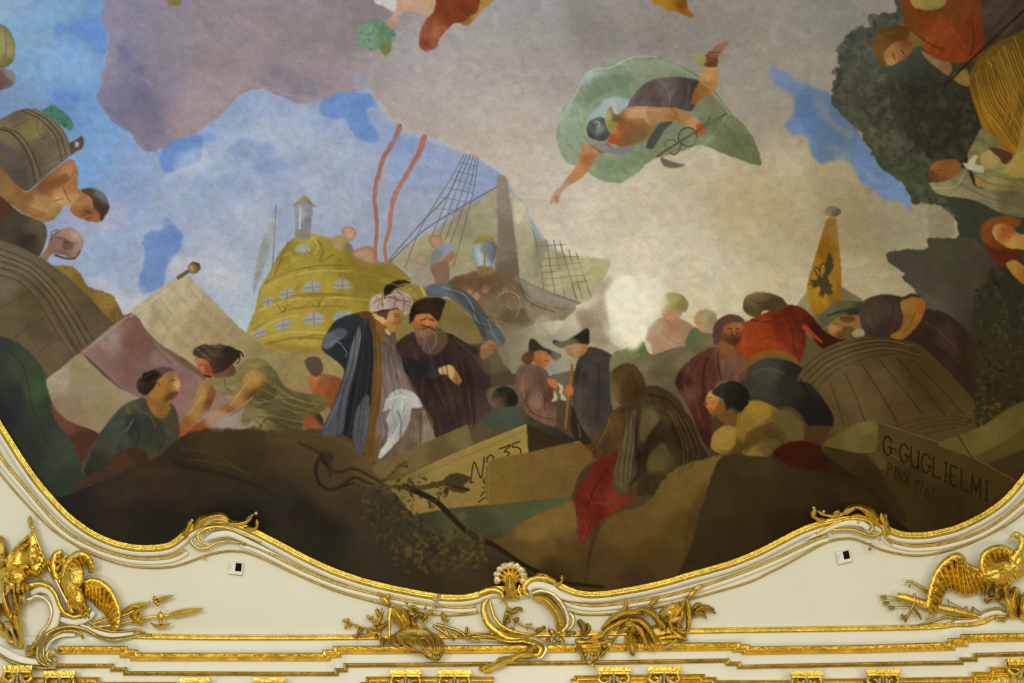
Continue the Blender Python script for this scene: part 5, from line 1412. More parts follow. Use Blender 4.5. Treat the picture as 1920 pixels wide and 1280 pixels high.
H 5c4524,3a2a16 6 2 a.45 / 1128,800 1116,826 1098,842 | 1150,800 1140,835 1112,852
+painted_bearded_merchant
H 26191c,4c3a3c 10 3 a.4 / 790,650 796,700 820,760 836,805 | 890,660 900,710 905,760 900,800
+painted_cloak_merchant
H 5a5058,8a8084 7 2.5 a.4 / 718,650 719,690 722,725 724,750 | 740,645 750,680 760,710 772,732
H 5a4e4c,8a807c 5 2.5 a.4 / 770,790 766,812 760,835 | 800,780 806,800 812,824
H 1a1e24,3c424c 6 3 a.4 / 668,610 660,680 640,740 630,800 | 694,600 696,680 688,760 680,830
+painted_flag
H 8c8058,bab08c 8 5 s4 a.22 / 350,520 390,570 440,620 | 262,590 300,640 370,700
+painted_right_cask
H 3a2e1a,6a5c3c 10 1.5 a.5 / 1504,692 1540,662 1590,642 1650,633 1710,642 | 1530,734 1564,702 1616,678 1678,668 1752,686
+painted_cask
H 3a3222,786c50 10 2 a.45 / 0,466 60,490 108,532 144,584 176,640 | 0,515 40,530 75,570 105,620 137,668
+painted_hauler
H 4a4628,8f875a 9 2 a.5 / 500,690 530,720 560,740 600,750 | 470,790 510,790 540,795 566,800
+painted_signed_stone
P 1560,832,58502c 1600,815,665c36 1630,800,6c623c 1638,835,5c5230 s1.4 / 1543,834 1570,816 1600,798 1622,790 1636,791 1646,800 1645,830 1640,848 1615,850 1575,842
P 1680,830,4c3e20 1760,870,463a1c 1840,900,3f3318 s1.6 a.8 / 1647,800 1660,798 1760,830 1830,862 1905,903 1880,925 1800,895 1700,855 1650,838
S 6c6038 2 a.7 / 1602,798 1632,789 1662,797 1760,829 1832,862 1908,903
S 2a2010 3 a.5 s2 / 1545,838 1600,850 1640,850
+painted_stone_slab
P 1790,830,5f552e 1850,805,665c34 1900,780,5c522c s1.6 a.8 / 1757,832 1800,815 1845,798 1900,762 1980,735 1980,770 1900,815 1840,850 1800,850
S 2a2210 2.4 a.7 / 1797,816 1812,842 1828,866
+painted_yellow_shirt_sailor
P 1420,770,94782e 1400,790,8a6e2a s1.5 a.8 / 1398,762 1420,753 1440,762 1448,778 1430,790 1405,808 1392,800 1388,782
P 1350,825,967c3a s1.5 a.8 / 1336,838 1340,814 1358,800 1376,800 1380,820 1370,842
P 4a3a1a a.6 s2 / 1400,815 1425,800 1450,790 1440,815 1410,840 1395,850
"""
# ---------------------------------------------------------------- setting: vault, wall, floor
def grid(u0, u1, nu, v0, v1, nv, w=0):
    U, V = np.meshgrid(np.linspace(u0, u1, nu), np.linspace(v0, v1, nv))
    pts = np.stack([U.ravel(), V.ravel(), np.full(U.size, w)], 1)
    i = np.arange(nu * nv).reshape(nv, nu); F = np.stack([i[:-1, :-1], i[1:, :-1], i[1:, 1:], i[:-1, 1:]], -1).reshape(-1, 4)
    return pts, F
# full vault as an arc extruded along the hall, from the cornice up and over to the far side
NA = 90; A0 = math.radians(31.0); A1 = math.radians(149)
Vv = []; Ff = []
for i in range(NA + 1):
    a = A0 + (A1 - A0) * i / NA; r = R + .012
    for x in (-16, -8, 0, 8, 16): Vv.append((x, r * math.cos(a), CAMZ + r * math.sin(a)))
for i in range(NA):
    for j in range(4): Ff.append((i * 5 + j, i * 5 + j + 1, (i + 1) * 5 + j + 1, (i + 1) * 5 + j))
ceiling = mesh_obj('ceiling', Vv, Ff, VAULT, kind='structure')
yw = R * math.cos(A0); zw = CAMZ + R * math.sin(A0)
def quad(name, pts, material):
    return mesh_obj(name, pts, [(0, 1, 2, 3)], material, smoothf=False, kind='structure')
quad('wall_front', [(-16, yw, 0), (16, yw, 0), (16, yw, zw + .02), (-16, yw, zw + .02)], VAULT)
quad('floor', [(-16, -9.4, 0), (16, -9.4, 0), (16, yw, 0), (-16, yw, 0)], WOOD)

# ---------------------------------------------------------------- the border line of the fresco
MAIN = XY('-240,-500 -240,-100 -230,200 -200,440 -150,560 -90,660 -40,735 0,797 20,829 41,862 70,903 106,945 130,969 159,991 185,1006 212,1017 240,1024 266,1027 295,1026 319,1021 338,1008 352,994 372,983 396,977 420,977 445,983 470,993 483,999 520,1018 573,1046 626,1070 679,1088 730,1101 785,1112 830,1119 865,1120 890,1116 905,1110 922,1104 945,1104 965,1108 985,1104 1005,1090 1028,1087 1047,1096 1068,1106 1088,1112 1110,1114 1140,1112 1172,1107 1215,1099 1256,1089 1289,1079 1364,1058 1420,1036 1473,1009 1505,993 1540,981 1575,974 1610,972 1640,976 1658,987 1672,995 1690,1001 1712,1003 1740,1002 1765,997 1792,990 1818,979 1845,965 1872,947 1892,929 1911,907 1940,868 1975,810 2030,700 2080,560 2130,300 2150,0 2150,-500')
LINE2a = XY('-258,-500 -258,-100 -248,200 -222,430 -160,600 -90,720 -30,808 10,868 41,905 72,942 106,980 135,1003 159,1016 185,1028 212,1037 240,1044 266,1047 295,1047 319,1044 335,1038 347,1030')
LINE2b = XY('452,1016 475,1023 500,1034 573,1070 640,1096 706,1113 745,1122 785,1130 825,1135 860,1138 892,1136')
LINE2c = XY('1052,1120 1070,1128 1089,1133 1110,1135 1131,1134 1160,1131 1193,1126 1256,1115 1326,1095 1400,1069 1457,1045 1500,1025 1530,1011 1552,1004')
LINE2d = XY('1659,1000 1668,1011 1685,1018 1712,1023 1740,1022 1765,1019 1805,1009 1845,993 1880,971 1920,937 1950,900 2000,820 2060,700 2105,560 2148,300 2168,0 2168,-500')
LINE3a = XY('-276,-500 -276,-100 -266,200 -240,430 -170,650 -90,780 -30,850 10,900 45,940 80,976 105,998 133,1016 160,1032 186,1044 212,1053 239,1060 265,1063 292,1064 320,1062 345,1056 377,1044 400,1037 425,1033 445,1033 465,1036 500,1050 546,1072 626,1106 714,1131 765,1143 812,1151 840,1153 865,1152 885,1150 897,1147')
LINE3b = XY('1068,1145 1083,1150 1100,1152 1141,1151 1200,1144 1256,1133 1304,1120 1401,1092 1440,1074 1476,1056 1526,1028 1548,1017 1569,1011 1590,1009 1606,1011 1632,1021 1650,1029 1672,1035 1700,1040 1725,1041 1750,1038 1779,1031 1812,1021 1845,1006 1875,991 1898,977 1925,955 1960,910 2010,830 2080,700 2124,560 2166,300 2186,0 2186,-500')
main_s = smooth(MAIN, False, 6)

# ---------------------------------------------------------------- the fresco
G_ = 1.5
pt = Painter(-70, -70, 1990, 1130, G_)
pt.run(PAINT)
top = [i for i, p in enumerate(pt.parts) if p[0] == 'painted_signed_stone'][0]
pt.parts.append(('inscription', 'dark painted signature and date', top)); pt.cur = len(pt.parts) - 1
pt.text(1655, 813, 34, 24.5, (.12, .09, .035), 3.0, 'G.GUGLIELMI')
pt.text(1664, 866, 21, 30, (.14, .105, .045), 2.2, 'PINX 1761')
pt.finish()
A = pt.A.astype(np.float64); lin = np.where(A <= .04045, A / 12.92, ((A + .055) / 1.055) ** 2.4)
gain = np.array(PIG_GAIN)
H_, W_ = pt.H, pt.W
Xg, Yg = np.meshgrid(pt.x0 + np.arange(W_) * G_, pt.y0 + np.arange(H_) * G_)
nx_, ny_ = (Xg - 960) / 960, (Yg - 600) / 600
tone = np.stack([np.exp(TONE_CAST[k][0] + TONE_CAST[k][1] * nx_ + TONE_CAST[k][2] * ny_) for k in range(3)], -1)   # palette key plus the light's warm cast to the lower right, put into pigment
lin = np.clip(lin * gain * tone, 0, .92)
world = P3(np.stack([Xg.ravel(), Yg.ravel(), np.zeros(Xg.size)], 1))
clip = [tuple(p) for p in main_s]
inside = Painter.inside(Xg[:-1, :-1].astype(np.float32) + G_ / 2, Yg[:-1, :-1].astype(np.float32) + G_ / 2, clip)
cell_id = pt.ID[:-1, :-1]
base = np.arange((H_ - 1) * W_).reshape(H_ - 1, W_)[:, :-1]
fresco = root('ceiling_fresco', 'large ceiling fresco of sky, clouds, ship and harbour figures inside the gilt frame', 'fresco', 960, 640)
made = {}
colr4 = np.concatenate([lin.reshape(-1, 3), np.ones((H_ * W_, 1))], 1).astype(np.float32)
for k, (nm, lab, par) in enumerate(pt.parts):
    sel = base[(cell_id == k) & inside]
    if sel.size < 6: continue
    q = np.stack([sel, sel + W_, sel + W_ + 1, sel + 1], 1)
    uq, inv = np.unique(q, return_inverse=True); inv = inv.reshape(-1, 4)
    V = world[uq]; c = V.mean(0)
    me = bpy.data.meshes.new(nm); me.vertices.add(len(uq)); me.vertices.foreach_set('co', (V - c).astype(np.float32).ravel())
    nf = len(inv); me.loops.add(nf * 4); me.loops.foreach_set('vertex_index', inv.astype(np.int32).ravel())
    me.polygons.add(nf); me.polygons.foreach_set('loop_start', np.arange(0, nf * 4, 4, dtype=np.int32))
    try: me.polygons.foreach_set('loop_total', np.full(nf, 4, np.int32))
    except Exception: pass
    me.update(calc_edges=True)
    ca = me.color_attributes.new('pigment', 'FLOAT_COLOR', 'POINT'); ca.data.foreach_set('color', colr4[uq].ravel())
    me.materials.append(FRESCO)
    o = bpy.data.objects.new(nm, me); col.objects.link(o); o['wp'] = list(c)
    pa = made.get(par, fresco); o.parent = pa; o.location = Vector(c) - Vector(pa['wp'])
    if lab: o['label'] = lab
    if nm in ('painted_undercoat', 'vine_leaves', 'leaves'): o['kind'] = 'stuff'
    made[k] = o

# the painting goes on past the detailed part: coarse margins that carry its edge colours on
xa, xb, ya = pt.x0, pt.x0 + (W_ - 1) * G_, pt.y0
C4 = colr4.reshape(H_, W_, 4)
TOPC = np.stack([np.interp(np.arange(W_), [0, 150, 300, 620, 900, 1050, 1200, W_], [q[k] for q in (C4[10, 40], C4[60, 180], C4[60, 300], C4[180, 640], C4[100, 760], C4[60, 1000], C4[170, 1150], C4[170, 1150])]) for k in range(4)], -1)
def soft_col(a):
    r_ = 90; p_ = np.pad(a, ((r_, r_), (0, 0)), mode='edge'); cs = np.cumsum(p_, 0); return (cs[2 * r_:] - cs[:-2 * r_]) / (2 * r_)
LEFTC = soft_col(C4[:, 4]); RIGHTC = soft_col(C4[:, -5])
def margin(u0, u1, v0, v1):
    st = 9.0; us = np.linspace(u0, u1, max(2, int((u1 - u0) / st) + 1)); vs = np.linspace(v0, v1, max(2, int((v1 - v0) / st) + 1))
    U, V = np.meshgrid(us, vs); ii = np.clip(((U - pt.x0) / G_).astype(int), 0, W_ - 1); jj = np.clip(((V - pt.y0) / G_).astype(int), 0, H_ - 1)
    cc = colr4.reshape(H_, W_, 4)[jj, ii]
    side = LEFTC if u1 <= xa else RIGHTC
    soft = TOPC[ii] if v1 <= ya else side[np.minimum(jj, len(side) - 1)]
    dist = np.maximum(np.maximum(xa - U, U - xb), ya - V); wq = np.clip(dist / 70, 0, 1)[..., None]
    cc = (cc * (1 - wq) + soft * wq).reshape(-1, 4)
    n_u, n_v = len(us), len(vs); i = np.arange(n_u * n_v).reshape(n_v, n_u)
    F = np.stack([i[:-1, :-1], i[1:, :-1], i[1:, 1:], i[:-1, 1:]], -1)
    cu, cv = (U[:-1, :-1] + U[1:, 1:]) / 2, (V[:-1, :-1] + V[1:, 1:]) / 2
    F = F[Painter.inside(cu, cv, clip)]
    o = mesh_obj('painted_margin', P3(np.stack([U.ravel(), V.ravel(), np.zeros(U.size)], 1)), [tuple(f) for f in F.tolist()], FRESCO, fresco)
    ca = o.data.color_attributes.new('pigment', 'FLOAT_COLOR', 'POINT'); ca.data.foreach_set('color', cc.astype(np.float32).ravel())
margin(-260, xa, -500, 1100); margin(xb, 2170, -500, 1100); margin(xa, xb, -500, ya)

# ---------------------------------------------------------------- frame of the fresco
def frame_paths():
    fr = root('fresco_frame', 'curving white and gilt stucco frame running around the fresco', 'frame', 960, 1110)
    g = Geo(); g.strip(main_s, [(-7, -2), (-7, 7), (-5.5, 10), (-3, 11), (-1.5, 9.5), (0, 11), (3, 12.5), (5.5, 10.5), (7, 7), (7.5, -2)], hard=True); g.out('gold_moulding', GOLD, fr)
    g = Geo(); g.strip(main_s, [(7.5, -2), (7.5, 8), (9, 9), (13, 7), (16, 3.5), (17, -2)], hard=True); g.out('white_fillet', WHITE, fr)
    for ln, nm in ((LINE2a, 'inner_gold_line'), (LINE2b, 'inner_gold_line'), (LINE2c, 'inner_gold_line'), (LINE2d, 'inner_gold_line')):
        g = Geo(); g.strip(ln, [(-3, -2), (-3, 4), (-1.5, 5.5), (0, 4), (.6, 4), (1.8, 5), (3, 3.5), (3, -2)]); g.out(nm, GOLD2, fr)
        g = Geo(); g.strip(ln, [(3.2, -2), (3.2, 3), (7, 4.2), (10, 3), (12, -2)]); g.out('white_fillet', WHITE, fr)
    for ln in (LINE3a, LINE3b):
        g = Geo(); g.strip(ln, [(-1.9, -2), (-1.7, 2.6), (0, 3.8), (1.7, 2.6), (1.9, -2)]); g.out('outer_gold_line', GOLD2, fr)
    return fr
frame_paths()

# ---------------------------------------------------------------- straight mouldings of the cornice
def cornice():
    cn = root('cornice', 'long stepped white and gilt cornice moulding along the bottom of the vault', 'cornice', 960, 1240)
    def gold(path, hw, h, nm='gold_moulding', m_=GOLD, base=0):
        g = Geo(); g.strip(path, [(-hw, base - 4), (-hw, base + h * .7), (-hw * .7, base + h), (-hw * .1, base + h * .9), (hw * .25, base + h * .55), (hw * .4, base + h * .5), (hw * .8, base + h * .75), (hw, base + h * .4), (hw, base - 6)], hard=True)
        g.out(nm, m_, cn, smoothf=False)
    # upper double line
    top = XY('196,1180 225,1188 250,1190 275,1191 400,1193 600,1193 740,1192 900,1190 1100,1186 1296,1181 1480,1178 1620,1176 1720,1174 1765,1172 1790,1168 1820,1168 1845,1163 1862,1154 1885,1151 1940,1154 2340,1154')
    g = Geo(); g.strip(top, [(-3.5, -2), (-3.5, 5), (-1.5, 6.5), (0, 4), (1, 4), (3, 7), (6.5, 6), (7, 0)]); g.out('upper_gold_line', GOLD, cn)
    band = XY('108,1218 232,1218 232,1225 252,1225 252,1231 612,1231 612,1225 632,1225 632,1218 900,1217 1140,1214 1381,1211 1381,1215 1399,1215 1399,1219 1620,1216 1784,1211 1784,1204 1808,1204 1808,1196 1920,1194 2340,1190')
    low = XY('106,1248 210,1248 210,1255 235,1255 235,1262 631,1263 631,1256 648,1256 648,1247 860,1245 1100,1242 1364,1238 1364,1244 1386,1244 1386,1250 1620,1245 1803,1242 1803,1236 1829,1236 1829,1228 1925,1225 2340,1221')
    gold(band, 8, 9, base=22); gold(low, 4.0, 5, 'lower_gold_line', GOLD2, base=30)
    # white planes between them, built up towards the wall
    def between(a, wa, offa, b_, wb, offb, nm):
        g = Geo(); us = sorted(set([p[0] for p in a] + [p[0] for p in b_] + list(np.linspace(a[0][0], a[-1][0], 60))))
        V = []
        fa = lambda u: np.interp(u, [p[0] + i * 1e-3 for i, p in enumerate(a)], [p[1] for p in a])
        fb = lambda u: np.interp(u, [p[0] + i * 1e-3 for i, p in enumerate(b_)], [p[1] for p in b_])
        us2 = []
        for u in us: us2 += [u - .4, u + .4]
        n_ = 7
        for u in us2:
            ya, yb = fa(u) + offa, fb(u) + offb
            for k in range(n_):
                t = k / (n_ - 1); V.append((u, ya + (yb - ya) * t, wa + (wb - wa) * (t ** 2)))
        F = [(i * n_ + k, (i + 1) * n_ + k, (i + 1) * n_ + k + 1, i * n_ + k + 1) for i in range(len(us2) - 1) for k in range(n_ - 1)]
        g.add(V, F); g.out(nm, WHITE, cn, smoothf=True)
    ext = lambda p: [(-420, p[0][1])] + p
    between(ext([(p[0], p[1]) for p in top if p[0] > 240]), 2, 4, ext(band), 20, 1, 'white_cavetto')
    between(ext(band), 22, -1, ext(low), 28, 1, 'white_fascia')
    between(ext(low), 29, -1, [(-420, 1300), (2340, 1300)], 34, 0, 'white_soffit')
    return cn
cornice()

# gilded corbels cut by the lower edge of the view, standing on a stepped gold ledge
def ledge(label, pts, w=40):
    t = root('gilded_ledge', label, 'moulding', pts[0][0], pts[0][1], group='stepped ledges between the corbels')
    g = Geo(); g.strip(pts, [(-4, 28), (-4, w), (0, w + 3), (3, w - 2), (4, w - 2), (7, w + 1), (12, w - 3), (30, w - 4)], hard=True); g.out('gold_step', GOLD, t, smoothf=False)
    g = Geo(); g.strip([(p[0], p[1] + 11) for p in pts], [(0, w - 2), (1.5, w + 3), (3.5, w + 2), (4, w - 4)], hard=True); g.out('gold_bead', GOLD, t)
ledge('stepped gilded ledge at the far left of the lower edge', XY('-40,1273 183,1273 183,1282 330,1282'))
ledge('stepped gilded ledge around the pair of corbels left of centre', XY('676,1282 690,1282 690,1272 926,1272'))
ledge('stepped gilded ledge around the pair of corbels right of centre', XY('1070,1276 1080,1276 1080,1270 1318,1267 1318,1273 1340,1273 1340,1279 1480,1279'))
ledge('stepped gilded ledge at the far right of the lower edge', XY('1500,1277 1826,1272 1826,1263 1858,1263 1858,1254 1888,1254 1888,1240 2000,1240'))
def corbel(u0, u1, v, label):
    t = root('gilded_corbel', label, 'corbel', (u0 + u1) / 2, v + 20, 40, 'gilded corbels along the lower edge')
    c = (u0 + u1) / 2; hw = (u1 - u0) / 2
    g = Geo(); g.box([(u0, v), (u1, v), (u1, v + 8), (u0, v + 8)], 28, 56, .02); g.box([(u0 + 3, v + 8), (u1 - 3, v + 8), (u1 - 3, v + 13), (u0 + 3, v + 13)], 28, 51)
    g.out('cap', GOLD, t, smoothf=False)
    for s_ in (-1, 1):
        g = Geo(); g.tube([(c + s_ * hw * .8, v + 14, 46), (c + s_ * hw * .88, v + 24, 50), (c + s_ * hw * .55, v + 31, 52), (c + s_ * hw * .3, v + 24, 50), (c + s_ * hw * .55, v + 20, 49)], [4, 4, 3.5, 3, 2.5]); g.out('volute', GOLD, t)
    g = Geo(); g.box([(u0 + 5, v + 12), (u1 - 5, v + 12), (u1 - 8, v + 55), (u0 + 8, v + 55)], 28, 38); g.out('body', GOLD2, t, smoothf=False)
    for (dx, dy, l) in ((0, 0, 26), (-10, 6, 20), (10, 6, 20)):
        g = Geo(); g.leaf([(c + dx * 1.4, v + 14 + dy + l, 40), (c + dx * .9, v + 14 + dy + l * .5, 50), (c + dx * .6, v + 11 + dy, 60)], 11, .5, ser=1); g.out('acanthus_leaf', PALE, t)
for (a, b_, v, lab) in ((3, 61, 1247, 'leftmost gilded corbel at the lower left corner'), (82, 141, 1257, 'second gilded corbel from the left, beside the corner one'), (335, 393, 1270, 'third gilded corbel from the left, cap only in view'),
        (473, 535, 1270, 'fourth gilded corbel from the left, cap only in view'), (730, 791, 1255, 'left corbel of the pair left of the centre scroll'), (820, 884, 1255, 'right corbel of the pair left of the centre scroll'),
        (1119, 1183, 1250, 'left corbel of the pair right of the centre scroll'), (1214, 1277, 1249, 'right corbel of the pair right of the centre scroll'), (1482, 1544, 1257, 'third gilded corbel from the right edge'),
        (1624, 1688, 1253, 'second gilded corbel from the right edge'), (1888, 1960, 1233, 'gilded corbel cut by the right edge of the view')):
    corbel(a, b_, v, lab)
LIFT = True
# ---------------------------------------------------------------- ornaments
def tubes(t, name, specs, material=None, flat=.9, label=None):
    for (pts, r) in specs:
        g = Geo(); g.tube(Z(pts), r, flat); g.out(name, material or GOLD, t, label)
def leaves(t, name, specs, material=None, ser=1, arch=.5):
    for sp in specs:
        pts, wd = sp[0], sp[1]
        g = Geo(); g.leaf(Z(pts, 9), wd * 1.35, arch, ser=ser); g.out(name, sp[2] if len(sp) > 2 else (material or GOLD), t)
def curl(t, cu, cv, r, a0, a1, tr, w=9, name='volute', material=None):
    g = Geo(); g.tube(spiral(cu, cv, r, r * .25, a0, a1, w), [tr * (1 - .5 * i / 14) for i in range(15)], .9, n=2); g.blob(cu, cv, w + 1, tr * .9, tr * .9, tr * .9); g.out(name, material or GOLD, t)

# crest on the left hump of the frame
t = root('frame_crest', 'gilded leafy scroll crest on the left hump of the frame', 'ornament', 415, 985, 0, 'leafy crests on the fresco frame')
leaves(t, 'acanthus_leaf', [('346,1010,10 349,996,12 354,984,14 359,975,17', 10), ('342,1004,10 348,994,12 350,988,13', 7), ('364,992,11 376,977,14 395,968,17 415,966,18 432,975,17', 13),
    ('380,985,13 398,974,17 418,974,18 430,980,17', 8, PALE), ('424,980,11 445,981,14 462,977,16 476,962,19', 10), ('456,990,11 470,992,14 482,986,16 481,972,18', 9), ('452,983,11 460,980,14 468,976,16', 6)])
tubes(t, 'scroll_band', [('357,1008,9 359,1018,10 370,1027,10 388,1027,10 408,1017,9 430,1014,8 450,1018,7', [3, 3.4, 3.4, 3, 2.6, 2.2, 1.8]), ('386,1020,11 374,1014,12 370,1002,13 382,992,13 405,987,12 428,990,11 452,1000,10 490,1016,8', [2, 3, 3.4, 3.4, 3.2, 2.6, 2.2, 1.8])])
tubes(t, 'pale_edge', [('357,1010,12 361,1019,13 368,1025,12', 2.0)], PALE)
g = Geo(); g.tube(Z('384,1013,9 400,1004,12 425,1000,11 445,1006,9 480,1022,7 520,1040,3'), [2, 6.5, 6, 5.5, 4, 1], .6); g.out('white_core', WHITE, t)
for (u, v) in ((456, 1019), (382, 1045)):
    g = Geo(); g.blob(u, v, 7, 3.4, 3.6, 3.2, bump=.15); g.out('bead', GOLD, t)
for (u, v, r) in ((394, 993, 3.0), (389, 998, 3.2), (400, 992, 2.6), (480, 962, 3.8), (360, 975, 3.2)):
    g = Geo(); g.blob(u, v, 16, r, r, r, bump=.1, seed=int(u)); g.out('bead', PALE, t)
# crest on the right hump
t = root('frame_crest', 'gilded leafy scroll crest on the right hump of the frame', 'ornament', 1590, 980, 0, 'leafy crests on the fresco frame')
leaves(t, 'acanthus_leaf', [('1668,1002,10 1662,990,13 1656,978,15 1652,960,18', 11), ('1664,990,12 1662,974,14 1660,962,16', 7), ('1648,978,12 1632,962,15 1610,950,17 1592,955,18 1578,964,18', 15),
    ('1650,983,14 1630,972,16 1610,966,16 1594,968,15', 9), ('1580,962,12 1562,966,14 1545,964,15 1532,956,17', 9), ('1528,952,18 1525,966,16 1536,974,14 1550,975,13', 10), ('1576,958,12 1568,958,13 1562,962,14', 6)])
tubes(t, 'scroll_band', [('1561,994,9 1580,992,10 1600,993,10 1622,1001,10 1642,1004,10 1654,996,10', [2.4, 3, 3.2, 3.4, 3, 2.4]), ('1632,999,12 1637,988,13 1630,977,13 1608,972,12 1585,973,11 1560,984,9 1530,1000,8', [2.4, 3.2, 3.4, 3.2, 3, 2.6, 2]), ('1656,982,11 1658,996,11 1662,1008,9 1674,1020,7', [3, 3, 2.6, 2])])
g = Geo(); g.tube(Z('1628,990,9 1616,982,12 1592,980,11 1570,984,9 1540,998,6 1510,1012,3'), [6, 6, 5, 5, 4, 1], .6); g.out('white_core', WHITE, t)
for (u, v, r, m_) in ((1629, 998, 3.4, PALE), (1561, 999, 3.2, GOLD), (1632, 1021, 3.6, GOLD2), (1631, 1029, 3.4, GOLD2), (1649, 1012, 3, GOLD), (1545, 958, 3, PALE), (1578, 964, 3.4, PALE), (1586, 959, 3, PALE), (1594, 957, 3, PALE), (1526, 952, 3.6, PALE), (1618, 955, 3, PALE), (1624, 957, 3, PALE), (1609, 979, 3.2, PALE)):
    g = Geo(); g.blob(u, v, 15, r, r, r, bump=.1, seed=u); g.out('bead', m_, t)

# centre cartouche
t = root('centre_cartouche', 'gilded shell and scroll cartouche at the centre of the frame', 'ornament', 985, 1150)
g = Geo()
for i in range(9):
    a = math.radians(196 - i * 27); g.blob(957 + 25 * math.cos(a), 1081 - 22 * math.sin(a), 14, 8, 7.6, 5.5, bump=.2, seed=i)
g.out('shell_rim', PALE, t, 'whitish scalloped rim of the shell')
for i in range(8):
    a = math.radians(190 - i * 28); g = Geo(); g.leaf([(958, 1098, 14), (958 + 10 * math.cos(a), 1087 - 11 * math.sin(a), 19), (957 + 23 * math.cos(a), 1081 - 20 * math.sin(a), 17)], 10, .5); g.out('shell_rib', GOLD, t)
g = Geo(); g.leaf(Z('956,1078,18 956,1096,22 958,1110,18 964,1122,12'), 26, .45, ser=0, base=.8, flat_tip=True); g.out('shell_stem', GOLD, t)
tubes(t, 'frame_end', [('898,1113,10 915,1106,12 930,1106,13 940,1112,13 942,1122,12 938,1127,11', [6, 6.5, 6, 5, 4, 3])])
tubes(t, 'c_scroll', [('914,1124,10 907,1134,12 908,1152,12 916,1170,12 932,1184,12 956,1193,11 985,1195,10 1006,1190,9', [4, 5.5, 6.5, 7, 7, 6.5, 5.5, 3]), ('918,1126,14 921,1138,15 926,1155,15 938,1171,15 958,1182,14 985,1188,12', [3, 3.4, 3.6, 3.6, 3, 2])])
tubes(t, 'c_scroll', [('975,1096,11 972,1106,12 978,1117,12', 3), ('994,1116,12 985,1112,13 983,1100,14 992,1088,15 1008,1083,15 1026,1085,14 1040,1091,12', [4, 5, 6, 6.5, 6, 5, 4])])
leaves(t, 'acanthus_leaf', [('1020,1081,14 1034,1084,15 1043,1089,14', 8), ('1035,1094,12 1048,1094,14 1054,1086,16 1053,1077,18', 9), ('1003,1079,14 1018,1076,16 1032,1082,15', 7), ('937,1178,12 952,1180,13 966,1177,14', 7), ('970,1104,12 966,1114,13 974,1124,12', 8)])
g = Geo(); g.tube(Z('990,1104,12 1000,1097,14 1016,1097,14 1034,1103,13 1050,1115,11 1068,1122,9 1095,1128,4'), [6, 7.5, 7, 7, 7, 5, 1], .6); g.out('white_core', WHITE, t)
tubes(t, 'crescent_edge', [('998,1112,12 1014,1107,14 1036,1113,15 1054,1132,15 1064,1155,14 1064,1172,13 1054,1184,12', [3, 3.6, 4, 4.2, 4, 3.6, 3]), ('1068,1148,10 1075,1158,11 1074,1172,11 1066,1180,10', [2.5, 3.4, 3, 2])], PALE)
g = Geo(); g.leaf(Z('1000,1120,13 1022,1124,18 1042,1145,20 1050,1165,18 1050,1184,14'), 20, .5, base=.45, flat_tip=True); g.out('crescent_leaf', GOLD, t)
g = Geo(); g.tube(Z('946,1124,6 951,1138,8 955,1152,9 968,1166,8 985,1174,7 1005,1180,7'), 1.8); g.tube(Z('986,1170,7 998,1170,8'), 1.4); g.out('sprig_stem', GOLD2, t)
rnd = random.Random(4)
for i in range(9):
    u, v = 958 + rnd.uniform(-10, 14), 1152 + rnd.uniform(-12, 14)
    g = Geo(); g.blob(u, v, 10, 4.4, 4.4, 4, bump=.25, seed=i, nu=10, nv=6); g.out('flower', GOLD2, t)
leaves(t, 'sprig_leaf', [('955,1150,8 946,1160,10 948,1172,9', 7), ('960,1148,9 972,1140,11 980,1145,10', 7), ('966,1165,9 965,1176,10', 6), ('985,1174,8 990,1183,9', 5)], GOLD2)
tubes(t, 'lower_scroll', [('985,1192,10 1002,1196,12 1018,1203,13 1024,1216,13 1017,1230,12 1008,1234,11', [2.4, 3.6, 4, 4, 3.6, 2.6])], PALE)
tubes(t, 'lower_scroll', [('975,1198,12 992,1202,15 1006,1206,16 1014,1216,16 1008,1228,15 998,1224,14', [5, 5.5, 5.5, 5, 4, 3]), ('930,1196,12 955,1201,13 980,1200,13', [2, 3.5, 4])])
leaves(t, 'tail_leaf', [('1004,1226,14 980,1226,17 962,1234,17 945,1241,16', 13), ('955,1234,15 935,1244,16 922,1252,15 902,1258,13', 13), ('925,1252,14 910,1250,15 898,1256,14', 9), ('990,1222,14 1000,1212,18 1010,1214,17', 12)])
for i in range(10):
    u, v = 1030 + rnd.uniform(-14, 26), 1193 + rnd.uniform(-12, 16)
    g = Geo(); g.blob(u, v, 11, 5, 4.4, 4, bump=.3, seed=i + 20, nu=10, nv=6); g.out('flower', GOLD2 if i % 3 else GOLD, t)
leaves(t, 'sprig_leaf', [('1005,1186,9 1015,1178,12 1024,1176,12', 8, GOLD2), ('1030,1185,9 1028,1174,12', 7, GOLD2), ('1052,1200,12 1058,1208,14 1060,1214,13', 7, PALE), ('1038,1202,12 1042,1210,14', 6, PALE), ('1060,1190,9 1072,1186,10 1080,1188,9', 7, GOLD2)])

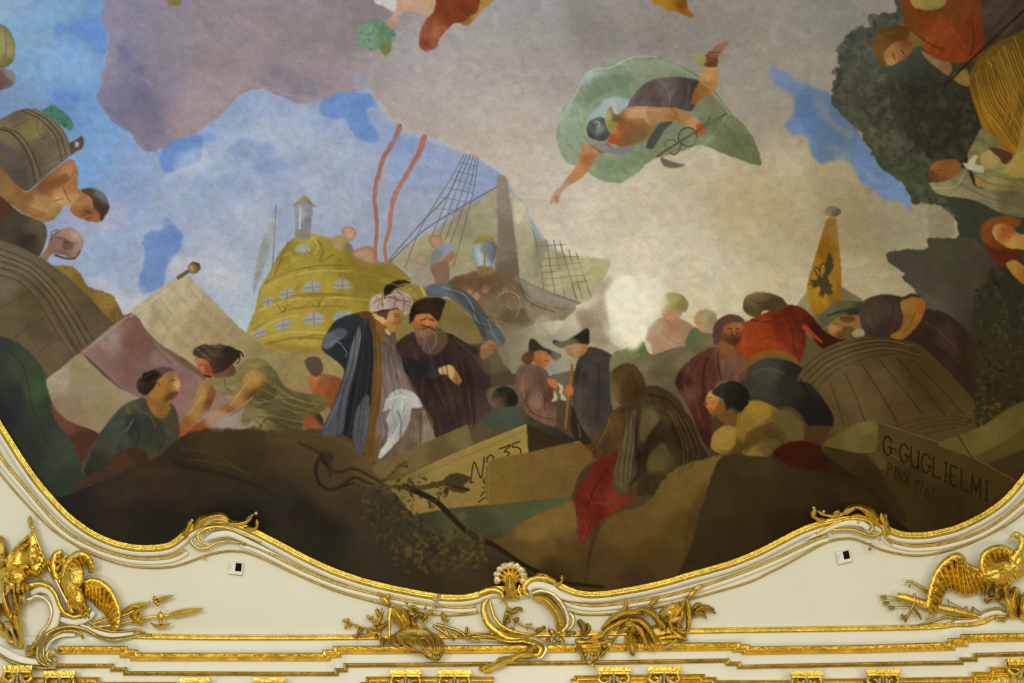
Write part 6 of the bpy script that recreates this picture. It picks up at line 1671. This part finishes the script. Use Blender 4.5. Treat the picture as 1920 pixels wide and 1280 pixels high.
# palm and cornucopia trophy right of the centre
t = root('palm_trophy', 'gilded trophy of curling palm leaves and cloth right of the centre scroll', 'ornament', 1215, 1175)
leaves(t, 'palm_leaf', [('1096,1202,9 1125,1192,12 1145,1176,16 1168,1163,17 1184,1158,15', 10), ('1128,1180,9 1146,1162,15 1170,1148,19 1196,1148,19 1208,1153,15', 10), ('1188,1146,16 1208,1142,20 1226,1152,20 1236,1168,18 1241,1184,14', 11),
    ('1180,1160,16 1200,1163,20 1214,1176,20 1226,1196,18 1233,1216,13', 11), ('1184,1168,18 1200,1180,21 1208,1196,19 1217,1214,14', 10), ('1152,1164,10 1166,1148,13 1174,1134,15 1171,1121,16', 7), ('1158,1186,12 1172,1178,15 1186,1174,15', 8),
    ('1236,1160,14 1244,1172,17 1250,1184,15', 9), ('1250,1164,14 1268,1161,19 1281,1155,18', 10, PALE), ('1286,1118,10 1292,1145,15 1291,1170,15 1286,1196,12', 9), ('1282,1134,13 1276,1160,16 1268,1184,14', 9), ('1256,1178,13 1272,1190,15 1290,1200,13', 9),
    ('1234,1196,12 1256,1192,15 1284,1194,13', 10), ('1270,1198,14 1254,1210,16 1240,1218,14', 6, PALE), ('1204,1194,13 1213,1208,16 1227,1222,14', 9), ('1220,1140,14 1224,1128,16 1238,1120,16', 6), ('1216,1134,14 1226,1130,16 1234,1128,15', 6),
    ('1300,1150,8 1318,1138,11 1340,1142,12', 9, GOLD2), ('1298,1156,8 1314,1148,11 1325,1160,12', 8, GOLD2), ('1298,1144,8 1306,1134,10 1316,1131,11', 7, GOLD2), ('1310,1144,8 1330,1142,11 1342,1150,11', 7, GOLD2),
    ('1098,1210,9 1120,1206,12 1145,1200,13 1160,1192,12', 7), ('1262,1150,15 1256,1166,18 1262,1180,16', 8), ('1228,1205,13 1246,1204,16 1262,1200,15', 8), ('1140,1212,9 1132,1222,12 1126,1232,12', 8), ('1084,1162,8 1094,1176,12 1090,1192,11', 11, GOLD2), ('1100,1168,8 1104,1180,10 1092,1194,10', 7, GOLD2)], ser=0)
g = Geo(); g.leaf(Z('1182,1186,10 1184,1205,18 1187,1230,15'), 27, .45, ser=0, base=.7); g.out('pendant_leaf', GOLD, t)
g = Geo(); g.leaf(Z('1172,1182,8 1182,1172,16 1196,1184,10'), 30, .3, base=.9, flat_tip=True); g.out('pendant_back', GOLD2, t)
g = Geo(); g.blob(1258, 1144, 13, 22, 12, 12, -28, .14, 3, 20, 12); g.out('gathered_cloth', GOLD, t)
leaves(t, 'cloth_fold', [('1240,1158,16 1252,1142,24 1262,1128,20', 8, PALE), ('1252,1160,16 1264,1144,24 1274,1126,19', 8), ('1236,1150,16 1246,1142,21 1252,1134,18', 7), ('1262,1158,16 1276,1142,21 1284,1122,17', 8)], ser=0)
g = Geo(); g.blob(1298, 1112, 13, 10, 6, 6, -55, .1); g.blob(1310, 1101, 13, 9, 4.5, 4, -30, .2); g.out('spear_head', GOLD, t)
g = Geo(); g.blob(1240, 1190, 4, 46, 22, 8, -8, .15, 8, 20, 10); g.out('backing', GOLD2, t)
for (u, v) in ((1138, 1199), (1143, 1206), (1134, 1210), (1106, 1240), (1116, 1232), (1098, 1226), (1110, 1224), (1112, 1246)):
    g = Geo(); g.blob(u, v, 15, 4.8, 5, 4.6, bump=.28, seed=u, nu=10, nv=6); g.out('berry', PALE if u % 2 else GOLD, t)
leaves(t, 'drop_leaf', [('1082,1205,9 1090,1225,16 1098,1240,15', 9, GOLD2), ('1130,1205,9 1122,1225,16 1112,1242,15', 8, GOLD), ('1078,1200,9 1100,1202,12 1125,1200,12', 8, GOLD)])

# basket trophy left of the centre
t = root('basket_trophy', 'gilded trophy of drapery basket, torch and leafy sprigs left of the centre scroll', 'ornament', 780, 1185)
g = Geo(); g.blob(785, 1196, 12, 44, 22, 16, 12, .12, 5, 24, 14); g.blob(806, 1220, 16, 26, 14, 12, 28, .15, 7, 20, 12); g.out('basket', GOLD2, t)
for i in range(14):
    a = i / 13; u0 = 752 + 70 * a; g = Geo(); g.leaf([(u0, 1192 + 6 * math.sin(i), 24), (u0 + 8, 1206 + 4 * math.cos(i * 2), 28), (792 + 32 * a, 1222 + 12 * math.sin(a * 2.6), 24)], 8, .5); g.out('fringe', GOLD2 if i % 2 else GOLD, t)
leaves(t, 'drape_fold', [('738,1136,14 748,1155,20 764,1184,18', 22), ('752,1140,14 760,1160,22 768,1178,18', 14), ('762,1150,16 757,1170,20 762,1186,18', 12), ('785,1160,16 788,1172,20 795,1178,18', 14, PALE), ('770,1158,14 776,1170,17 780,1184,15', 14, GOLD2), ('776,1205,24 786,1214,30 792,1222,26', 10, PALE), ('798,1216,24 806,1214,28 812,1220,24', 9, PALE), ('734,1133,14 745,1145,17 757,1152,15', 9, PALE)], ser=0)
g = Geo(); g.blob(722, 1126, 14, 12, 7, 7, 35, .12, 2); g.blob(728, 1118, 13, 5, 5, 5, 0, .2, 4); g.leaf(Z('716,1118,10 712,1112,11 707,1114,10'), 6); g.out('torch_flame', GOLD, t, 'bright gilded flame knob')
tubes(t, 'torch_stem', [('732,1138,13 730,1160,15 730,1200,12', [4, 3.6, 2.6])])
stems = ['650,1166,6 668,1172,8 690,1178,9 715,1176,9', '716,1140,6 712,1158,8 716,1175,9', '762,1130,8 770,1145,11 780,1160,12', '818,1124,10 812,1140,12 800,1165,13', '798,1140,10 796,1155,12', '690,1158,8 700,1168,9 712,1172,9', '660,1192,8 680,1190,9 705,1188,9', '836,1150,8 832,1165,11 836,1180,12', '878,1178,8 880,1190,10 885,1196,9']
g = Geo()
for s_ in stems: g.tube(Z(s_), 1.6)
g.out('sprig_stem', GOLD2, t)
leaves(t, 'sprig_leaf', [('655,1166,8 648,1162,10 642,1166,9', 7), ('658,1168,8 652,1174,10 645,1176,9', 7), ('716,1156,10 708,1150,12 707,1140,12', 8), ('717,1152,10 722,1144,12', 6), ('700,1172,10 712,1162,13 716,1152,12', 8), ('690,1178,10 700,1186,13 716,1184,12', 10), ('680,1176,9 672,1186,12 668,1194,11', 7, GOLD2), ('705,1178,10 722,1172,13 728,1164,12', 9, GOLD2),
    ('764,1132,10 758,1128,12', 6), ('768,1142,10 778,1138,13 782,1146,12', 8), ('818,1126,12 824,1118,14 820,1112,14', 7, PALE), ('812,1134,12 822,1134,14 826,1138,13', 7, PALE), ('796,1142,12 800,1132,13', 6), ('836,1164,10 830,1154,13 832,1148,12', 8), ('838,1166,10 846,1158,12', 6), ('881,1190,9 874,1184,11 877,1174,12', 6), ('770,1164,12 784,1152,14 796,1156,13', 7, GOLD2), ('790,1164,12 804,1150,15 812,1144,14', 7), ('722,1196,9 716,1204,11 718,1212,10', 8, GOLD2), ('724,1200,9 734,1204,11', 7, GOLD2), ('742,1190,12 738,1204,15 752,1210,14', 12, GOLD2)])
tubes(t, 'palm_rod', [('812,1172,12 830,1184,14 852,1198,12', 3), ('818,1170,12 842,1176,15 862,1184,14 882,1198,12', 3), ('830,1172,10 838,1186,14 852,1200,12', 2.4), ('846,1182,9 870,1194,11 900,1200,9', 2.2), ('870,1188,8 905,1190,9 950,1194,8', 1.8), ('880,1196,8 915,1198,9 960,1202,8', 1.8), ('858,1194,9 885,1188,10 920,1186,9', 1.8)], GOLD2)
for (u, v, m_) in ((690, 1156, PALE), (697, 1158, GOLD), (670, 1174, GOLD), (668, 1194, GOLD2), (676, 1186, GOLD2), (702, 1186, GOLD2), (710, 1188, PALE), (822, 1134, PALE), (814, 1122, PALE), (706, 1194, GOLD2), (770, 1152, GOLD)):
    g = Geo(); g.blob(u, v, 11, 4, 4, 4, bump=.2, seed=u, nu=10, nv=6); g.out('berry', m_, t)

# ---- wings
def wing(parent, edge, tips, rows=3, n=16, wd=9, w=14, name='wing', covert=True):
    """edge: leading-edge points shoulder -> tip; tips: matching points where the flight feathers end"""
    E = np.array(smooth(Z(edge, w), False, 8)); T = np.array(smooth(Z(tips, w - 4), False, 8))
    def at(A_, t):
        x = t * (len(A_) - 1); i = min(int(x), len(A_) - 2); return A_[i] + (A_[i + 1] - A_[i]) * (x - i)
    g = Geo(); g.tube([tuple(at(E, i / 12)) for i in range(13)], [wd * .45 + 1.8 * math.sin(i / 12 * 3.1) for i in range(13)], .9, n=2)
    wg = g.out(name, GOLD, parent)
    for r in range(rows):
        f = [1.0, .68, .40, .22][r]; cnt = n - r * 1
        for i in range(cnt):
            t = (i + .5 * (r % 2) + .3) / cnt
            a = at(E, min(t, 1)); b_ = at(T, min(t, 1)); e = a + (b_ - a) * f; mid = (a + e) / 2
            mid = mid + np.array([0, 0, 3 + 2.2 * r]); e = e + np.array([0, 0, r * 1.6]); a2 = a + np.array([0, 0, r * 1.2])
            g = Geo(); g.leaf([tuple(a2), tuple(mid), tuple(e)], wd * (1.0 if r == 0 else .9), .62, base=.75, flat_tip=True, n=4); g.out('feather', (GOLD, GOLD, GOLD)[r % 3], wg)
    return wg

# left corner: eagle
t = root('gilded_eagle', 'gilded eagle with drooping wing perched on the left corner scroll', 'eagle', 135, 1110, 0, 'gilded corner eagles')
g = Geo(); g.blob(135, 1090, 14, 22, 34, 16, 18, .12, 3, 20, 14); g.blob(142, 1120, 14, 17, 24, 13, -12, .15, 5, 18, 12); g.out('body', GOLD, t)
for i in range(22):
    a = rnd.uniform(0, 6.28); rr = rnd.uniform(.2, .9); u = 136 + 18 * rr * math.cos(a); v = 1094 + 30 * rr * math.sin(a)
    g = Geo(); g.leaf([(u, v, 27 - 8 * rr), (u + 3, v + 7, 30 - 8 * rr), (u + 4, v + 13, 25 - 8 * rr)], 8, .5, n=3); g.out('body_feather', GOLD, t)
wing(t, '118,1100 104,1080 99,1058 104,1040 116,1034', '126,1075 122,1062 118,1050 118,1042 120,1036', 2, 6, 12, 12, 'raised_wing')
wing(t, '118,1082 122,1062 134,1046 150,1038 163,1044 171,1058 171,1070', '150,1090 150,1080 152,1068 158,1060 166,1060 171,1068 171,1078', 3, 11, 12, 18, 'curled_wing')
wing(t, '158,1092 172,1088 188,1092 204,1106 216,1128 222,1150 218,1178', '162,1118 172,1128 184,1142 194,1150 200,1158 204,1168 210,1182', 3, 12, 12, 14, 'drooping_wing')
leaves(t, 'leg_feather', [('140,1130,16 150,1142,20 156,1152,16', 14), ('132,1120,16 128,1135,20 136,1150,15', 12), ('150,1128,16 160,1138,18 162,1148,14', 12)])
g = Geo(); g.blob(118, 1052, 18, 9, 7, 7, -60, .1); g.tube(Z('120,1046,20 126,1040,20 130,1044,18'), [3, 2, .6]); g.out('head', GOLD, t)
for k in range(3):
    g = Geo(); g.tube(Z('%d,1148,14 %d,1156,14 %d,1160,10' % (150 + k * 6, 152 + k * 7, 150 + k * 8)), [2.4, 2, .8]); g.out('talon', GOLD2, t)
tubes(t, 'staff', [('103,1085,20 118,1115,21 136,1148,18', 2.8)], PALE)

# left corner cartouche
t = root('corner_cartouche', 'white and gilt scrolled cartouche in the lower left corner', 'ornament', 70, 1160)
tubes(t, 'pale_scroll', [('40,1116,12 48,1124,14 58,1122,14 66,1117,14 80,1120,13 92,1132,13 96,1150,13 90,1170,12 78,1184,12 69,1197,12 68,1208,11', [5, 5, 4, 3.4, 3.4, 3.6, 3.8, 3.6, 3.4, 3, 2])], PALE)
tubes(t, 'gold_scroll', [('42,1106,14 56,1097,15 74,1094,15 92,1100,15 104,1114,15 111,1134,14 122,1150,14 140,1156,13 158,1150,12 170,1138,12', [5, 5.5, 5.5, 5, 4.6, 4.6, 4.6, 4.4, 4, 3])])
tubes(t, 'gold_scroll', [('88,1248,12 74,1240,13 69,1224,13 74,1204,13 88,1188,13 108,1178,12 135,1174,11 160,1180,9 185,1193,8 210,1198,7 236,1195,6 262,1190,5 285,1190,5', [3, 3.6, 4, 4, 4, 4, 4, 3.8, 3.6, 3.4, 3, 2.6, 2]), ('88,1242,13 81,1226,14 84,1208,14 96,1194,13 114,1184,12 134,1182,12 150,1187,12 156,1198,12', [2.6, 3, 3.2, 3.2, 3, 2.8, 2.6, 2]), ('165,1164,9 182,1176,8 205,1183,7 235,1183,6 255,1180,6 272,1186,5', [3, 3, 3, 2.6, 2.4, 2])], GOLD2)
tubes(t, 'white_roll', [('58,1112,8 76,1104,10 94,1110,10 104,1128,10 106,1150,10 100,1172,9 84,1192,8', [5, 7, 8, 8, 8, 8, 6]), ('112,1160,7 140,1166,8 166,1158,8 176,1146,7', [5, 7, 6, 4]), ('92,1230,10 86,1216,10 94,1200,10 116,1190,9 140,1190,8', [3, 4, 4, 4, 3]), ('150,1172,6 180,1184,6 210,1190,6 250,1187,5', [4, 4.5, 4, 3])], WHITE, .5)
tubes(t, 'white_roll', [('-10,1210,8 20,1228,9 48,1238,9 78,1242,8', [7, 8, 7, 5])], WHITE, .5)
tubes(t, 'gold_edge', [('-10,1222,10 12,1236,11 40,1247,10 80,1252,10 106,1251,10', [2.6, 3, 3, 3, 2.6])], GOLD2)
tubes(t, 'thin_gold_edge', [('100,1112,12 108,1130,13 112,1150,12 110,1166,11 104,1180,9', 1.6), ('72,1082,8 84,1086,9 98,1096,10', 1.4)], GOLD)
g = Geo(); g.blob(99, 1222, 16, 7, 9, 8, 20, .1); g.blob(104, 1236, 15, 6, 6, 6, 0, .15, 4); g.out('volute_bud', PALE, t)
curl(t, 99, 1226, 14, 100, 400, 4, 13)
leaves(t, 'acanthus_leaf', [('34,1074,12 26,1100,18 30,1130,17 40,1152,14', 15), ('10,1080,12 6,1110,18 14,1140,17 20,1165,14', 15), ('28,1150,12 33,1175,18 38,1200,16 40,1218,12', 13), ('8,1165,12 20,1178,17 28,1198,16 30,1212,13', 11, PALE), ('0,1180,14 14,1190,18 20,1206,14', 14), ('52,1220,10 62,1212,14 70,1204,12', 12), ('48,1228,10 60,1222,14 68,1222,12', 10), ('14,1204,10 24,1200,14 32,1212,12', 11), ('40,1096,14 22,1090,20 8,1098,16', 13), ('44,1080,14 34,1066,20 20,1070,16', 13), ('0,1130,10 -6,1160,14 4,1180,12', 14)])
g = Geo(); g.blob(20, 1085, 10, 30, 26, 14, 20, .16, 9, 22, 14); g.out('gathered_cloth', GOLD, t)
for i in range(16):
    u = 6 + 40 * rnd.random(); v = 1066 + 60 * rnd.random(); g = Geo(); g.leaf([(u, v, 20), (u + rnd.uniform(-6, 6), v + 10, 26), (u + rnd.uniform(-5, 5), v + 20, 19)], 10, .5, n=3); g.out('cloth_fold', (GOLD, PALE)[i % 4 == 0], t)

# banner of the left corner
t = root('gilded_banner', 'gilded standard with fringed cloth and flame finial at the far left', 'banner', 45, 1040)
g = Geo(); nu_, nv_ = 15, 9
c4 = [(8, 1052), (62, 996), (92, 1058), (30, 1092)]
V = []
for j in range(nv_):
    for i in range(nu_):
        a, b_ = i / (nu_ - 1), j / (nv_ - 1)
        u = (c4[0][0] * (1 - a) + c4[1][0] * a) * (1 - b_) + (c4[3][0] * (1 - a) + c4[2][0] * a) * b_
        v = (c4[0][1] * (1 - a) + c4[1][1] * a) * (1 - b_) + (c4[3][1] * (1 - a) + c4[2][1] * a) * b_
        v += 5 * math.sin(a * 3.14) * (1 - b_) * -1
        V.append((u, v, 12 + 4 * math.sin(a * 9 + b_ * 3) + 2.5 * math.sin(b_ * 11 + a * 5)))
F = [(j * nu_ + i, (j + 1) * nu_ + i, (j + 1) * nu_ + i + 1, j * nu_ + i + 1) for j in range(nv_ - 1) for i in range(nu_ - 1)]
n0 = len(V); V += [(x, y, z - 5) for x, y, z in V]; F += [(a + n0, d + n0, c + n0, b2 + n0) for a, b2, c, d in F]
g.add(V, F); g.out('cloth', GOLD, t)
for i in range(18):
    a = i / 17; u = 30 + (92 - 30) * a; v = 1092 - 34 * a + 6 * math.sin(a * 12); g = Geo(); g.leaf([(u - 3, v - 8, 16), (u, v, 19), (u + 1, v + 8, 14)], 7, .5, n=3); g.out('fringe', GOLD, t)
for i in range(14):
    a = i / 13; u = 10 + 50 * a; v = 1050 - 50 * a - 4 * math.sin(a * 3.1); g = Geo(); g.blob(u, v, 14, 3.6, 3.2, 3, bump=.2, seed=i, nu=8, nv=5); g.out('edge_bead', GOLD if i % 3 else PALE, t)
for i in range(12):
    g = Geo(); g.blob(38 + rnd.random() * 40, 1022 + rnd.random() * 44, 17, 6, 4, 4, rnd.random() * 180, .3, i, 10, 6); g.out('embroidery', GOLD, t)
tubes(t, 'pole', [('58,984,12 66,1006,14 84,1050,12 100,1085,10', [2.6, 2.4, 2.2, 2])])
g = Geo(); g.leaf(Z('60,984,12 56,976,16 57,966,12'), 11, .6); g.blob(60, 988, 13, 8, 3.4, 5, 10); g.blob(62, 996, 13, 5, 4, 4, 10); g.out('finial', GOLD, t)
g = Geo(); g.blob(-2, 1035, 8, 16, 30, 12, 0, .15, 4); g.out('plume', GOLD2, t)

# spears and axe bundle on the left
t = root('spear_bundle', 'gilded spears and halberd pointing right from the left eagle', 'spears', 285, 1150)
tubes(t, 'shaft', [('170,1170,8 205,1160,10 240,1150,11 282,1128,11', 2.4), ('172,1176,8 220,1170,10 270,1158,11 325,1152,11', 2.6), ('176,1164,7 200,1156,9 232,1150,9', 1.8)])
g = Geo(); g.leaf(Z('290,1128,11 304,1122,14 326,1116,11'), 9, .5, base=.9); g.out('spear_head', GOLD, t)
g = Geo(); g.leaf(Z('322,1152,11 345,1147,15 382,1141,11'), 13, .5, base=.9); g.out('spear_head', GOLD, t)
for (u, v) in ((291, 1128), (296, 1132), (320, 1153), (290, 1121)):
    g = Geo(); g.blob(u, v, 13, 5, 4, 4.4, -20, .2, u, 10, 6); g.out('socket_knob', GOLD, t)
g = Geo(); g.leaf(Z('282,1167,10 292,1173,13 302,1174,14 312,1172,13 322,1167,10'), 8, .5, base=.3); g.blob(301, 1155, 13, 6, 9, 5, 0, .15); g.leaf(Z('301,1148,12 300,1143,13'), 5); g.tube(Z('301,1158,12 302,1170,12'), 3); g.out('axe_head', GOLD, t)
leaves(t, 'ribbon', [('228,1150,9 246,1138,14 266,1134,13 285,1130,11', 9), ('244,1158,10 256,1146,15 266,1138,13', 8), ('250,1146,12 254,1158,16 266,1170,12', 12), ('262,1150,12 258,1162,16 246,1168,12', 8), ('266,1156,12 266,1166,14 264,1174,12', 8)], ser=0)

# right eagle
t = root('gilded_eagle', 'gilded eagle with one spread wing at the right edge', 'eagle', 1860, 1080, 0, 'gilded corner eagles')
wing(t, '1848,1072 1822,1066 1806,1056 1800,1044 1786,1046 1768,1060 1754,1082 1746,1110 1740,1142', '1858,1102 1844,1110 1828,1114 1812,1118 1796,1112 1782,1104 1772,1112 1766,1128 1756,1150', 4, 14, 15, 16, 'spread_wing')
g = Geo(); g.blob(1876, 1074, 18, 36, 24, 18, -12, .14, 3, 22, 14); g.blob(1908, 1060, 18, 22, 26, 16, 10, .14, 6, 18, 12); g.out('body', GOLD, t)
for i in range(30):
    a = rnd.uniform(0, 6.28); rr = rnd.uniform(.2, .95); u = 1880 + 32 * rr * math.cos(a); v = 1070 + 22 * rr * math.sin(a)
    g = Geo(); g.leaf([(u, v, 34 - 10 * rr), (u - 2, v + 7, 37 - 10 * rr), (u - 1, v + 14, 31 - 10 * rr)], 9, .5, n=3); g.out('body_feather', GOLD, t)
wing(t, '1848,1078 1842,1058 1846,1040 1862,1030 1880,1027 1898,1036', '1862,1085 1858,1072 1860,1062 1870,1052 1884,1046 1896,1046', 2, 9, 13, 24, 'folded_wing')
g = Geo(); g.tube(Z('1900,1050,20 1914,1030,24 1918,1012,24 1908,1002,24'), [14, 10, 8, 6]); g.blob(1908, 1003, 25, 9, 7, 7, 20, .1); g.tube(Z('1902,1002,26 1896,1004,25 1894,1010,22'), [3, 2, .6]); g.out('neck_and_head', GOLD, t)
leaves(t, 'leg_feather', [('1874,1094,18 1868,1108,20 1872,1122,16', 14, GOLD2), ('1860,1092,16 1852,1104,18 1850,1118,14', 11, GOLD2), ('1888,1092,16 1884,1106,20 1892,1118,16', 13)])
leaves(t, 'acanthus_leaf', [('1884,1112,12 1892,1132,18 1904,1160,14', 22), ('1906,1100,12 1900,1124,17 1906,1150,14', 14), ('1856,1126,12 1850,1118,15 1852,1112,14', 8, PALE), ('1930,1110,12 1918,1140,17 1924,1165,12', 18), ('1846,1128,10 1860,1120,14 1876,1124,12', 9, GOLD2)])
# quiver, bow and torch
t = root('quiver_trophy', 'gilded quiver, arrows, bow and torch under the right eagle wing', 'ornament', 1720, 1130)
tubes(t, 'quiver', [('1682,1117,10 1700,1121,12 1722,1128,13 1742,1134,12', [7, 8, 8.5, 8])])
g = Geo(); g.tube(Z('1714,1112,14 1716,1125,17 1710,1140,15 1700,1158,11 1697,1166,8'), [2.6, 3, 3, 2.6, 2]); g.leaf(Z('1712,1140,12 1722,1152,13 1728,1162,9'), 6); g.leaf(Z('1704,1152,11 1694,1158,12 1690,1150,9'), 8); g.out('ribbon', GOLD2, t)
for (pts, u, v) in (('1690,1122,9 1670,1118,9 1654,1119,8', 1652, 1119), ('1690,1127,9 1674,1126,9 1660,1130,8', 1657, 1130), ('1712,1138,9 1690,1136,9 1672,1138,8', 1667, 1139)):
    g = Geo(); g.tube(Z(pts), 1.3); g.leaf([(u + 10, v, 9), (u + 4, v, 11), (u - 3, v - 1, 8)], 8, .4, base=1); g.out('arrow', GOLD2, t)
tubes(t, 'bow', [('1698,1091,9 1708,1090,11 1720,1096,12 1732,1104,12 1740,1112,10', [2, 2.6, 3.2, 3.4, 3]), ('1706,1096,9 1704,1101,9', 1.4)], GOLD2)
tubes(t, 'torch', [('1758,1138,10 1785,1143,12 1810,1149,13 1838,1156,12', [7, 7, 6.5, 4]), ('1742,1146,11 1752,1144,12', 6)])
tubes(t, 'cord', [('1778,1126,6 1800,1138,7 1822,1148,7', 1.1), ('1776,1122,6 1780,1136,7', 1.1), ('1822,1137,6 1840,1148,7', 1.4)], GOLD2)
leaves(t, 'flame', [('1806,1148,13 1812,1142,16 1808,1136,14', 7, PALE), ('1812,1152,13 1820,1148,16 1824,1140,14', 7)])
# wavy scroll under it
t = root('wavy_scroll', 'thin wavy gilded scroll rising under the right torch', 'ornament', 1820, 1160)
tubes(t, 'gold_line', [('1722,1172,5 1750,1164,6 1775,1156,7 1800,1160,7 1825,1158,8 1845,1146,9 1870,1140,9 1885,1148,8', [2, 2.4, 2.6, 2.6, 2.6, 2.6, 2.4, 1.8]), ('1735,1160,5 1752,1155,6 1756,1148,6', 1.3)], GOLD2)
g = Geo(); g.tube(Z('1868,1154,9 1872,1162,11 1878,1158,11 1882,1164,10 1888,1156,9'), 2.6); g.out('claw', GOLD2, t)
tubes(t, 'white_roll', [('1790,1166,5 1830,1160,6 1862,1148,6 1900,1150,6', [3, 5, 5, 4])], WHITE, .5)

# ---------------------------------------------------------------- small wall units with a black face
def sensor(u, v, tilt, mu, label):
    t = root('sensor_box', label, 'sensor', u, v, 0, 'white sensor boxes under the crests')
    c, s_ = math.cos(math.radians(tilt)), math.sin(math.radians(tilt))
    rot = lambda pts: [(u + (x - u) * c - (y - v) * s_, v + (x - u) * s_ + (y - v) * c) for x, y in pts]
    g = Geo(); g.box(rot([(u - 19, v - 10), (u + 9, v - 10), (u + 9, v + 15), (u - 19, v + 15)]), -1, 4, .08); g.out('housing', PLAST, t, smoothf=False)
    g = Geo(); g.box(rot([(u - 5.5, v - 7.5), (u + 5.5, v - 7.5), (u + 5.5, v + 7.5), (u - 5.5, v + 7.5)]), 3, 5, 0); g.out('black_window', BLACK, t, 'black rectangular window', smoothf=False)
    g = Geo(); g.box(rot([(u - 16, v - 4), (u - 14.6, v - 4), (u - 14.6, v + 6), (u - 16, v + 6)]), 4, 4.6); g.box(rot([(u - 12, v - 4), (u - 8, v - 4), (u - 8, v - 3), (u - 12, v - 3)]), 4, 4.6)
    for k in range(4): g.box(rot([(u - 12 + k * 5, v + 13), (u - 9 + k * 5, v + 13), (u - 9 + k * 5, v + 14), (u - 12 + k * 5, v + 14)]), 4, 4.5)
    g.out('marking', GREY, t, smoothf=False)
sensor(447, 1063, 6, -1, 'small white sensor box with a black window below the left crest')
sensor(1587, 1040, -12, 1, 'small white sensor box with a black window below the right crest')
